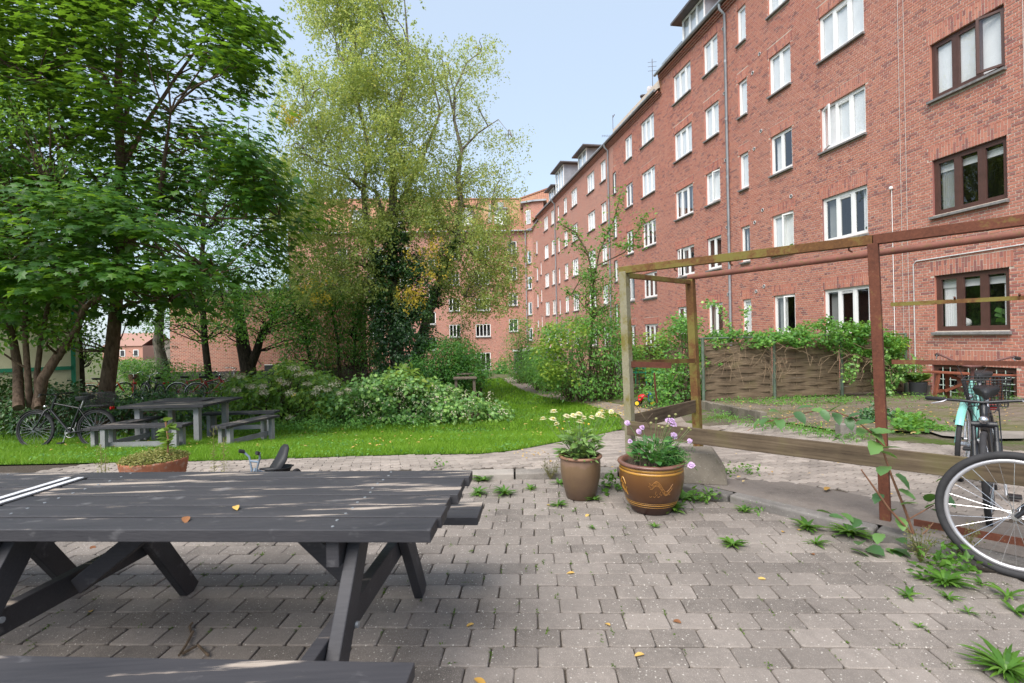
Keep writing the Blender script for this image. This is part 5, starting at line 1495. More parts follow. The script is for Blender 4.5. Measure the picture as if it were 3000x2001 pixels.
def bench(label, x, y, L, rz, z):
    t = thing('garden_bench', label, 'bench', (x, y, z), rz, 'benches round the square garden table')
    for k in (-0.075, 0.075):
        b = MB(); b.box((0, k, 0.425), (L, 0.142, 0.04)); b.build('seat_plank', M_GWOOD, t, bevel=0.004)
    for sx in (-L / 2 + 0.14, L / 2 - 0.14):
        for k in (-0.085, 0.085):
            b = MB(); b.box((sx, k, 0.2), (0.07, 0.07, 0.41)); b.build('leg', M_GLEG, t)
    b = MB(); b.box((0, 0, 0.14), (L - 0.3, 0.035, 0.08)); b.build('stretcher', M_GLEG, t)
bench('bench on the near side of the square garden table, behind the terracotta planter', -5.75, 7.95, 1.35, R(2), -0.32)
bench('bench at the right end of the square garden table, seen endwise', -4.52, 8.7, 1.2, R(74), -0.40)
bench('bench at the left end of the square garden table, beside the black bicycle', -6.55, 8.65, 1.25, R(82), -0.38)
bench('bench on the far side of the square garden table, before the hydrangea', -5.35, 10.05, 1.4, R(3), -0.44)

# weathered table top among the brambles
q = P(1362, 1105, 16.0)
t = thing('garden_table', 'old picnic table with lichen covered top among the brambles', 'table', (q.x, q.y, q.z - 0.72), R(6))
M_LICH = plain('lichen_wood', (0.20, 0.155, 0.125), 0.9, 0.1, 0, 0.4, 16, 0.3)
for i in range(4):
    b = MB(); b.box((0, -0.21 + 0.14 * i, 0.70), (0.72, 0.13, 0.04)); b.build('plank', M_LICH, t)
b = MB(); b.box((0.05, 0.5, 0.79), (0.6, 0.05, 0.05)); b.build('back_board', M_LICH, t)
for sx in (-0.28, 0.28):
    b = MB(); b.box((sx, 0, 0.34), (0.08, 0.4, 0.68)); b.build('leg', M_LICH, t)

# green garden chairs
M_GCH = metal('green_enamel', (0.02, 0.30, 0.17))
def chair(label, px, py, y, rz):
    q = P(px, py, y); t = thing('garden_chair', label, 'chair', (q.x, q.y, q.z), R(rz), 'green garden chairs behind the shrubs')
    b = MB(); b.box((0, 0, 0.44), (0.4, 0.4, 0.025)); b.build('seat', M_GCH, t)
    for sx in (-0.18, 0.18):
        for sy in (-0.18, 0.18):
            b = MB(); b.tube([(sx, sy, 0.44), (sx * 1.15, sy * 1.15, 0)], 0.014, 6); b.build('leg', M_GCH, t)
    b = MB()
    for sx in (-0.18, 0.18): b.tube([(sx, 0.18, 0.44), (sx, 0.24, 0.85)], 0.014, 6)
    for z in (0.6, 0.7, 0.8): b.box((0, 0.215 + (z - 0.6) * 0.12, z), (0.38, 0.015, 0.06))
    b.build('backrest', M_GCH, t)
chair('green metal garden chair left of the hanging rusty rod', 1868, 1131, 16.5, 200); chair('green metal garden chair right of the hanging rusty rod', 1928, 1128, 16.8, 160)

# ------------------------------------------------------------------ buildings and sheds on the left
M_CREAM = plain('cream_panel', (0.44, 0.41, 0.28), 0.8, 0.2, 0, 0.15, 3, 0.1)
M_GREENT = plain('green_trim', (0.02, 0.16, 0.09), 0.6, 0.3, 0, 0.2, 5)
sh = thing('garden_shed', 'cream panelled shed with green trim behind the elder at the far left', 'shed')
sh.location = (-12.16, 14.18, 0); sh.rotation_euler = (0, 0, R(38))
b = MB(); b.box((-2.74, 1.52, 0.7), (5.5, 3.0, 4.2)); b.build('wall', M_CREAM, sh)
for x in (0.0, -1.74, -3.44, -5.2):
    b = MB(); b.box((x, 0.0, 0.7), (0.1, 0.06, 4.2)); b.build('trim', M_GREENT, sh)
for z in (0.75, 2.75):
    b = MB(); b.box((-2.74, -0.005, z), (5.5, 0.05, 0.1)); b.build('trim', M_GREENT, sh)
b = MB(); b.box((-2.74, 1.52, 2.86), (6.0, 3.5, 0.12)); b.build('roof', M_DZINC, sh)
ga = thing('brick_garage', 'low windowless red brick garage with dark plinth behind the parked bicycles', 'garage')
m = far_brick('garage_brick', (1, 0))
b = MB(); b.box((-12.9, 28.5, 1.8), (7.6, 7, 3.9)); b.build('wall', m, ga)
b = MB(); b.box((-12.9, 28.45, -0.65), (7.7, 7.1, 1.2)); b.build('plinth', plain('dark_plinth', (0.055, 0.052, 0.052), 0.85, 0.2, 0, 0.3, 4), ga)
b = MB(); b.box((-12.9, 28.5, 3.82), (8.0, 7.4, 0.16)); b.build('roof', M_DZINC, ga)
b = MB(); b.box((-16.95, 25.6, 1.05), (0.5, 0.5, 0.9)); b.build('meter_box', M_KERB, ga)
for x in (-11.6, -10.6):
    b = MB(); b.box((x, 24.85, 0.0), (0.85, 0.08, 0.42)); o = b.build('cellar_hatch', M_ANTH, ga)
    b = MB(); b.box((x, 24.84, 0.23), (0.85, 0.1, 0.03)); b.build('hatch_edge', M_WHITE, o)
cabm = MB(); cabm.tube([(-13.6, 24.9, 2.2), (-12.2, 24.9, 0.2)], 0.02, 5); cabm.tube([(-9.4, 24.9, 2.4), (-11.0, 24.9, 0.5)], 0.02, 5); cabm.build('wire', M_BLKP, ga)
def far_house(label, x0, x1, y, zt, col, nw, dep=12, roofc=(0.33, 0.19, 0.15)):
    t = thing('town_house', label, 'house', group='houses down the street')
    b = MB(); b.box(((x0 + x1) / 2, y + dep / 2, zt - 8), (x1 - x0, dep, 16)); b.build('wall', plain('far_wall', col, 0.9, 0.1, 0, 0.1, 0.4), t)
    b = MB(); b.add([(x0, y - 0.3, zt), (x1, y - 0.3, zt), (x1, y + dep / 2, zt + 3), (x0, y + dep / 2, zt + 3), (x0, y + dep, zt), (x1, y + dep, zt)], np.array([[0, 1, 2, 3], [3, 2, 5, 4]])); b.build('roof', plain('far_roof', roofc, 0.9), t)
    for i in range(nw):
        for k in range(4):
            b = MB(); b.box((x0 + (x1 - x0) * (i + 0.5) / nw, y - 0.03, zt - 1.6 - 2.9 * k), ((x1 - x0) / nw * 0.4, 0.1, 1.5)); o = b.build('window', M_WHITE, t)
            b = MB(); b.box((x0 + (x1 - x0) * (i + 0.5) / nw, y - 0.09, zt - 1.6 - 2.9 * k), ((x1 - x0) / nw * 0.28, 0.06, 1.2)); b.build('pane', M_ANTH, o)
far_house('far red and white town house seen just right of the maple trunk', -92, -83, 115, 0.9, (0.50, 0.26, 0.2), 3)
far_house('pale far town house with white bands down the street', -82.9, -78.5, 122, 0.4, (0.62, 0.56, 0.53), 2)
far_house('far red town house beside the ivy covered leaning trunk', -88, -82, 135, 0.6, (0.52, 0.28, 0.22), 3)
sq = P(1520, 1030, 47); 
t = thing('shed', 'grey corrugated shed behind the columnar shrub near the wing', 'shed')
b = MB(); b.box((sq.x + 1.9, 48.5, -1.0), (4.6, 3, 2.2)); b.build('wall', plain('shed_grey', (0.12, 0.125, 0.13), 0.7, 0.3, 0, 0.2, 3), t)
b = MB()
for i in range(12): b.box((sq.x - 0.42, 47.15 + i * 0.25, -1.0), (0.05, 0.1, 2.2))
b.build('corrugation', M_ZINC, t, kind='stuff')
b = MB(); b.box((sq.x + 1.9, 48.5, 0.16), (5.0, 3.4, 0.12), Matrix.Rotation(R(-4), 3, 'Y')); b.build('roof', plain('pale_roof', (0.55, 0.55, 0.54), 0.7), t)
# ------------------------------------------------------------------ foliage
def maple_tmpl():
    pr = [(180, .40), (150, .30), (118, .44), (88, .27), (58, .58), (24, .32), (0, .66), (-24, .32), (-58, .58), (-88, .27), (-118, .44), (-150, .30)]
    v = [(0, 0.4, 0.02)] + [(r * math.sin(R(a)), 0.4 + r * math.cos(R(a)), -0.10 * r) for a, r in pr]
    return np.array(v), np.array([[0, 1 + (i + 1) % 12, 1 + i] for i in range(12)])
def oval_tmpl(w=0.5, fold=0.08, droop=0.1):
    v = [(0, 0, 0), (w * 0.42, 0.33, fold), (w * 0.40, 0.68, fold - droop * .5), (0, 1, -droop), (-w * 0.40, 0.68, fold - droop * .5), (-w * 0.42, 0.33, fold), (0, 0.5, -0.01)]
    return np.array(v), np.array([[0, 1, 6], [1, 2, 6], [2, 3, 6], [3, 4, 6], [4, 5, 6], [5, 0, 6]])
def rhomb_tmpl(w=0.62):
    return np.array([(0, 0, 0), (w / 2, 0.42, 0.03), (0, 1, 0), (-w / 2, 0.42, 0.03)]), np.array([[0, 1, 2, 3]])
def lobed_tmpl():
    """vine and currant like leaf, three blunt lobes"""
    pr = [(180, .36), (130, .46), (85, .34), (50, .54), (22, .36), (0, .60), (-22, .36), (-50, .54), (-85, .34), (-130, .46)]
    v = [(0, 0.42, 0.03)] + [(r * math.sin(R(a)), 0.42 + r * math.cos(R(a)), -0.08 * r) for a, r in pr]
    return np.array(v), np.array([[0, 1 + (i + 1) % 10, 1 + i] for i in range(10)])
def keel_tmpl(w=0.52):
    return np.array([(0, 0, 0), (w / 2, 0.42, 0.07), (0, 1, -0.1), (-w / 2, 0.42, 0.07), (0, 0.5, 0.0)]), np.array([[0, 1, 2, 4], [0, 4, 2, 3]])
T_MAPLE, T_OVAL, T_RHOMB, T_LOBED = maple_tmpl(), keel_tmpl(), rhomb_tmpl(), lobed_tmpl()
T_LONG = oval_tmpl(0.26, 0.04, 0.18)
def unit(v): return v / np.maximum(1e-9, np.linalg.norm(v, axis=1))[:, None]
def scatter(mb, Pn, N, size, tmpl, rg, tip=None, mi=0):
    """one leaf at each point: N its upper side, tip the way it points"""
    n = len(Pn)
    if n == 0: return
    N = unit(N)
    t = rg.normal(size=(n, 3)) if tip is None else tip + rg.normal(size=(n, 3)) * 0.5
    t = unit(t - N * (t * N).sum(1)[:, None]); s = np.cross(t, N)
    v, f = tmpl
    V = Pn[:, None, :] + (s[:, None, :] * v[None, :, 0:1] + t[:, None, :] * v[None, :, 1:2] + N[:, None, :] * v[None, :, 2:3]) * np.asarray(size)[:, None, None]
    F = (f[None] + (np.arange(n) * len(v))[:, None, None]).reshape(-1, f.shape[1])
    mb.add(V.reshape(-1, 3), F, mi)
def px_world(px, py, y):
    dx, dy = px - 1500.0, py - 985.0
    u = (dx * _c - dy * _s) / FPX; v = (dy * _c + dx * _s) / FPX
    return np.stack([u * y, y, EYE - v * y], -1)
def region(rg, poly, n, y0, y1, holes=None, dens=None):
    """n points spread over an outline of the photograph, at depths y0..y1"""
    xs = [p[0] for p in poly]; ys = [p[1] for p in poly]; out = []
    while len(out) < n:
        x = rg.uniform(min(xs), max(xs), 4 * n); y = rg.uniform(min(ys), max(ys), 4 * n)
        k = inpoly(x, y, poly)
        for h in holes or []: k &= ~inpoly(x, y, h)
        if dens is not None: k &= rg.random(4 * n) < dens(x, y)
        out += list(zip(x[k], y[k]))
    a = np.array(out[:n]); d = rg.uniform(y0, y1, n)
    return px_world(a[:, 0], a[:, 1], d)
def clumps(mb, C, rg, per, rad, size, tmpl, flat=0.6, upw=1.0, outw=0.6, rndw=0.6, ground=False, centre=None, cmin=0.03, mi=0, tipdown=0.3):
    """leaves gathered round each centre, thicker to the outside of the clump"""
    n = len(C) * per
    d = unit(rg.normal(size=(n, 3))); r = rg.random(n) ** 0.45
    cr = np.repeat(rg.uniform(0.65, 1.25, len(C)) * rad, per)
    o = d * (r * cr)[:, None]; o[:, 2] *= flat
    Pn = np.repeat(C, per, 0) + o
    out = d.copy()
    if centre is not None: out = out * 0.5 + unit(Pn - np.asarray(centre)) * 0.8
    N = np.array([0, 0, 1.0]) * upw + out * outw + rg.normal(size=(n, 3)) * rndw
    tip = out + np.array([0, 0, -tipdown])
    if ground:
        g = gz(Pn[:, 0], Pn[:, 1]); k = Pn[:, 2] > g + cmin
        Pn, N, tip, n = Pn[k], N[k], tip[k], int(k.sum())
    scatter(mb, Pn, N, size * rg.uniform(0.6, 1.25, n), tmpl, rg, tip, mi)
def limb(mb, a, b, r0, r1, rg, sag=0.1, n=6, seg=7):
    a, b = np.asarray(a, float), np.asarray(b, float)
    L = np.linalg.norm(b - a); pts = []
    w = rg.normal(size=3) * L * 0.06
    for i in range(n + 1):
        t = i / n
        pts.append(Vector(a + (b - a) * t + np.array([0, 0, sag * L * math.sin(math.pi * t)]) + w * math.sin(math.pi * 2 * t)))
    mb.tube(pts, [r0 + (r1 - r0) * i / n for i in range(n + 1)], seg)
def stems_to(mb, trunk, C, rg, r0=0.04, share=1.0, sag=0.08, maxd=4.0, seg=5):
    """a branch from the nearest lower trunk point to each chosen clump"""
    tp = np.array([list(p) for p in trunk])
    for c in C:
        if rg.random() > share: continue
        w = np.linalg.norm(tp - c, axis=1) + np.maximum(0, tp[:, 2] - c[2] + 0.3) * 2.5
        k = int(np.argmin(w)); 
        if np.linalg.norm(tp[k] - c) > maxd: continue
        L = np.linalg.norm(tp[k] - c)
        limb(mb, tp[k], c, min(r0, 0.012 + 0.012 * L), 0.005, rg, sag, 5, seg)
M_BARKM = barkmat('maple_bark', (0.075, 0.05, 0.035), (0.19, 0.13, 0.095))
M_BARKD = barkmat('dark_bark', (0.022, 0.018, 0.015), (0.07, 0.055, 0.045))
M_BARKB = barkmat('birch_bark', (0.10, 0.085, 0.07), (0.30, 0.26, 0.22))
M_TWIG = barkmat('twig_bark', (0.07, 0.052, 0.036), (0.18, 0.13, 0.09))
L_MAPLE = leafmat('maple_leaf', [(0.0, (0.016, 0.052, 0.014)), (0.4, (0.032, 0.096, 0.016)), (0.75, (0.066, 0.161, 0.021)), (0.97, (0.125, 0.225, 0.025)), (1.0, (0.291, 0.167, 0.029))], 0.42, 0.42, 0.4, (0.374, 0.644, 0.037))
L_ELDER = leafmat('elder_leaf', [(0.0, (0.028, 0.083, 0.021)), (0.5, (0.079, 0.190, 0.038)), (0.92, (0.157, 0.281, 0.045)), (1.0, (0.499, 0.429, 0.045))], 0.4, 0.5, 0.35, (0.399, 0.647, 0.056))
L_BIRCH = leafmat('birch_leaf', [(0.0, (0.133, 0.205, 0.057)), (0.4, (0.267, 0.356, 0.116)), (0.72, (0.401, 0.473, 0.169)), (0.88, (0.552, 0.516, 0.143)), (0.97, (0.749, 0.570, 0.090)), (1.0, (0.800, 0.642, 0.053))], 0.5, 0.42, 0.45, (0.767, 0.850, 0.200))
L_YELLOW = leafmat('yellow_leaf', [(0.0, (0.50, 0.42, 0.06)), (0.5, (0.72, 0.56, 0.08)), (1.0, (0.72, 0.46, 0.06))], 0.4, 0.5, 0.3, (0.7, 0.5, 0.04))
L_IVY = leafmat('ivy_leaf', [(0.0, (0.016, 0.053, 0.018)), (0.6, (0.039, 0.109, 0.030)), (1.0, (0.105, 0.211, 0.053))], 0.1, 0.32, 0.5)
L_DARK = leafmat('dark_leaf', [(0.0, (0.029, 0.090, 0.024)), (0.5, (0.062, 0.192, 0.036)), (0.9, (0.146, 0.338, 0.052)), (1.0, (0.497, 0.498, 0.062))], 0.3, 0.42, 0.4, (0.370, 0.766, 0.055))
L_MID = leafmat('shrub_leaf', [(0.0, (0.043, 0.125, 0.028)), (0.5, (0.097, 0.249, 0.048)), (0.88, (0.185, 0.374, 0.064)), (1.0, (0.571, 0.605, 0.080))], 0.36, 0.45, 0.4, (0.439, 0.800, 0.082))
L_HYD = leafmat('hydrangea_leaf', [(0.0, (0.062, 0.136, 0.029)), (0.5, (0.146, 0.273, 0.040)), (0.9, (0.270, 0.387, 0.052)), (1.0, (0.719, 0.502, 0.070))], 0.3, 0.38, 0.45, (0.488, 0.780, 0.058))
L_BRAM = leafmat('bramble_leaf', [(0.0, (0.061, 0.152, 0.044)), (0.5, (0.154, 0.315, 0.082)), (0.9, (0.337, 0.530, 0.134)), (1.0, (0.533, 0.707, 0.122))], 0.25, 0.35, 0.5, (0.429, 0.772, 0.074))
L_LIME = leafmat('lime_leaf', [(0.0, (0.120, 0.228, 0.036)), (0.6, (0.228, 0.360, 0.054)), (0.9, (0.360, 0.456, 0.072)), (1.0, (0.660, 0.540, 0.072))], 0.4, 0.45, 0.4, (0.504, 0.660, 0.072))
M_CREAMF = leafmat('cream_floret', [(0.0, (0.42, 0.40, 0.25)), (0.6, (0.62, 0.58, 0.42)), (1.0, (0.66, 0.48, 0.42))], 0.2, 0.7, 0.2, (0.6, 0.6, 0.4))
M_SEED = leafmat('seed_bunch', [(0.0, (0.09, 0.04, 0.025)), (1.0, (0.20, 0.10, 0.06))], 0.2, 0.7, 0.2, (0.3, 0.14, 0.06))

rg = np.random.default_rng(77)
# --- maple
mp = thing('maple_tree', 'big dark green maple with lobed leaves filling the upper left', 'tree')
TR = [P(304, 1240, 11.5), P(312, 1150, 11.5), P(328, 1030, 11.5), P(340, 900, 11.5), P(347, 770, 11.5), P(352, 620, 11.5), P(352, 450, 11.5), P(346, 250, 11.5), P(352, 60, 11.5), P(360, -200, 11.5), P(362, -500, 11.5)]
TRr = [0.175, 0.155, 0.138, 0.125, 0.115, 0.1, 0.09, 0.075, 0.06, 0.045, 0.02]
tb_ = MB(); tb_.tube(TR, TRr, 14)
big = [((347, 790), (470, 560), (500, 330), 0.075), ((345, 820), (250, 700), (150, 560), 0.05), ((350, 640), (210, 430), (120, 250), 0.05), ((352, 500), (520, 220), (640, 60), 0.055), ((341, 905), (500, 880), (620, 800), 0.045), ((352, 600), (620, 640), (820, 640), 0.04), ((350, 420), (430, 100), (560, -150), 0.05), ((346, 300), (200, 60), (80, -150), 0.05), ((347, 860), (190, 800), (60, 700), 0.045)]
attach = [np.array(p) for p in TR]
for k, (a, b, c, r) in enumerate(big):
    dz = (-1.6, 1.3, -1.0, 1.4, -1.5, -0.8, 1.0, -1.4, -2.0)[k]
    A, B, C_ = P(*a, 11.5), P(*b, 11.5 + dz * 0.5), P(*c, 11.5 + dz)
    pts = [A, A.lerp(B, 0.5) + Vector((0, 0, 0.08)), B, B.lerp(C_, 0.5), C_]
    tb_.tube(pts, [r, r * 0.85, r * 0.65, r * 0.45, r * 0.2], 8)
    attach += [np.array(p) for p in pts[1:]]
MAP = [(-260, -420), (700, -420), (705, 60), (770, 90), (745, 180), (700, 270), (735, 350), (715, 440), (790, 505), (850, 580), (955, 660), (935, 750), (830, 780), (760, 830), (640, 860), (540, 905), (420, 915), (330, 960), (200, 960), (60, 960), (-260, 960)]
gapd = lambda x, y: np.where((x > 360) & (y > 780), 0.55, 1.0) 
Cm = region(rg, MAP, 390, 9.0, 13.6, dens=gapd)
Cf = region(rg, [(-100, 560), (280, 520), (480, 640), (660, 690), (740, 780), (560, 850), (380, 840), (250, 880), (-100, 930)], 60, 7.4, 9.0)
stems_to(tb_, attach, np.vstack([Cm, Cf]), rg, 0.02, 0.5, 0.04, 3.5)
tb_.build('trunk', M_BARKM, mp, True)
cr = MB()
ctr = np.array([-8.8, 11.4, 4.0])
clumps(cr, Cm, rg, 104, 0.85, 0.175, T_MAPLE, 0.42, 1.25, 0.7, 0.35, centre=ctr, tipdown=0.5)
clumps(cr, Cf, rg, 62, 0.55, 0.165, T_MAPLE, 0.3, 1.4, 0.6, 0.3, centre=ctr, tipdown=0.5)
Ct = region(rg, [(640, 40), (830, 60), (790, 150), (690, 230)], 12, 10.5, 11.5)
clumps(cr, Ct, rg, 14, 0.34, 0.14, T_MAPLE, 0.6, 1.0, 0.6, 0.5, tipdown=0.6)
cr.build('crown', L_MAPLE, mp)
sm_ = MB()
for c in region(rg, [(380, 250), (640, 300), (700, 420), (880, 720), (560, 620), (300, 330)], 30, 9.0, 10.5):
    clumps(sm_, np.array([c]), rg, 34, 0.22, 0.05, T_LONG, 1.3, 0.0, 0.4, 0.8, tipdown=1.5)
sm_.build('seed_bunches', M_SEED, mp)

# --- elder shrub with several stems at the far left
el = thing('elder_shrub', 'many stemmed elder with pale green leaves in front of the cream shed', 'shrub')
eb_ = MB(); est = []
for pts, r in ((((55, 1195), (52, 1080), (40, 1000), (10, 900), (35, 780)), 0.09), (((88, 1190), (80, 1080), (72, 960), (78, 820), (60, 620)), 0.06), (((110, 1195), (125, 1110), (170, 1040), (215, 985), (250, 900), (300, 870)), 0.10), (((112, 1195), (108, 1100), (120, 1000), (160, 800), (150, 560)), 0.06), (((170, 1050), (225, 960), (232, 920)), 0.06)):
    w = [P(a, b, 9.9 + 0.25 * math.sin(a)) for a, b in pts]
    eb_.tube(w, [r * (1 - 0.55 * i / (len(w) - 1)) for i in range(len(w))], 9); est += [np.array(p) for p in w]
Ce = region(rg, [(-120, 260), (90, 240), (230, 330), (240, 520), (160, 640), (260, 760), (350, 860), (310, 960), (240, 1010), (120, 990), (-120, 1010)], 95, 8.8, 10.8)
stems_to(eb_, est, Ce, rg, 0.025, 0.8, 0.05, 4)
eb_.build('stems', M_BARKM, el, True)
eb_ = MB(); clumps(eb_, Ce, rg, 62, 0.46, 0.105, T_OVAL, 0.7, 0.9, 0.6, 0.6); eb_.build('crown', L_ELDER, el)

# --- sunlit trees behind the maple
def tree(name, label, cat, trunk, outline, n, y0, y1, per, rad, size, tmpl, leaf, bark, seed, flat=0.7, group=None, ground=False, share=0.8, dens=None, holes=None, upw=0.9, maxd=5, tipdown=0.3, r0=0.03):
    r_ = np.random.default_rng(seed)
    t = thing(name, label, cat, group=group)
    b = MB(); pts = []
    for px_, r in trunk:
        w = [P(*q) for q in px_]
        b.tube(w, [r * (1 - 0.6 * i / (len(w) - 1)) for i in range(len(w))], 10); pts += [np.array(q) for q in w]
        for a, c in zip(w, w[1:]): pts.append(np.array(a.lerp(c, 0.5)))
    C = region(r_, outline, n, y0, y1, holes, dens)
    if ground:
        C[:, 2] = np.maximum(C[:, 2], gz(C[:, 0], C[:, 1]) + 0.05)
    stems_to(b, pts, C, r_, r0, share, 0.06, maxd)
    b.build('trunk', bark, t, True)
    m_ = MB(); clumps(m_, C, r_, per, rad, size, tmpl, flat, upw, 0.7, 0.6, ground, tipdown=tipdown)
    m_.build('crown', leaf, t)
    return t, b, pts, r_
BK = 'trees behind the maple'
tree('lime_tree', 'light green tree between the shed and the maple trunk', 'tree', [([(240, 1240, 17), (235, 1080, 17), (225, 900, 17), (235, 640, 17)], 0.14)],
     [(-120, 500), (330, 480), (360, 700), (350, 900), (330, 1020), (255, 1080), (215, 1060), (205, 960), (-120, 900)], 95, 15.5, 18.5, 72, 0.85, 0.13, T_OVAL, L_ELDER, M_BARKD, 5)
tree('lime_tree', 'light green tree right of the maple trunk, above the brick garage', 'tree', [([(620, 1180, 20.5), (600, 1000, 20.5), (590, 820, 20.5), (600, 560, 20.5)], 0.15)],
     [(370, 420), (760, 400), (800, 640), (720, 820), (700, 965), (560, 985), (500, 965), (440, 985), (385, 975), (350, 900)], 140, 18.5, 22, 96, 0.9, 0.13, T_OVAL, L_MID, M_BARKD, 6)
tree('ivy_clad_tree', 'leaning slender trunk with ivy at the left corner of the brick garage', 'tree', [([(482, 1170, 21), (478, 1080, 21), (462, 1000, 21), (475, 880, 21)], 0.30)],
     [(468, 990), (500, 1000), (505, 1170), (470, 1170)], 12, 20.7, 21, 40, 0.3, 0.09, T_OVAL, L_IVY, M_BARKB, 7)
tree('dark_tree', 'small tree with black forked trunk before the brick garage wall', 'tree', [([(722, 1160, 21.5), (728, 1085, 21.5), (712, 1010, 21.5), (702, 930, 21.5), (690, 820, 21.5)], 0.36), ([(730, 1080, 21.5), (752, 1030, 21.5), (766, 980, 21.5), (800, 930, 21.5)], 0.22)],
     [(540, 780), (900, 740), (970, 900), (960, 1005), (870, 1030), (840, 1050), (800, 1000), (690, 985), (620, 1000), (540, 960)], 120, 18.8, 22.5, 100, 0.75, 0.11, T_OVAL, L_MID, M_BARKD, 8)
# --- dark thicket below the birches
th, _, _, _ = tree('thicket', 'dark green thicket under the birches, left of the ivy covered trunk', 'thicket', [([(1000, 1180, 21), (990, 1000, 21), (960, 850, 21)], 0.08), ([(1035, 1180, 21), (1040, 1000, 21), (1060, 860, 21)], 0.07), ([(930, 1180, 20.5), (900, 1010, 20.5), (880, 880, 20.5)], 0.07)],
     [(830, 860), (900, 800), (1080, 780), (1130, 850), (1140, 1040), (1080, 1060), (980, 1090), (900, 1110), (850, 1110), (820, 1000)], 170, 18.8, 22, 110, 0.75, 0.11, T_OVAL, L_DARK, M_BARKD, 9)
tw = MB(); r_ = np.random.default_rng(3)
for i in range(220):
    x = r_.uniform(880, 1130); q = P(x, 1165, r_.uniform(19.5, 21)); e = P(x + r_.normal(0, 35), r_.uniform(1010, 1090), q.y + r_.uniform(-.5, .3))
    tw.tube([q, q.lerp(e, 0.5) + Vector((r_.normal(0, .08), 0, 0)), e], [0.011, 0.008, 0.004], 4, cap=False)
tw.build('twigs', M_TWIG, th, kind='stuff')

# --- birches
bi = thing('birch_tree', 'tall feathery birch with yellowing leaves and ivy covered trunk in the middle', 'tree')
YB = 19.0
bb_ = MB(); bt_ = []
ST = [([(1168, 1200), (1165, 1080), (1158, 950), (1150, 800), (1150, 680), (1152, 560), (1150, 440), (1165, 330), (1200, 200), (1190, 60), (1180, -60)], 0.30, 0.0),
      ([(1158, 900), (1110, 800), (1075, 680), (1064, 560), (1080, 430), (1050, 300), (1010, 180), (990, 20), (960, -150)], 0.15, 0.8),
      ([(1150, 700), (1100, 560), (1020, 520), (950, 420), (900, 330)], 0.09, -1.2), ([(1150, 640), (1230, 480), (1290, 330), (1260, 200), (1240, 120)], 0.09, 0.8),
      ([(1064, 560), (1000, 500), (920, 470), (860, 400)], 0.06, -1.6), ([(1165, 330), (1080, 240), (1010, 190)], 0.06, -1.0), ([(1075, 680), (960, 690), (880, 640)], 0.06, -1.4), ([(1200, 200), (1130, 60), (1060, -60)], 0.06, 0.6)]
for px_, r, dz in ST:
    n = len(px_); w = [P(a, b, YB + dz * i / (n - 1)) for i, (a, b) in enumerate(px_)]
    bb_.tube(w, [r * (1 - 0.95 * i / (n - 1)) ** 1.15 for i in range(n)], 10); bt_ += [np.array(q) for q in w] + [np.array(a.lerp(c, .5)) for a, c in zip(w, w[1:])]
B1 = [(905, -330), (1150, -330), (1135, 20), (1170, 110), (1245, 100), (1260, 210), (1250, 400), (1240, 520), (1255, 640), (1225, 720), (1200, 830), (1170, 900), (1080, 860), (1000, 850), (900, 900), (840, 800), (790, 640), (800, 470), (770, 360), (800, 250), (870, 190), (880, 60)]
def strands(mb, C, rg, nst, length, spread, per, size, mi=0, yel=None):
    """hanging birch twigs with small leaves along them"""
    n = len(C) * nst
    S = np.repeat(C, nst, 0) + rg.normal(size=(n, 3)) * np.array([spread, spread, spread * 0.55])
    L = rg.uniform(0.5, 1.2, n) * length
    dr = np.column_stack([rg.normal(0, 0.35, n), rg.normal(0, 0.35, n), -rg.uniform(0.35, 1.0, n)])
    t = rg.random((n, per))
    Pn = S[:, None, :] + dr[:, None, :] * (t * L[:, None])[:, :, None] + rg.normal(size=(n, per, 3)) * 0.05
    Pn = Pn.reshape(-1, 3); m_ = len(Pn)
    N = rg.normal(size=(m_, 3)) * 0.8 + np.array([0, -0.1, 0.75])
    scatter(mb, Pn, N, size * rg.uniform(0.65, 1.3, m_), T_RHOMB, rg, np.array([0, 0, -1.0]) + rg.normal(size=(m_, 3)) * 0.4, mi)
    return S, dr, L
rb_ = np.random.default_rng(15)
dB = lambda x, y: np.where(y < 180, 0.9, np.where(y < 420, 0.95, 0.9))
Cb = region(rb_, B1, 265, YB - 2.2, YB + 1.2, dens=dB)
stems_to(bb_, bt_, Cb, rb_, 0.026, 0.7, 0.1, 3.4, 5)
bb_.build('trunk', M_BARKB, bi, True)
bc = MB(); S, dr, L = strands(bc, Cb, rb_, 27, 0.85, 0.42, 18, 0.092)
bc.build('crown', L_BIRCH, bi)
yl = MB()
strands(yl, region(rb_, [(1180, 820), (1240, 800), (1230, 900), (1190, 900)], 5, YB - 2.6, YB - 2.2), rb_, 6, 0.6, 0.14, 10, 0.09)
strands(yl, region(rb_, [(1190, 690), (1290, 660), (1280, 800), (1210, 760)], 6, YB - 2.6, YB - 2.0), rb_, 6, 0.7, 0.2, 10, 0.085)
strands(yl, region(rb_, [(830, 320), (870, 320), (860, 360), (830, 350)], 3, YB - 2.6, YB - 2.2), rb_, 6, 0.4, 0.15, 10, 0.085)
strands(yl, region(rb_, [(900, 820), (990, 800), (990, 870), (930, 880)], 5, YB - 2.6, YB - 2.2), rb_, 5, 0.5, 0.2, 9, 0.08)
yl.build('yellow_leaves', L_YELLOW, bi)
iv = MB()
Ci = region(rb_, [(1110, 690), (1170, 620), (1200, 740), (1235, 800), (1265, 900), (1270, 990), (1230, 1040), (1200, 1100), (1195, 1190), (1110, 1190), (1100, 1060), (1085, 960), (1080, 820)], 190, YB - 1.1, YB + 0.3)
clumps(iv, Ci, rb_, 105, 0.42, 0.095, T_LOBED, 0.9, 0.5, 1.0, 0.5, centre=(P(1170, 950, YB + 0.4)), tipdown=0.8)
iv.build('ivy', L_IVY, bi)

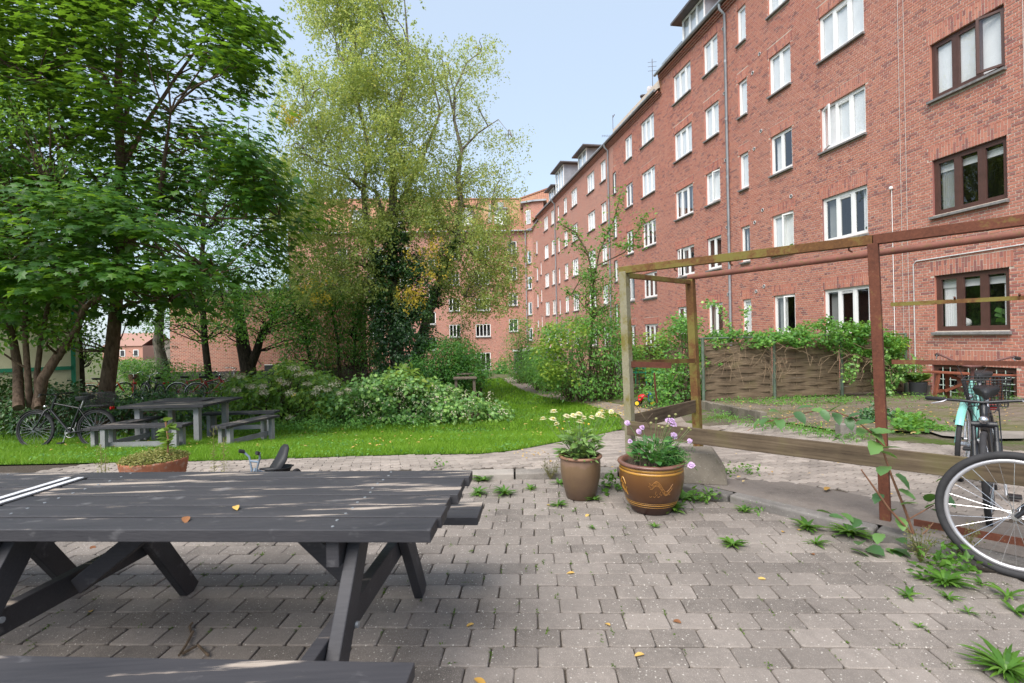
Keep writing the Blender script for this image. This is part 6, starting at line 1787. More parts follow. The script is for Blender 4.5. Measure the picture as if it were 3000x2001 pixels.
b2 = thing('birch_tree', 'slimmer open crowned birch leaning right in front of the wing', 'tree')
b2_ = MB(); bt2 = []
for px_, r, dz in (([(1205, 1150), (1225, 1020), (1255, 920), (1295, 800), (1340, 700), (1350, 600), (1342, 520), (1352, 440), (1330, 350), (1332, 260), (1370, 180), (1412, 150)], 0.21, 0.0), ([(1352, 440), (1400, 390), (1460, 350), (1500, 400)], 0.05, -0.6), ([(1330, 340), (1300, 200), (1290, 140)], 0.05, 0.5),
                     ([(1335, 690), (1400, 760), (1450, 790), (1500, 770)], 0.07, -0.9), ([(1330, 720), (1380, 820), (1360, 870)], 0.05, -0.8), ([(1350, 600), (1440, 620), (1490, 650)], 0.06, 0.6), ([(1345, 650), (1300, 600), (1260, 560)], 0.05, 0.5)):
    n = len(px_); w = [P(a, b, YB + 1.2 + dz * i / (n - 1)) for i, (a, b) in enumerate(px_)]
    b2_.tube(w, [r * (1 - 0.95 * i / (n - 1)) ** 1.1 for i in range(n)], 10); bt2 += [np.array(q) for q in w] + [np.array(a.lerp(c, .5)) for a, c in zip(w, w[1:])]
B2a = [(1250, 130), (1330, 110), (1420, 100), (1470, 150), (1440, 210), (1390, 250), (1400, 330), (1430, 400), (1500, 390), (1530, 440), (1490, 480), (1500, 560), (1440, 580), (1270, 570), (1240, 520), (1300, 450), (1310, 330), (1270, 230)]
B2b = [(1230, 590), (1480, 580), (1520, 650), (1540, 730), (1500, 800), (1470, 900), (1420, 860), (1380, 930), (1320, 850), (1280, 790), (1240, 700)]
C2a = region(rb_, B2a, 62, YB - 0.4, YB + 2.6); C2b = region(rb_, B2b, 82, YB - 1.2, YB + 2.2)
stems_to(b2_, bt2, np.vstack([C2a, C2b]), rb_, 0.024, 0.8, 0.1, 3.0, 5)
b2_.build('trunk', M_BARKB, b2, True)
bc = MB(); strands(bc, C2a, rb_, 18, 0.75, 0.38, 14, 0.085); strands(bc, C2b, rb_, 21, 1.0, 0.42, 15, 0.09); bc.build('crown', L_BIRCH, b2)
iv = MB(); clumps(iv, region(rb_, [(1270, 760), (1330, 700), (1345, 740), (1290, 880), (1240, 960), (1220, 900)], 22, YB + 0.7, YB + 1.3), rb_, 70, 0.32, 0.09, T_LOBED, 0.9, 0.5, 1.0, 0.5); iv.build('ivy', L_IVY, b2)

# --- shrubs of the middle and right
def bush(name, label, outline, n, y0, y1, per, rad, size, tmpl, leaf, seed, stems=6, flat=0.75, cat='shrub', upw=0.8, group=None, tipdown=0.3, rndw=0.6, extra=None):
    r_ = np.random.default_rng(seed)
    t = thing(name, label, cat, group=group)
    C = region(r_, outline, n, y0, y1)
    g = gz(C[:, 0], C[:, 1]); C[:, 2] = np.maximum(C[:, 2], g + 0.08)
    b = MB(); cx, cy = C[:, 0].mean(), C[:, 1].mean(); sx = C[:, 0].std()
    base = []
    for i in range(stems):
        x = cx + r_.normal(0, sx * 0.6); y = cy + r_.normal(0, 0.3); base.append(np.array([x, y, float(gz(x, y)) - 0.05]))
    for c in (C[r_.random(n) < 0.55] if base else []):
        k = min(base, key=lambda q: abs(q[0] - c[0]) + abs(q[1] - c[1])); limb(b, k, c, 0.02, 0.005, r_, 0.08, 5, 5)
    if base: b.build('stems', M_TWIG, t, True)
    m_ = MB(); ctr = np.array([cx, cy + 0.5, C[:, 2].min() + 0.2])
    clumps(m_, C, r_, per, rad, size, tmpl, flat, upw, 0.8, rndw, True, ctr, tipdown=tipdown)
    m_.build('leaves', leaf, t)
    return t, r_
bush('round_bush', 'rounded dark green bush in front of the glazed wing door', [(1205, 1110), (1215, 1060), (1250, 1020), (1300, 995), (1355, 1000), (1400, 1035), (1420, 1090), (1425, 1130), (1205, 1140)], 150, 16.4, 19, 110, 0.5, 0.095, T_OVAL, L_DARK, 31)
bush('vine_shrub', 'thin yellowish shrub hanging against the wing left of the door', [(1330, 960), (1370, 930), (1380, 1000), (1330, 1000)], 12, 21, 22, 50, 0.45, 0.08, T_OVAL, L_MID, 32)
ht, r_ = bush('hydrangea', 'big hydrangea with cream flower heads right of the square garden table', [(640, 1150), (690, 1105), (760, 1090), (840, 1062), (900, 1078), (980, 1120), (1010, 1160), (1010, 1215), (940, 1240), (840, 1252), (700, 1250), (650, 1215)], 150, 11.9, 14.2, 58, 0.34, 0.135, T_OVAL, L_HYD, 33, 10, tipdown=0.6)
fl = MB()
for q in ((668, 1098), (705, 1100), (770, 1130), (820, 1112), (835, 1120), (770, 1148), (850, 1150), (860, 1075), (900, 1122), (905, 1090), (922, 1150), (980, 1122), (995, 1150), (960, 1140), (850, 1222), (735, 1130), (935, 1135), (690, 1140), (875, 1095), (1020, 1140)):
    c = P(*q, 11.35 + 0.5 * r_.random())
    clumps(fl, np.array([np.array(c)]), r_, 95, 0.125, 0.045, T_RHOMB, 0.5, 1.0, 0.8, 0.3)
pass
fl.build('flower_heads', M_CREAMF, ht)
bm, r_ = bush('bramble_thicket', 'sprawling bramble with pale blossom edging the lawn, right of the hydrangea', [(960, 1160), (1010, 1130), (1080, 1115), (1160, 1100), (1250, 1118), (1330, 1135), (1410, 1160), (1460, 1190), (1490, 1212), (1440, 1225), (1330, 1232), (1200, 1235), (1060, 1240), (960, 1245)], 170, 11.6, 14.4, 64, 0.32, 0.095, T_LOBED, L_BRAM, 34, 12, tipdown=0.5)
bl = MB(); clumps(bl, region(r_, [(980, 1150), (1080, 1120), (1300, 1130), (1440, 1150), (1500, 1200), (1400, 1225), (1050, 1225)], 190, 11.3, 12.4), r_, 9, 0.11, 0.04, T_RHOMB, 0.6, 1, 0.6, 0.5); bl.build('blossom', M_CREAMF, bm)
bush('spurge_clump', 'bright broad leaved shoots standing above the bramble', [(1130, 1110), (1170, 1085), (1220, 1100), (1240, 1140), (1150, 1150)], 14, 12.0, 12.8, 30, 0.26, 0.17, T_OVAL, L_LIME, 35, 4, upw=0.6)
bush('lemon_balm_patch', 'low pale green herbs at the foot of the hydrangea by the lawn edge', [(640, 1235), (800, 1240), (1000, 1225), (1180, 1225), (1350, 1225), (1180, 1248), (900, 1270), (700, 1278)], 90, 10.6, 12.0, 34, 0.2, 0.06, T_OVAL, L_MID, 36, 0)
bush('ground_shrub', 'dark leafy undergrowth behind the lone black bicycle and garden table', [(-60, 1120), (60, 1080), (150, 1130), (330, 1150), (460, 1160), (620, 1150), (650, 1180), (600, 1260), (360, 1260), (150, 1270), (-60, 1280)], 175, 10.6, 13.4, 52, 0.34, 0.105, T_OVAL, L_IVY, 37, 8, tipdown=0.5)
bush('ground_shrub', 'light green shrubs between the parked bicycles and the garage', [(440, 1060), (500, 1075), (560, 1080), (640, 1095), (640, 1150), (480, 1160), (330, 1150), (345, 1065), (390, 1052)], 90, 19.6, 21.5, 60, 0.45, 0.11, T_OVAL, L_MID, 38, 5)
bush('ground_shrub', 'low weeds hiding the wheels of the parked bicycles', [(230, 1170), (520, 1165), (700, 1180), (740, 1200), (500, 1210), (240, 1205)], 60, 16.4, 17.6, 56, 0.35, 0.1, T_OVAL, L_DARK, 39, 0)
bush('columnar_shrub', 'narrow upright shrub in front of the grey shed near the wing', [(1500, 960), (1530, 925), (1555, 960), (1575, 1010), (1560, 1060), (1560, 1115), (1510, 1120), (1490, 1050)], 58, 28, 30, 88, 0.62, 0.125, T_OVAL, L_MID, 40, 4, flat=1.0)
bush('low_bush', 'low dark bush beside the glazed wing door', [(1442, 1062), (1480, 1055), (1482, 1095), (1440, 1095)], 14, 44, 46, 80, 0.8, 0.2, T_OVAL, L_DARK, 41, 0)
sp_, r_ = bush('mixed_shrubs', 'tall mixed shrubs beside the path, left of the rusty frame', [(1560, 1080), (1580, 1000), (1600, 960), (1650, 930), (1720, 935), (1760, 915), (1820, 945), (1850, 990), (1870, 1060), (1860, 1130), (1800, 1165), (1700, 1165), (1610, 1140)], 185, 14.8, 18.5, 74, 0.5, 0.1, T_OVAL, L_MID, 42, 12)
lm = MB(); clumps(lm, region(r_, [(1570, 960), (1680, 920), (1720, 960), (1640, 1060), (1690, 1130), (1620, 1130), (1560, 1060)], 38, 14.2, 15.0), r_, 30, 0.3, 0.09, T_LOBED, 0.7, 0.9, 0.6, 0.5); lm.build('lime_leaves', L_LIME, sp_)
bush('path_edge_shrub', 'low scrub along the right side of the path, farther back', [(1500, 1085), (1560, 1060), (1620, 1080), (1680, 1120), (1640, 1140), (1560, 1120)], 54, 20, 25, 70, 0.5, 0.11, T_OVAL, L_MID, 43, 3)
# sapling rising above the shrubs
sp, b, pts, r_ = tree('sapling', 'thin leafy sapling rising above the shrubs in front of the house', 'sapling', [([(1724, 1170, 16), (1730, 1050, 16), (1735, 930, 16), (1738, 820, 16), (1722, 740, 15.9), (1685, 680, 15.8), (1650, 660, 15.7)], 0.045), ([(1738, 830, 16), (1755, 740, 16.1), (1800, 640, 16.2), (1820, 560, 16.2)], 0.03), ([(1745, 780, 16), (1830, 740, 16.2), (1890, 640, 16.4)], 0.025), ([(1735, 930, 16), (1690, 870, 15.9), (1660, 850, 15.8)], 0.02)],
     [(1690, 780), (1760, 750), (1800, 800), (1790, 870), (1830, 900), (1780, 980), (1690, 960)], 44, 15.2, 16.6, 56, 0.4, 0.085, T_OVAL, L_MID, M_TWIG, 44, maxd=2)
m_ = MB()
for chain in ([(1722, 740), (1685, 680), (1640, 655)], [(1755, 740), (1800, 640), (1820, 555)], [(1830, 740), (1870, 680), (1892, 620)], [(1690, 870), (1660, 845)], [(1738, 820), (1722, 740)], [(1790, 660), (1770, 700)], [(1750, 760), (1640, 700)], [(1800, 720), (1880, 720)]):
    for a, c in zip(chain, chain[1:]):
        n = 110; t_ = r_.random(n)
        px_ = a[0] + (c[0] - a[0]) * t_ + r_.normal(0, 13, n); py_ = a[1] + (c[1] - a[1]) * t_ + r_.normal(0, 7, n)
        scatter(m_, px_world(px_, py_, 16 + r_.normal(0, .1, n)), r_.normal(size=(n, 3)) * 0.5 + np.array([0, -.2, 1]), r_.uniform(.09, .15, n), T_OVAL, r_)
m_.build('upper_leaves', L_MID, sp)
# right of the frame's first post
wl_, r_ = bush('wild_clematis', 'pale tangled climber between the two left posts of the steel frame', [(1930, 1000), (1985, 930), (2060, 950), (2080, 1050), (2070, 1140), (2030, 1180), (1960, 1180), (1900, 1160), (1920, 1080)], 80, 12.0, 14.0, 66, 0.32, 0.07, T_LOBED, L_MID, 45, 8)
bush('grape_shrub', 'yellow green leafy shrub behind the toy tricycle', [(1860, 1020), (1930, 960), (1960, 1010), (1930, 1100), (1870, 1130)], 26, 17.5, 18.8, 40, 0.36, 0.12, T_LOBED, L_LIME, 46, 5)
# climber over the wicker fence
cl, r_ = bush('climber', 'climbing plant spilling over the top of the wicker fence', [(2060, 1000), (2090, 965), (2200, 975), (2300, 975), (2330, 960), (2420, 935), (2520, 950), (2600, 965), (2655, 985), (2650, 1040), (2560, 1040), (2480, 1025), (2300, 1010), (2200, 1005), (2120, 1030), (2090, 1090), (2060, 1090)], 150, 12.0, 13.0, 50, 0.2, 0.072, T_LOBED, L_MID, 47, 0)
cs_ = MB()
for i in range(42):
    x = r_.uniform(2080, 2300) if i % 3 else r_.uniform(2300, 2560); y = r_.uniform(1000, 1060); n = 7; w = []
    dx = r_.normal(0, 14); 
    for k in range(n): w.append(P(x + dx * k + 10 * math.sin(k + i), y + (r_.uniform(2, 12)) * k * 1.2 - 6 * math.sin(k * .7), 11.95 + r_.normal(0, .03)))
    cs_.tube(w, 0.004, 4, cap=False)
cs_.build('dry_tendrils', plain('dry_vine', (0.26, 0.19, 0.125), 0.9, 0.1), cl, kind='stuff')
m_ = MB()
clumps(m_, region(r_, [(2555, 1030), (2650, 1020), (2660, 1080), (2600, 1160), (2560, 1150)], 34, 12.2, 12.9), r_, 34, 0.17, 0.075, T_LOBED, 1.2, 0.5, 0.9, 0.5)
clumps(m_, region(r_, [(2500, 1040), (2535, 1040), (2500, 1120), (2450, 1140)], 12, 11.9, 12.1), r_, 16, 0.1, 0.07, T_LOBED, 1.2, 0.5, 0.9, 0.5)
for chain in ([(2060, 900), (2085, 882), (2115, 905), (2130, 945), (2150, 975)], [(2190, 980), (2180, 920), (2188, 900)]):
    for a, c in zip(chain, chain[1:]):
        t_ = r_.random(30); scatter(m_, px_world(a[0] + (c[0] - a[0]) * t_ + r_.normal(0, 6, 30), a[1] + (c[1] - a[1]) * t_ + r_.normal(0, 6, 30), 12.3 + r_.normal(0, .08, 30)), r_.normal(size=(30, 3)) + np.array([0, -.5, .6]), r_.uniform(.05, .09, 30), T_LOBED, r_)
m_.build('hanging_leaves', L_BRAM, cl)
bush('potted_herb', 'leafy herb against the house wall above the dark plant pot', [(2665, 1060), (2700, 1060), (2705, 1115), (2670, 1110)], 10, 11.9, 12.3, 24, 0.14, 0.06, T_OVAL, L_MID, 48, 0)
bush('wall_weeds', 'tall weeds growing under the red trestle bench', [(2780, 1150), (2830, 1125), (2900, 1150), (2990, 1120), (3000, 1160), (2740, 1168)], 26, 10.8, 11.4, 22, 0.14, 0.055, T_LONG, L_MID, 49, 0)
bush('ivy_stump', 'clump of dark ivy at the foot of the middle rusty post', [(2525, 1215), (2570, 1190), (2620, 1230), (2615, 1270), (2540, 1265)], 20, 7.7, 8.2, 52, 0.15, 0.05, T_LOBED, L_IVY, 50, 4)

# --- lawn grass, weeds in the joints, leaf litter
L_GRASS = leafmat('grass_blade', [(0.0, (0.085, 0.19, 0.009)), (0.5, (0.16, 0.32, 0.016)), (0.85, (0.23, 0.40, 0.035)), (1.0, (0.36, 0.40, 0.09))], 0.3, 0.5, 0.3, (0.25, 0.5, 0.03))
rgr = np.random.default_rng(5)
def blades(poly, n, y0, y1, h, w, seed, pw=1.0):
    r_ = np.random.default_rng(seed); xs = [p[0] for p in poly]
    x = []; 
    yy = y0 + (y1 - y0) * r_.random(3 * n) ** pw; xx = r_.uniform(max(min(xs), -13), max(xs), 3 * n)
    k = inpoly(xx, yy, poly) & (np.abs(xx) < yy * 1.05); xx, yy = xx[k][:n], yy[k][:n]; n = len(xx)
    z = gz(xx, yy) + 0.002
    patch = 0.75 + 0.5 * (np.sin(xx * 1.7 + 0.6 * yy) * np.sin(yy * 1.3 - xx * 0.4) * 0.5 + 0.5)
    H = h * r_.uniform(0.45, 1.35, n) * patch; a = r_.uniform(0, 6.283, n); W = w * (0.6 + yy / 9.0)
    lean = r_.normal(0, 0.5, (n, 2)) * H[:, None]
    p0 = np.column_stack([xx - np.cos(a) * W / 2, yy - np.sin(a) * W / 2, z]); p1 = np.column_stack([xx + np.cos(a) * W / 2, yy + np.sin(a) * W / 2, z])
    pm = np.column_stack([xx + lean[:, 0] * .4, yy + lean[:, 1] * .4, z + H * .65]); pt = np.column_stack([xx + lean[:, 0], yy + lean[:, 1], z + H])
    V = np.stack([p0, p1, pt], 1).reshape(-1, 3)
    return V, np.arange(3 * n).reshape(-1, 3)
gmb = MB()
for args in ((LAWN, 170000, 5.5, 9.5, 0.06, 0.0042, 1, 0.8), (LAWN, 110000, 9.0, 16.0, 0.07, 0.0055, 2, 1.0), (LAWN, 40000, 15.0, 34.0, 0.10, 0.009, 3, 1.0)):
    gmb.add(*blades(*args))
# ragged lawn edge over the paving
gmb.build('grass', L_GRASS, kind='stuff')
cv = MB(); n = 9000
xx = rgr.uniform(-12, 3, 4 * n); yy = 5.6 + 9 * rgr.random(4 * n) ** 1.3; k = inpoly(xx, yy, LAWN) & (np.sin(xx * 2.1 + yy) + np.sin(yy * 3.1 - xx) + rgr.normal(0, .6, 4 * n) > 0.5); xx, yy = xx[k][:n], yy[k][:n]
scatter(cv, np.column_stack([xx, yy, gz(xx, yy) + rgr.uniform(.02, .07, len(xx))]), rgr.normal(size=(len(xx), 3)) * .35 + np.array([0, -.2, 1]), rgr.uniform(.025, .055, len(xx)), T_OVAL, rgr)
cv.build('clover', L_MID, kind='stuff')
# grass and herbs on the bare soil of the right side
ed_ = MB()
def herbs(poly_px, n, size, tm, hh=0.06):
    pts = []
    xs = [p[0] for p in poly_px]; ys = [p[1] for p in poly_px]
    while len(pts) < n:
        a, b = rgr.uniform(min(xs), max(xs)), rgr.uniform(min(ys), max(ys))
        if inpoly(np.array([a]), np.array([b]), poly_px)[0]: pts.append(G(a, b))
    a = np.array(pts); m_ = 7
    q = np.repeat(a, m_, 0) + rgr.normal(0, 0.05, (n * m_, 2))
    scatter(ed_, np.column_stack([q, gz(q[:, 0], q[:, 1]) + 0.03 + rgr.uniform(.0, hh, n * m_)]), rgr.normal(size=(n * m_, 3)) * .5 + np.array([0, 0, 1]), size * rgr.uniform(.6, 1.4, n * m_), tm, rgr)
herbs([(2070, 1195), (2240, 1235), (2420, 1265), (2560, 1290), (2500, 1305), (2300, 1270), (2080, 1240)], 190, 0.055, T_LONG)
herbs([(2620, 1240), (2700, 1235), (2720, 1270), (2620, 1275)], 70, 0.06, T_LOBED, 0.14)
herbs([(2070, 1165), (2560, 1165), (2600, 1185), (2300, 1195), (2080, 1180)], 260, 0.05, T_OVAL, 0.05)
herbs([(2600, 1165), (2990, 1165), (2990, 1185), (2600, 1180)], 110, 0.06, T_LONG, 0.1)
herbs([(2710, 1255), (2800, 1265), (2800, 1272), (2710, 1266)], 40, 0.06, T_LONG)
herbs([(2250, 1180), (2950, 1185), (2950, 1260), (2300, 1225)], 90, 0.035, T_OVAL, 0.03)
herbs([(1530, 1110), (1600, 1135), (1700, 1165), (1860, 1185), (1870, 1170), (1600, 1120)], 160, 0.07, T_LONG, 0.12)
herbs([(1430, 1085), (1480, 1100), (1500, 1090), (1470, 1075)], 90, 0.12, T_LONG, 0.25)
herbs([(1840, 1180), (1900, 1200), (2020, 1215), (2040, 1190), (1960, 1180)], 100, 0.05, T_OVAL, 0.08)
ed_.build('ground_herbs', L_MID, kind='stuff')
# fallen leaves
L_FALL = leafmat('fallen_leaf', [(0.0, (0.30, 0.15, 0.04)), (0.5, (0.50, 0.33, 0.10)), (1.0, (0.60, 0.46, 0.22))], 0.1, 0.7, 0.2, (0.5, 0.3, 0.05))
lt = MB()
def litter(poly_px, n, off=0.03, sz=0.045):
    xs = [p[0] for p in poly_px]; ys = [p[1] for p in poly_px]; pts = []
    while len(pts) < n:
        a, b = rgr.uniform(min(xs), max(xs)), rgr.uniform(min(ys), max(ys))
        if inpoly(np.array([a]), np.array([b]), poly_px)[0]: pts.append(G(a, b))
    a = np.array(pts)
    scatter(lt, np.column_stack([a, gz(a[:, 0], a[:, 1]) + off]), rgr.normal(size=(n, 3)) * .2 + np.array([0, 0, 1]), rgr.uniform(.6, 1.3, n) * sz, T_OVAL, rgr)
litter([(1490, 1110), (1560, 1130), (1700, 1165), (1820, 1185), (1980, 1205), (1970, 1235), (1830, 1235), (1700, 1190), (1560, 1150)], 900, 0.03, 0.055)
litter([(1000, 1240), (1480, 1130), (1800, 1230), (1600, 1290), (1100, 1325), (640, 1330), (100, 1330), (100, 1280), (800, 1270)], 300, 0.07, 0.055)
litter([(2080, 1180), (2950, 1190), (2980, 1262), (2560, 1290), (2250, 1235)], 420, 0.045, 0.05)
litter([(1950, 1310), (2450, 1340), (2900, 1450), (2600, 1470), (2150, 1420), (1450, 1370)], 40, 0.025, 0.04)
litter([(1480, 1340), (1560, 1350), (1640, 1330), (1560, 1310)], 30, 0.02, 0.035)
lt.build('leaf_litter', L_FALL, kind='stuff')
# ------------------------------------------------------------------ potted flowers
L_CAL = leafmat('marigold_leaf', [(0.0, (0.10, 0.20, 0.055)), (0.6, (0.19, 0.32, 0.10)), (1.0, (0.30, 0.43, 0.15))], 0.35, 0.5, 0.35, (0.45, 0.65, 0.1))
L_SCAB = leafmat('scabious_leaf', [(0.0, (0.030, 0.105, 0.030)), (0.6, (0.075, 0.210, 0.053)), (1.0, (0.165, 0.330, 0.090))], 0.25, 0.42, 0.4, (0.280, 0.588, 0.070))
M_STEM = plain('green_stem', (0.12, 0.17, 0.06), 0.6, 0.3, 0, 0.3, 20)
M_CREAMP = leafmat('cream_petal', [(0.0, (0.72, 0.66, 0.36)), (1.0, (0.82, 0.78, 0.55))], 0.25, 0.6, 0.2, (0.8, 0.75, 0.4))
M_YELC = plain('yellow_centre', (0.58, 0.42, 0.06), 0.8, 0.2, 0, 0.25, 60)
M_BRNC = plain('brown_centre', (0.18, 0.09, 0.04), 0.8, 0.2, 0, 0.25, 60)
M_LILAC = leafmat('lilac_petal', [(0.0, (0.52, 0.33, 0.57)), (1.0, (0.70, 0.52, 0.73))], 0.25, 0.6, 0.2, (0.7, 0.45, 0.75))
def leaf_variants(name, mat, kind, n=4):
    out_ = []
    for k in range(n):
        r_ = random.Random(k * 13 + len(name)); N = 7; v = []; w = {'long': 0.16, 'oval': 0.27, 'round': 0.46, 'serrate': 0.33}[kind]
        bend = r_.uniform(0.15, 0.45); tw_ = r_.uniform(-.25, .25)
        for i in range(N + 1):
            t = i / N; prof_ = {'long': math.sin(math.pi * min(1, 0.10 + 0.9 * t)) ** 0.7, 'oval': math.sin(math.pi * min(1, .05 + .95 * t)) ** .8, 'round': math.sin(math.pi * min(1, .12 + .88 * t)) ** .55, 'serrate': math.sin(math.pi * min(1, .08 + .92 * t ** .85)) ** .75}[kind]
            hw = w * prof_ * (1 if kind != 'serrate' else (1.0 + (0.10 if i % 2 else -0.06)))
            if i == N: hw = 0.004
            z = -bend * t * t + 0.12 * t
            cup = 0.10 if kind in ('oval', 'serrate') else 0.05
            v += [(-hw, t, z + cup * hw * 2 + tw_ * hw * t), (0, t, z), (hw, t, z + cup * hw * 2 - tw_ * hw * t)]
        f = []
        for i in range(N):
            for q in (0, 1): f.append((3 * i + q, 3 * i + q + 1, 3 * i + 4 + q, 3 * i + 3 + q))
        b = MB(); b.add(v, np.array(f)); out_.append(b.mesh(name, mat, True))
    return out_
def leafpart(meshes, parent, p, out_dir, size, rr, droop=0.0, roll=None):
    d = Vector(out_dir).normalized()
    q = d.to_track_quat('Y', 'Z').to_euler()
    o = bpy.data.objects.new('leaf', rr.choice(meshes)); COL.objects.link(o); o.parent = parent
    m_ = Matrix.Translation(p) @ d.to_track_quat('Y', 'Z').to_matrix().to_4x4() @ Matrix.Rotation(rr.uniform(-.5, .5) if roll is None else roll, 4, 'Y') @ Matrix.Scale(size, 4)
    o.matrix_local = m_
    return o
LV_LONG, LV_OVAL = leaf_variants('leaf', L_CAL, 'long'), leaf_variants('leaf', L_CAL, 'oval', 3)
rr = random.Random(12)
cal = thing('marigold_plant', 'pale yellow marigolds growing in the plain olive brown pot', 'flowering plant', (*pot1_c, 0.345))
c0 = Vector((*pot1_c, 0.345))
stm = MB()
for i in range(190):
    a = rr.uniform(0, 6.283); r_ = 0.15 * math.sqrt(rr.random()); h = rr.uniform(0.0, 0.25) * (1 - 0.3 * r_ / .13)
    p = Vector((r_ * math.cos(a), r_ * math.sin(a), h))
    leafpart(LV_LONG if rr.random() < .6 else LV_OVAL, cal, p, (math.cos(a) * (0.4 + r_ * 4), math.sin(a) * (0.4 + r_ * 4), rr.uniform(-0.3, 0.7)), rr.uniform(0.06, 0.105), rr)
    if i % 3 == 0: stm.tube([(p.x * .5, p.y * .5, 0), p], 0.004, 5)
def petal_ring(b, r0, r1, n, z, rise, w, rr):
    for k in range(n):
        a = 2 * math.pi * k / n + rr.uniform(-.08, .08); L = r1 * rr.uniform(.88, 1.08); c, s = math.cos(a), math.sin(a)
        P3 = lambda r, t, zz: (r * c - t * s, r * s + t * c, zz)
        b.add([P3(r0, 0, z), P3((r0 + L) / 2, w, z + rise * .5), P3(L, w * .7, z + rise), P3(L * 1.03, 0, z + rise * 1.1), P3(L, -w * .7, z + rise), P3((r0 + L) / 2, -w, z + rise * .5)], [(0, 5, 4, 3, 2, 1)])
for i, q in enumerate(((160, 180), (275, 185), (283, 95), (315, 240), (432, 150), (508, 145), (575, 125), (580, 215), (628, 172), (720, 165), (803, 133), (833, 98), (843, 160), (942, 98), (1045, 125))):
    w = P(1550 + q[0] / 3.918, 1180 + q[1] / 3.918, 4.36 + rr.uniform(-.12, .12)) - c0
    b = MB()
    sz = rr.uniform(.031, .040) * (0.75 if i in (3, 8, 9, 13) else 1)
    petal_ring(b, 0.004, sz, 16, 0, -0.006, 0.0042, rr); petal_ring(b, 0.004, sz * .78, 14, 0.004, 0.004, 0.004, rr); petal_ring(b, 0.003, sz * .5, 10, 0.007, 0.006, 0.0035, rr)
    o = b.build('flower', M_CREAMP, cal); o.location = w; o.rotation_euler = (rr.uniform(-.1, .5), rr.uniform(-.35, .35), 0)
    b = MB(); b.ell((0, 0, 0.006), (sz * .3, sz * .3, 0.006), 10, 6); b.build('flower_centre', M_BRNC if i in (4, 7) else M_YELC, o, True)
    base = Vector((w.x * 0.25, w.y * .3, 0.05))
    stm.tube([base, base.lerp(w, 0.55) + Vector((w.x * .08, 0, 0.02)), w - Vector((0, 0, .004))], 0.0022, 5)
for q in ((457, 220), (628, 235), (685, 245), (420, 325), (410, 190), (385, 300), (330, 285)):
    w = P(1550 + q[0] / 3.918, 1180 + q[1] / 3.918, 4.36 + rr.uniform(-.1, .1)) - c0
    b = MB(); b.ell((0, 0, 0), (0.011, 0.011, 0.009), 8, 6); o = b.build('bud', M_YELC if rr.random() < .6 else M_STEM, cal, True); o.location = w
    stm.tube([Vector((w.x * .3, w.y * .3, .03)), w], 0.002, 5)
stm.build('stems', M_STEM, cal, True)

sca = thing('scabious_plant', 'lilac scabious with dark green leaves growing in the large amber pot', 'flowering plant', (*pot2_c, 0.365))
c0 = Vector((*pot2_c, 0.365)); LS_O = leaf_variants('leaf', L_SCAB, 'oval', 4); LS_L = leaf_variants('leaf', L_SCAB, 'long', 3)
stm = MB()
for i in range(190):
    a = rr.uniform(0, 6.283); r_ = 0.19 * math.sqrt(rr.random()); h = rr.uniform(0.0, 0.19) * (1 - 0.4 * (r_ / .19) ** 2)
    x0 = 0.02 + r_ * math.cos(a)
    if x0 < -0.09 and h < .09 and rr.random() < .7: continue
    leafpart(LS_O if rr.random() < .6 else LS_L, sca, Vector((x0, r_ * math.sin(a), h)), (math.cos(a) * .8, math.sin(a) * .8, rr.uniform(0.0, 0.9)), rr.uniform(0.05, 0.10), rr)
fe = MB(); n = 900
pp_ = np.column_stack([rgr.normal(0.13, 0.07, n), rgr.normal(0, 0.1, n), rgr.uniform(0.0, 0.11, n)])
scatter(fe, pp_, rgr.normal(size=(n, 3)) * .8 + np.array([0, 0, .6]), rgr.uniform(.03, .06, n), oval_tmpl(0.10), rgr); fe.build('feathery_leaves', L_SCAB, sca, kind='stuff')
dry = MB()
for i in range(90):
    x = rr.uniform(-0.19, 0.02); y = -0.06 - rr.uniform(0, .12) * (1 - abs(x) / .25); dry.tube([(x, y, -0.01), (x + rr.uniform(-.01, .01), y, rr.uniform(.03, .085))], 0.0016, 4, cap=False)
dry.build('dry_stems', plain('dry_stem', (0.11, 0.085, 0.06), 0.9), sca, kind='stuff')
for i, q in enumerate(((1130, 230), (1158, 440), (1262, 328), (1298, 283), (1600, 203), (1640, 207), (1660, 247), (1668, 375), (1843, 437), (1860, 712))):
    w = P(1550 + q[0] / 3.918, 1180 + q[1] / 3.918, 4.02 + rr.uniform(-.1, .06) - (0.17 if i == 9 else 0)) - c0
    sz = 0.8 * (0.028, .022, .03, .026, .034, .034, .034, .036, .026, .036)[i]
    b = MB(); petal_ring(b, 0.006, sz, 13, 0, -0.004, 0.006, rr); petal_ring(b, 0.004, sz * .7, 11, 0.007, 0.003, 0.005, rr); petal_ring(b, 0.002, sz * .45, 9, 0.013, 0.004, 0.004, rr)
    o = b.build('flower', M_LILAC, sca); o.location = w; o.rotation_euler = (rr.uniform(.3, 1.0), rr.uniform(-.4, .4), 0)
    base = Vector((w.x * .3, w.y * .3 - .02, 0.08 if i != 9 else 0.06))
    stm.tube([base, base.lerp(w, .6) + Vector((0, 0, 0.05 if i == 9 else .02)), w], 0.0026, 5)
for q in ((1460, 183), (1400, 232), (1490, 270), (1608, 155), (1682, 135), (1755, 305), (1835, 290), (1850, 310), (1530, 285), (1590, 270)):
    w = P(1550 + q[0] / 3.918, 1180 + q[1] / 3.918, 4.02 + rr.uniform(-.1, .1)) - c0
    b = MB(); b.ell((0, 0, 0), (0.012, 0.012, 0.010), 8, 6); o = b.build('seed_head', plain('seed_head', (0.24, 0.24, 0.10), .9), sca, True); o.location = w
    stm.tube([Vector((w.x * .4, w.y * .4, .05)), w], 0.002, 5)
stm.build('stems', M_STEM, sca, True)
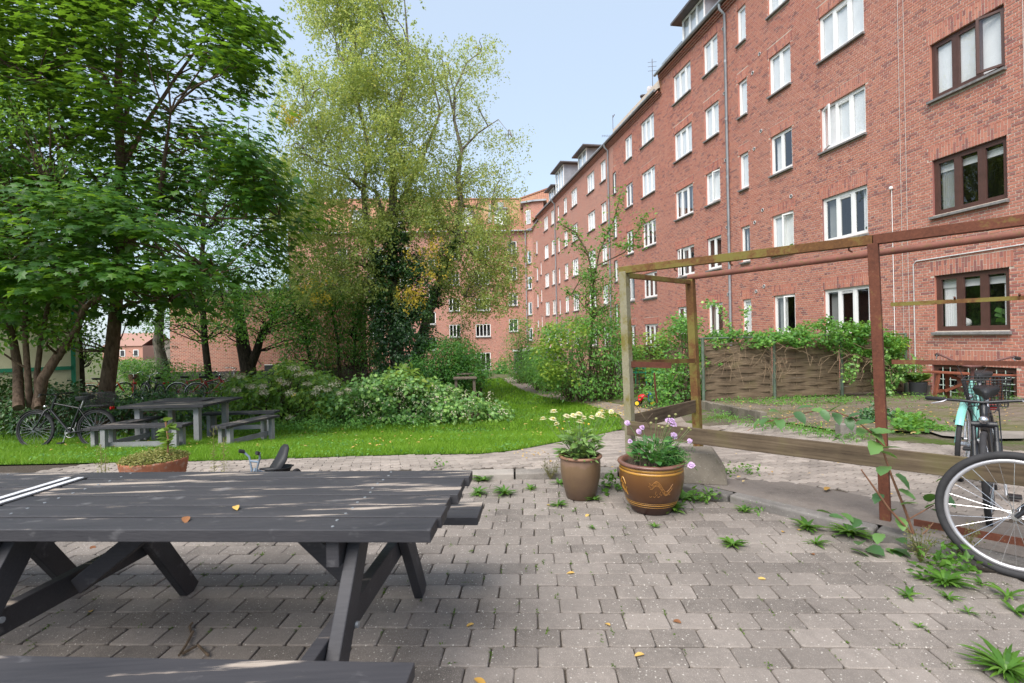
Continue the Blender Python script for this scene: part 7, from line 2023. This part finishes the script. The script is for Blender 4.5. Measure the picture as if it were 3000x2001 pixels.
stm = MB()
for a, b_ in (((1350, 210), (1240, 55)), ((1310, 255), (1420, 118)), ((1390, 285), (1350, 210))):
    stm.tube([P(1550 + a[0] / 3.918, 1180 + a[1] / 3.918, 4.1) - c0, P(1550 + b_[0] / 3.918, 1180 + b_[1] / 3.918, 4.1) - c0], 0.003, 5)
stm.build('dead_twigs', M_TWIG, sca)

# plants of the terracotta planter
pl_ = thing('planter_herbs', 'yellowing herbs in the ribbed terracotta planter', 'plant', (-3.25, 4.62, 0.33))
b = MB(); n = 2600; a = rgr.uniform(0, 6.283, n); r_ = 0.27 * np.sqrt(rgr.random(n))
scatter(b, np.column_stack([r_ * np.cos(a), r_ * np.sin(a), rgr.uniform(0, 0.09, n) * (1 - (r_ / .3) ** 2) + .005]), rgr.normal(size=(n, 3)) * .6 + np.array([0, 0, 1]), rgr.uniform(.012, .03, n), T_OVAL, rgr)
b.build('low_leaves', leafmat('yellowing_leaf', [(0.0, (0.13, 0.15, 0.04)), (0.6, (0.27, 0.27, 0.08)), (1.0, (0.40, 0.34, 0.12))], 0.3), pl_)
LT = leaf_variants('leaf', leafmat('tomato_leaf', [(0.0, (0.10, 0.20, 0.03)), (1.0, (0.22, 0.33, 0.06))], 0.35), 'serrate', 3)
b = MB(); b.tube([(0.12, 0, 0), (0.13, 0, .18), (0.11, 0, .34)], .008, 6)
for q in range(22):
    h = rr.uniform(.1, .36); s = rr.uniform(-1, 1); leafpart(LT, pl_, Vector((0.12 + .02 * s, rr.uniform(-.03, .03), h)), (s, rr.uniform(-.6, .6), rr.uniform(-.2, .5)), rr.uniform(.06, .11), rr)
b.build('stalk', plain('brown_stalk', (0.25, 0.13, 0.07), .8), pl_)
M_SPIKE = leafmat('seed_spike', [(0.0, (0.16, 0.17, 0.05)), (1.0, (0.34, 0.30, 0.12))], 0.3)
for cx, cy, h in ((0.48, 0.1, .34), (0.60, 0.05, .26), (-.52, .05, .22), (-0.36, -0.1, 0.14)):
    b = MB(); q = rgr.normal(0, .02, (175, 3)) + np.column_stack([np.full(175, cx), np.full(175, cy), rgr.uniform(-.28, h - .1, 175)])
    scatter(b, q, rgr.normal(size=(175, 3)), rgr.uniform(.012, .03, 175), T_LONG, rgr)
    b.tube([(cx, cy, -.33), (cx, cy, h - .08)], .003, 4); b.build('seed_spike', M_SPIKE, pl_)

# hosta like plant in the dark pot
L_HOS = leafmat('bergenia_leaf', [(0.0, (0.10, 0.20, 0.04)), (1.0, (0.22, 0.34, 0.08))], 0.3, 0.4, 0.4)
LH = leaf_variants('leaf', L_HOS, 'round', 3)
hs = thing('bergenia_plant', 'plant with big round pale green leaves in the dark grey pot', 'plant', (hp[0], hp[1], hz + 0.33))
for i in range(26):
    a = rr.uniform(0, 6.283); leafpart(LH, hs, Vector((.06 * math.cos(a), .06 * math.sin(a), rr.uniform(.0, .16))), (math.cos(a), math.sin(a) - .15, rr.uniform(.0, .9)), rr.uniform(.18, .28), rr)

# ------------------------------------------------------------------ bramble shoot at the kerb
L_BR2 = leafmat('bramble_blade', [(0.0, (0.027, 0.075, 0.027)), (0.5, (0.068, 0.150, 0.050)), (1.0, (0.165, 0.300, 0.075))], 0.22, 0.4, 0.45, (0.325, 0.650, 0.052))
LB_ = leaf_variants('leaf', L_BR2, 'serrate', 5)
br = thing('bramble', 'bramble shoot with large serrated leaves rising at the rusty post by the kerb', 'bramble')
YB_ = 3.28
M_CANE = plain('bramble_cane', (0.20, 0.10, 0.06), 0.7, 0.3, 0, 0.3, 20)
b = MB()
cane = [P(*q, YB_) for q in ((2678, 1570), (2650, 1490), (2612, 1395), (2590, 1330), (2567, 1280), (2500, 1225), (2440, 1203), (2380, 1205), (2310, 1222), (2230, 1240), (2190, 1262))]
b.tube(cane, [.0085, .008, .007, .0065, .006, .005, .0045, .004, .0035, .003, .002], 7)
b.tube([P(*q, YB_ - .05) for q in ((2668, 1560), (2600, 1485), (2562, 1430), (2523, 1376))], [.008, .007, .006, .004], 7)
b.tube([P(*q, YB_) for q in ((2655, 1525), (2700, 1500), (2735, 1480))], [.005, .004, .003], 6)
b.tube([P(*q, YB_) for q in ((2690, 1575), (2720, 1550), (2735, 1530))], [.005, .004, .003], 6)
b.build('cane', M_CANE, br, True)
R6 = lambda x, y: (2000 + x / 2.091, 650 + y / 2.091); R3 = lambda x, y: (2000 + x / 2.237, 1300 + y / 2.237)
for q, d, s in ([(R6(470, 1215), (-.6, -.3, -.5), .075), (R6(520, 1200), (-.7, -.5, -.2), .095), (R6(585, 1200), (-.2, -.7, -.5), .10), (R6(600, 1175), (-.5, -.2, .3), .09), (R6(690, 1165), (.2, -.7, -.5), .095), (R6(700, 1150), (.4, -.5, .3), .10), (R6(790, 1155), (.7, -.5, .0), .10), (R6(850, 1155), (.2, -.5, -.6), .08), (R6(900, 1165), (.5, -.3, .45), .09), (R6(930, 1170), (-.1, -.7, -.4), .09), (R6(1010, 1200), (.6, -.3, .3), .085), (R6(1010, 1200), (-.1, -.6, -.6), .085),
                 (R6(1060, 1240), (.6, -.4, .2), .10), (R6(1110, 1270), (-.6, -.4, -.2), .09), (R6(1140, 1270), (.5, -.6, -.2), .085), (R6(1160, 1290), (.8, -.3, .1), .11), (R6(1160, 1300), (.7, -.4, -.5), .10), (R6(1190, 1350), (-.7, -.6, -.4), .13), (R6(1215, 1390), (.7, -.4, .15), .11), (R6(1215, 1410), (.6, -.5, -.2), .09),
                 (R3(1340, 150), (-.7, -.5, -.2), .12), (R3(1395, 200), (.5, -.5, -.5), .11), (R3(1415, 300), (.6, -.5, -.4), .10), (R3(1300, 330), (-.8, -.5, -.2), .095), (R3(1430, 400), (.9, -.3, .2), .10), (R3(1380, 440), (-.4, -.6, .4), .08), (R3(1420, 480), (-.3, -.7, -.6), .10), (R3(1600, 420), (.1, -.6, .5), .11), (R3(1630, 430), (.5, -.5, -.3), .11), (R3(1620, 380), (-.3, -.4, .6), .10), (R3(1660, 250), (.5, -.3, .4), .10), (R3(1690, 330), (.3, -.5, -.3), .10)]):
    leafpart(LB_, br, P(*q, YB_ - .02 + rr.uniform(-.04, .04)), d, s, rr)
for q in ((880, 440), (960, 470), (1040, 455), (1140, 490), (1170, 640), (1215, 680), (1240, 720), (1330, 690), (1370, 700), (1440, 690), (1470, 770), (1520, 780), (1560, 750), (1620, 670), (1680, 680), (1700, 640), (1410, 620), (1300, 590), (1500, 640), (1100, 690), (1860, 670), (1900, 690)):
    p = P(*R3(*q), 3.2); g_ = P(*R3(*q), 3.32 - 0.00062 * (q[1] - 450))
    leafpart(LB_, br, g_, (rr.uniform(-.8, .8), -.6, rr.uniform(-.25, .35)), rr.uniform(.085, .125), rr)

# ------------------------------------------------------------------ weeds in the paving joints
L_WEED = leafmat('weed_leaf', [(0.0, (0.035, 0.10, 0.012)), (0.6, (0.085, 0.20, 0.025)), (1.0, (0.17, 0.30, 0.045))], 0.3, 0.45, 0.4, (0.28, 0.5, 0.03))
def weed(px_, size, n, label, kind='rosette', group='weeds in the paving joints', upper=False, name='weed'):
    lo, hi = 0.5, 12.0; zt = 0.06 if upper else 0.0
    for _ in range(40):
        m_ = (lo + hi) / 2
        if P(*px_, m_).z > zt: lo = m_
        else: hi = m_
    p = P(*px_, lo); b = MB(); r_ = np.random.default_rng(int(px_[0] * 7 + px_[1]))
    t_ = thing(name, label, 'weed', (p.x, p.y, zt), 0, group)
    if kind == 'dry':
        for i in range(22):
            a = r_.uniform(0, 6.28); e = Vector((math.cos(a) * size * .45, math.sin(a) * size * .3, size * r_.uniform(.5, 1.2)))
            b.tube([(0, 0, 0), e * .5 + Vector((0, 0, size * .1)), e], [.002, .0015, .001], 4, cap=False)
            q = np.array(e)[None] * r_.uniform(.3, 1, (9, 1)) + r_.normal(0, .008, (9, 3)); scatter(b, q, r_.normal(size=(9, 3)), np.full(9, .016), T_OVAL, r_)
        b.build('stalks', leafmat('dry_weed', [(0.0, (0.09, 0.11, 0.03)), (0.6, (0.17, 0.16, 0.06)), (1.0, (0.22, 0.14, 0.09))], 0.2) if 'dry_weed' not in bpy.data.materials else bpy.data.materials['dry_weed'], t_); return
    if kind == 'leafy':
        q = np.column_stack([r_.normal(0, size * .45, n), r_.normal(0, size * .35, n), np.abs(r_.normal(0, size * .35, n)) + .01])
        scatter(b, q, r_.normal(size=(n, 3)) * .6 + np.array([0, -.2, 1]), r_.uniform(.5, 1.1, n) * size * .38, T_OVAL, r_)
        b.build('leaves', L_WEED, t_); return
    for i in range(n):
        a = r_.uniform(0, 6.283); L = size * r_.uniform(.55, 1.15); e = r_.uniform(.15, 1.1); w = L * (.06 if kind == 'grass' else .09) * r_.uniform(.7, 1.3); N = 4
        c, s = math.cos(a), math.sin(a); v = []
        for k in range(N + 1):
            t = k / N; rd = L * t * math.cos(e * (1 - .6 * t)); z = L * t * math.sin(e) * (1 - .55 * t); hw = w * math.sin(math.pi * min(1, .15 + .85 * t)) if k < N else .0005
            v += [(rd * c - hw * s, rd * s + hw * c, z + .003 + hw * .4), (rd * c + hw * s, rd * s - hw * c, z + .003 + hw * .4)]
        b.add(v, np.array([[2 * k, 2 * k + 1, 2 * k + 3, 2 * k + 2] for k in range(N)]))
    b.build('leaves', L_WEED, t_)
B2_ = lambda x, y: (1000 + x / 2.237, 1300 + y / 2.237)
WL = ['weed rosette before the left kerb, nearest the table corner', 'weed rosette close to the far right corner of the picnic table', 'flat weed rosette in front of the left kerb, halfway from table to pots', 'small weed against the left kerb between table and pots', 'weed rosette standing alone just before the plain olive pot', 'weed at the right foot of the plain olive pot', 'tiny weed on the open paving right below the amber pot', 'tiny weed on the open paving below the two pots', 'smallest weed sprout in a joint below the olive pot', 'weed growing between the two glazed pots at their feet', 'weed at the left foot of the plain olive pot', 'weed at the kerb just right of the amber pot']
WR = ['round green weed tuft alone on the paving between amber pot and bramble', 'light green weed on the paving left of the bramble leaves', 'spreading weed at the kerb left of the dandelion', 'weed on the paving in front of the bramble, toward the camera', 'weed rosette below the bicycle wheel, left one of two', 'small weed between the bramble and the wide rosette', 'weed at the right edge under the bicycle tyre, upper one', 'weed at the right edge under the bicycle tyre, lower one', 'weed directly below the bicycle tyre, left of the right edge', 'sprout in a paving joint near the lower right weeds', 'faint sprout in a paving joint left of the lower right weeds']
for q, s, n in (((930, 245), .13, 34), ((895, 330), .12, 30), ((1070, 332), .14, 30), ((1240, 300), .08, 26), ((1420, 405), .09, 24), ((1660, 372), .09, 24), ((2050, 550), .06, 18), ((1652, 556), .05, 14), ((1515, 445), .03, 10), ((1745, 280), .10, 26), ((1430, 265), .10, 22), ((2200, 340), .10, 26)):
    weed(B2_(*q), s, n, WL.pop(0))
for q, s, n in (((328, 672), .10, 40), ((872, 660), .10, 18), ((820, 560), .13, 34), ((1480, 1005), .08, 16), ((1740, 1015), .07, 14), ((1575, 895), .07, 18), ((2130, 1015), .12, 14), ((2180, 1110), .09, 18), ((1960, 925), .07, 18), ((1870, 1110), .05, 10), ((1550, 1205), .04, 10)):
    weed(R3(*q), s, n, WR.pop(0))
weed(R3(2120, 1500), .15, 70, 'dense grassy weed tuft in the lowest right corner of the paving', 'grass')
weed(B2_(2175, 440), .14, 46, 'bright green weed tuft at the right foot of the large amber pot', 'rosette')
weed(R3(1720, 920), .14, 44, 'wide green weed rosette on the paving left of the black bicycle wheel', 'rosette')
weed(R3(1740, 830), .16, 120, 'broad leaved weed patch beside the wheel of the cut off black bicycle', 'leafy')
weed(R3(1100, 600), .16, 60, 'leafy dandelion weed against the dark kerb below the bramble', 'rosette')
weed(R3(140, 380), .14, 90, 'leafy weed against the kerb right of the amber pot', 'leafy')
weed(R3(20, 370), .16, 40, 'tall pointed weed at the kerb beside the amber pot', 'rosette')
weed(R3(400, 445), .09, 30, 'pale lobed weed at the kerb, second to the right of the amber pot', 'rosette')
weed(R3(495, 450), .10, 26, 'two leaved weed standing against the dark kerb', 'leafy')
weed(B2_(1370, 235), .20, 20, 'dry brownish weed left of the plain olive pot', 'dry')
weed(B2_(1790, 300), .24, 60, 'green weeds growing up between the two glazed pots', 'leafy')
weed(R3(1560, 780), .20, 20, 'yellow seeding weed before the bramble leaves', 'dry')
weed(R3(1830, 760), .22, 20, 'yellow seeding weed seen through the bicycle wheel', 'dry')
weed(R3(270, 200), .12, 60, 'low weed at the right corner of the concrete block', 'leafy', upper=True)
weed(R3(420, 195), .12, 50, 'weed on the concrete apron right of the concrete block', 'leafy', upper=True)
weed((1290, 1368), .12, 26, 'ivy like weed sprig behind the far edge of the black picnic table', 'leafy', upper=True)
weed(B2_(700, 1270), .06, 16, 'tiny weed between the pots and the table, under its right end', 'leafy') if False else None
# moss in the joints
ms = MB(); q = []
for j in range(700):
    jj = int(rgr.integers(5, 40)); ii = int(rgr.integers(-14, 14)); drift = 0
    lx = ii * 0.209 + (jj % 2) * 0.105 + 0.1045 * (1 if rgr.random() < .6 else rgr.uniform(-1, 1)); ly = -1.0 + jj * 0.1395 + (rgr.uniform(-.06, .06) if rgr.random() < .5 else 0.07)
    x = lx * cs - ly * sn; y = lx * sn + ly * cs
    if below_kerb(x, y, .03) and y > 1.2:
        n = int(rgr.integers(6, 22)); dx = rgr.normal(0, .018, n) if abs(ly % .1395 - .07) < .01 else rgr.normal(0, .003, n)
        q.append(np.column_stack([x + dx, y + (rgr.normal(0, .003, n) if abs(dx).max() > .012 else rgr.normal(0, .018, n)), rgr.uniform(-.004, .004, n)]))
q = np.concatenate(q)
scatter(ms, q, rgr.normal(size=q.shape) * .5 + np.array([0, 0, 1]), rgr.uniform(.006, .014, len(q)), T_OVAL, rgr)
ms.build('joint_moss', leafmat('moss', [(0.0, (0.03, 0.07, 0.006)), (1.0, (0.11, 0.19, 0.015))], 0.1, 0.8, 0.1), kind='stuff')
# single fallen leaves
FL = leaf_variants('fallen_leaf', leafmat('yellow_fallen', [(0.0, (0.55, 0.30, 0.06)), (1.0, (0.62, 0.42, 0.14))], 0.1, 0.7, 0.2), 'oval', 3)
FB = leaf_variants('fallen_leaf', leafmat('brown_fallen', [(0.0, (0.20, 0.08, 0.04)), (1.0, (0.30, 0.14, 0.06))], 0.1, 0.7, 0.2), 'oval', 3)
def fallen(px_, mesh, size, label, z=0.0, group='fallen leaves on the paving'):
    lo, hi = 0.5, 12.0
    for _ in range(40):
        m_ = (lo + hi) / 2
        if P(*px_, m_).z > z: lo = m_
        else: hi = m_
    p = P(*px_, lo); o = bpy.data.objects.new('fallen_leaf', mesh); COL.objects.link(o); o.location = (p.x, p.y, z + .006); o.rotation_euler = (rr.uniform(-.15, .15), rr.uniform(-.15, .15), rr.uniform(0, 6.28)); o.scale = (size,) * 3
    tag(o, label, 'leaf', group)
for q in ((1725, 1509), (1683, 1681), (1787, 1836), (1887, 1921), (1388, 1831), (2292, 1561), (2346, 1556), (2243, 1700), (265, 1796), (1609, 1483)):
    fallen(q, rr.choice(FL), rr.uniform(.035, .05), 'small yellow leaf lying on the grey paving blocks')
fallen((1390, 1992), FL[0], .06, 'orange yellow leaf lying lowest on the paving beside the bench end')
fallen((2386, 1628), FB[0], .045, 'curled reddish brown leaf on the paving left of the bramble')
fallen((270, 1602), FB[1], .06, 'orange brown leaf on the paving seen under the table'); fallen((1995, 1829), FB[2], .05, 'brown leaf on the paving at the middle of the right half')
fallen((688, 1487), FL[1], .045, 'pale yellow leaf lying on the black picnic table', .742, None)
fallen((545, 1518), FB[0], .05, 'brown leaf lying near the front edge of the picnic table', .742, None)
fallen((2418, 1438), leaf_variants('fallen_leaf', L_FALL, 'long', 1)[0], .13, 'large curled pale leaf on the concrete apron before the post', .075, None)
b = MB()
for q in (((525, 1920), (545, 1890), (565, 1850)), ((535, 1915), (580, 1890), (610, 1920)), ((560, 1850), (555, 1835), (563, 1825))):
    w = []
    for c in q:
        lo, hi = .5, 8
        for _ in range(40):
            m_ = (lo + hi) / 2
            if P(*c, m_).z > .015: lo = m_
            else: hi = m_
        w.append(P(*c, lo))
    b.tube(w, .006, 6)
tag(b.build('fallen_twig', M_TWIG), 'dry twig lying on the paving under the picnic table', 'twig')
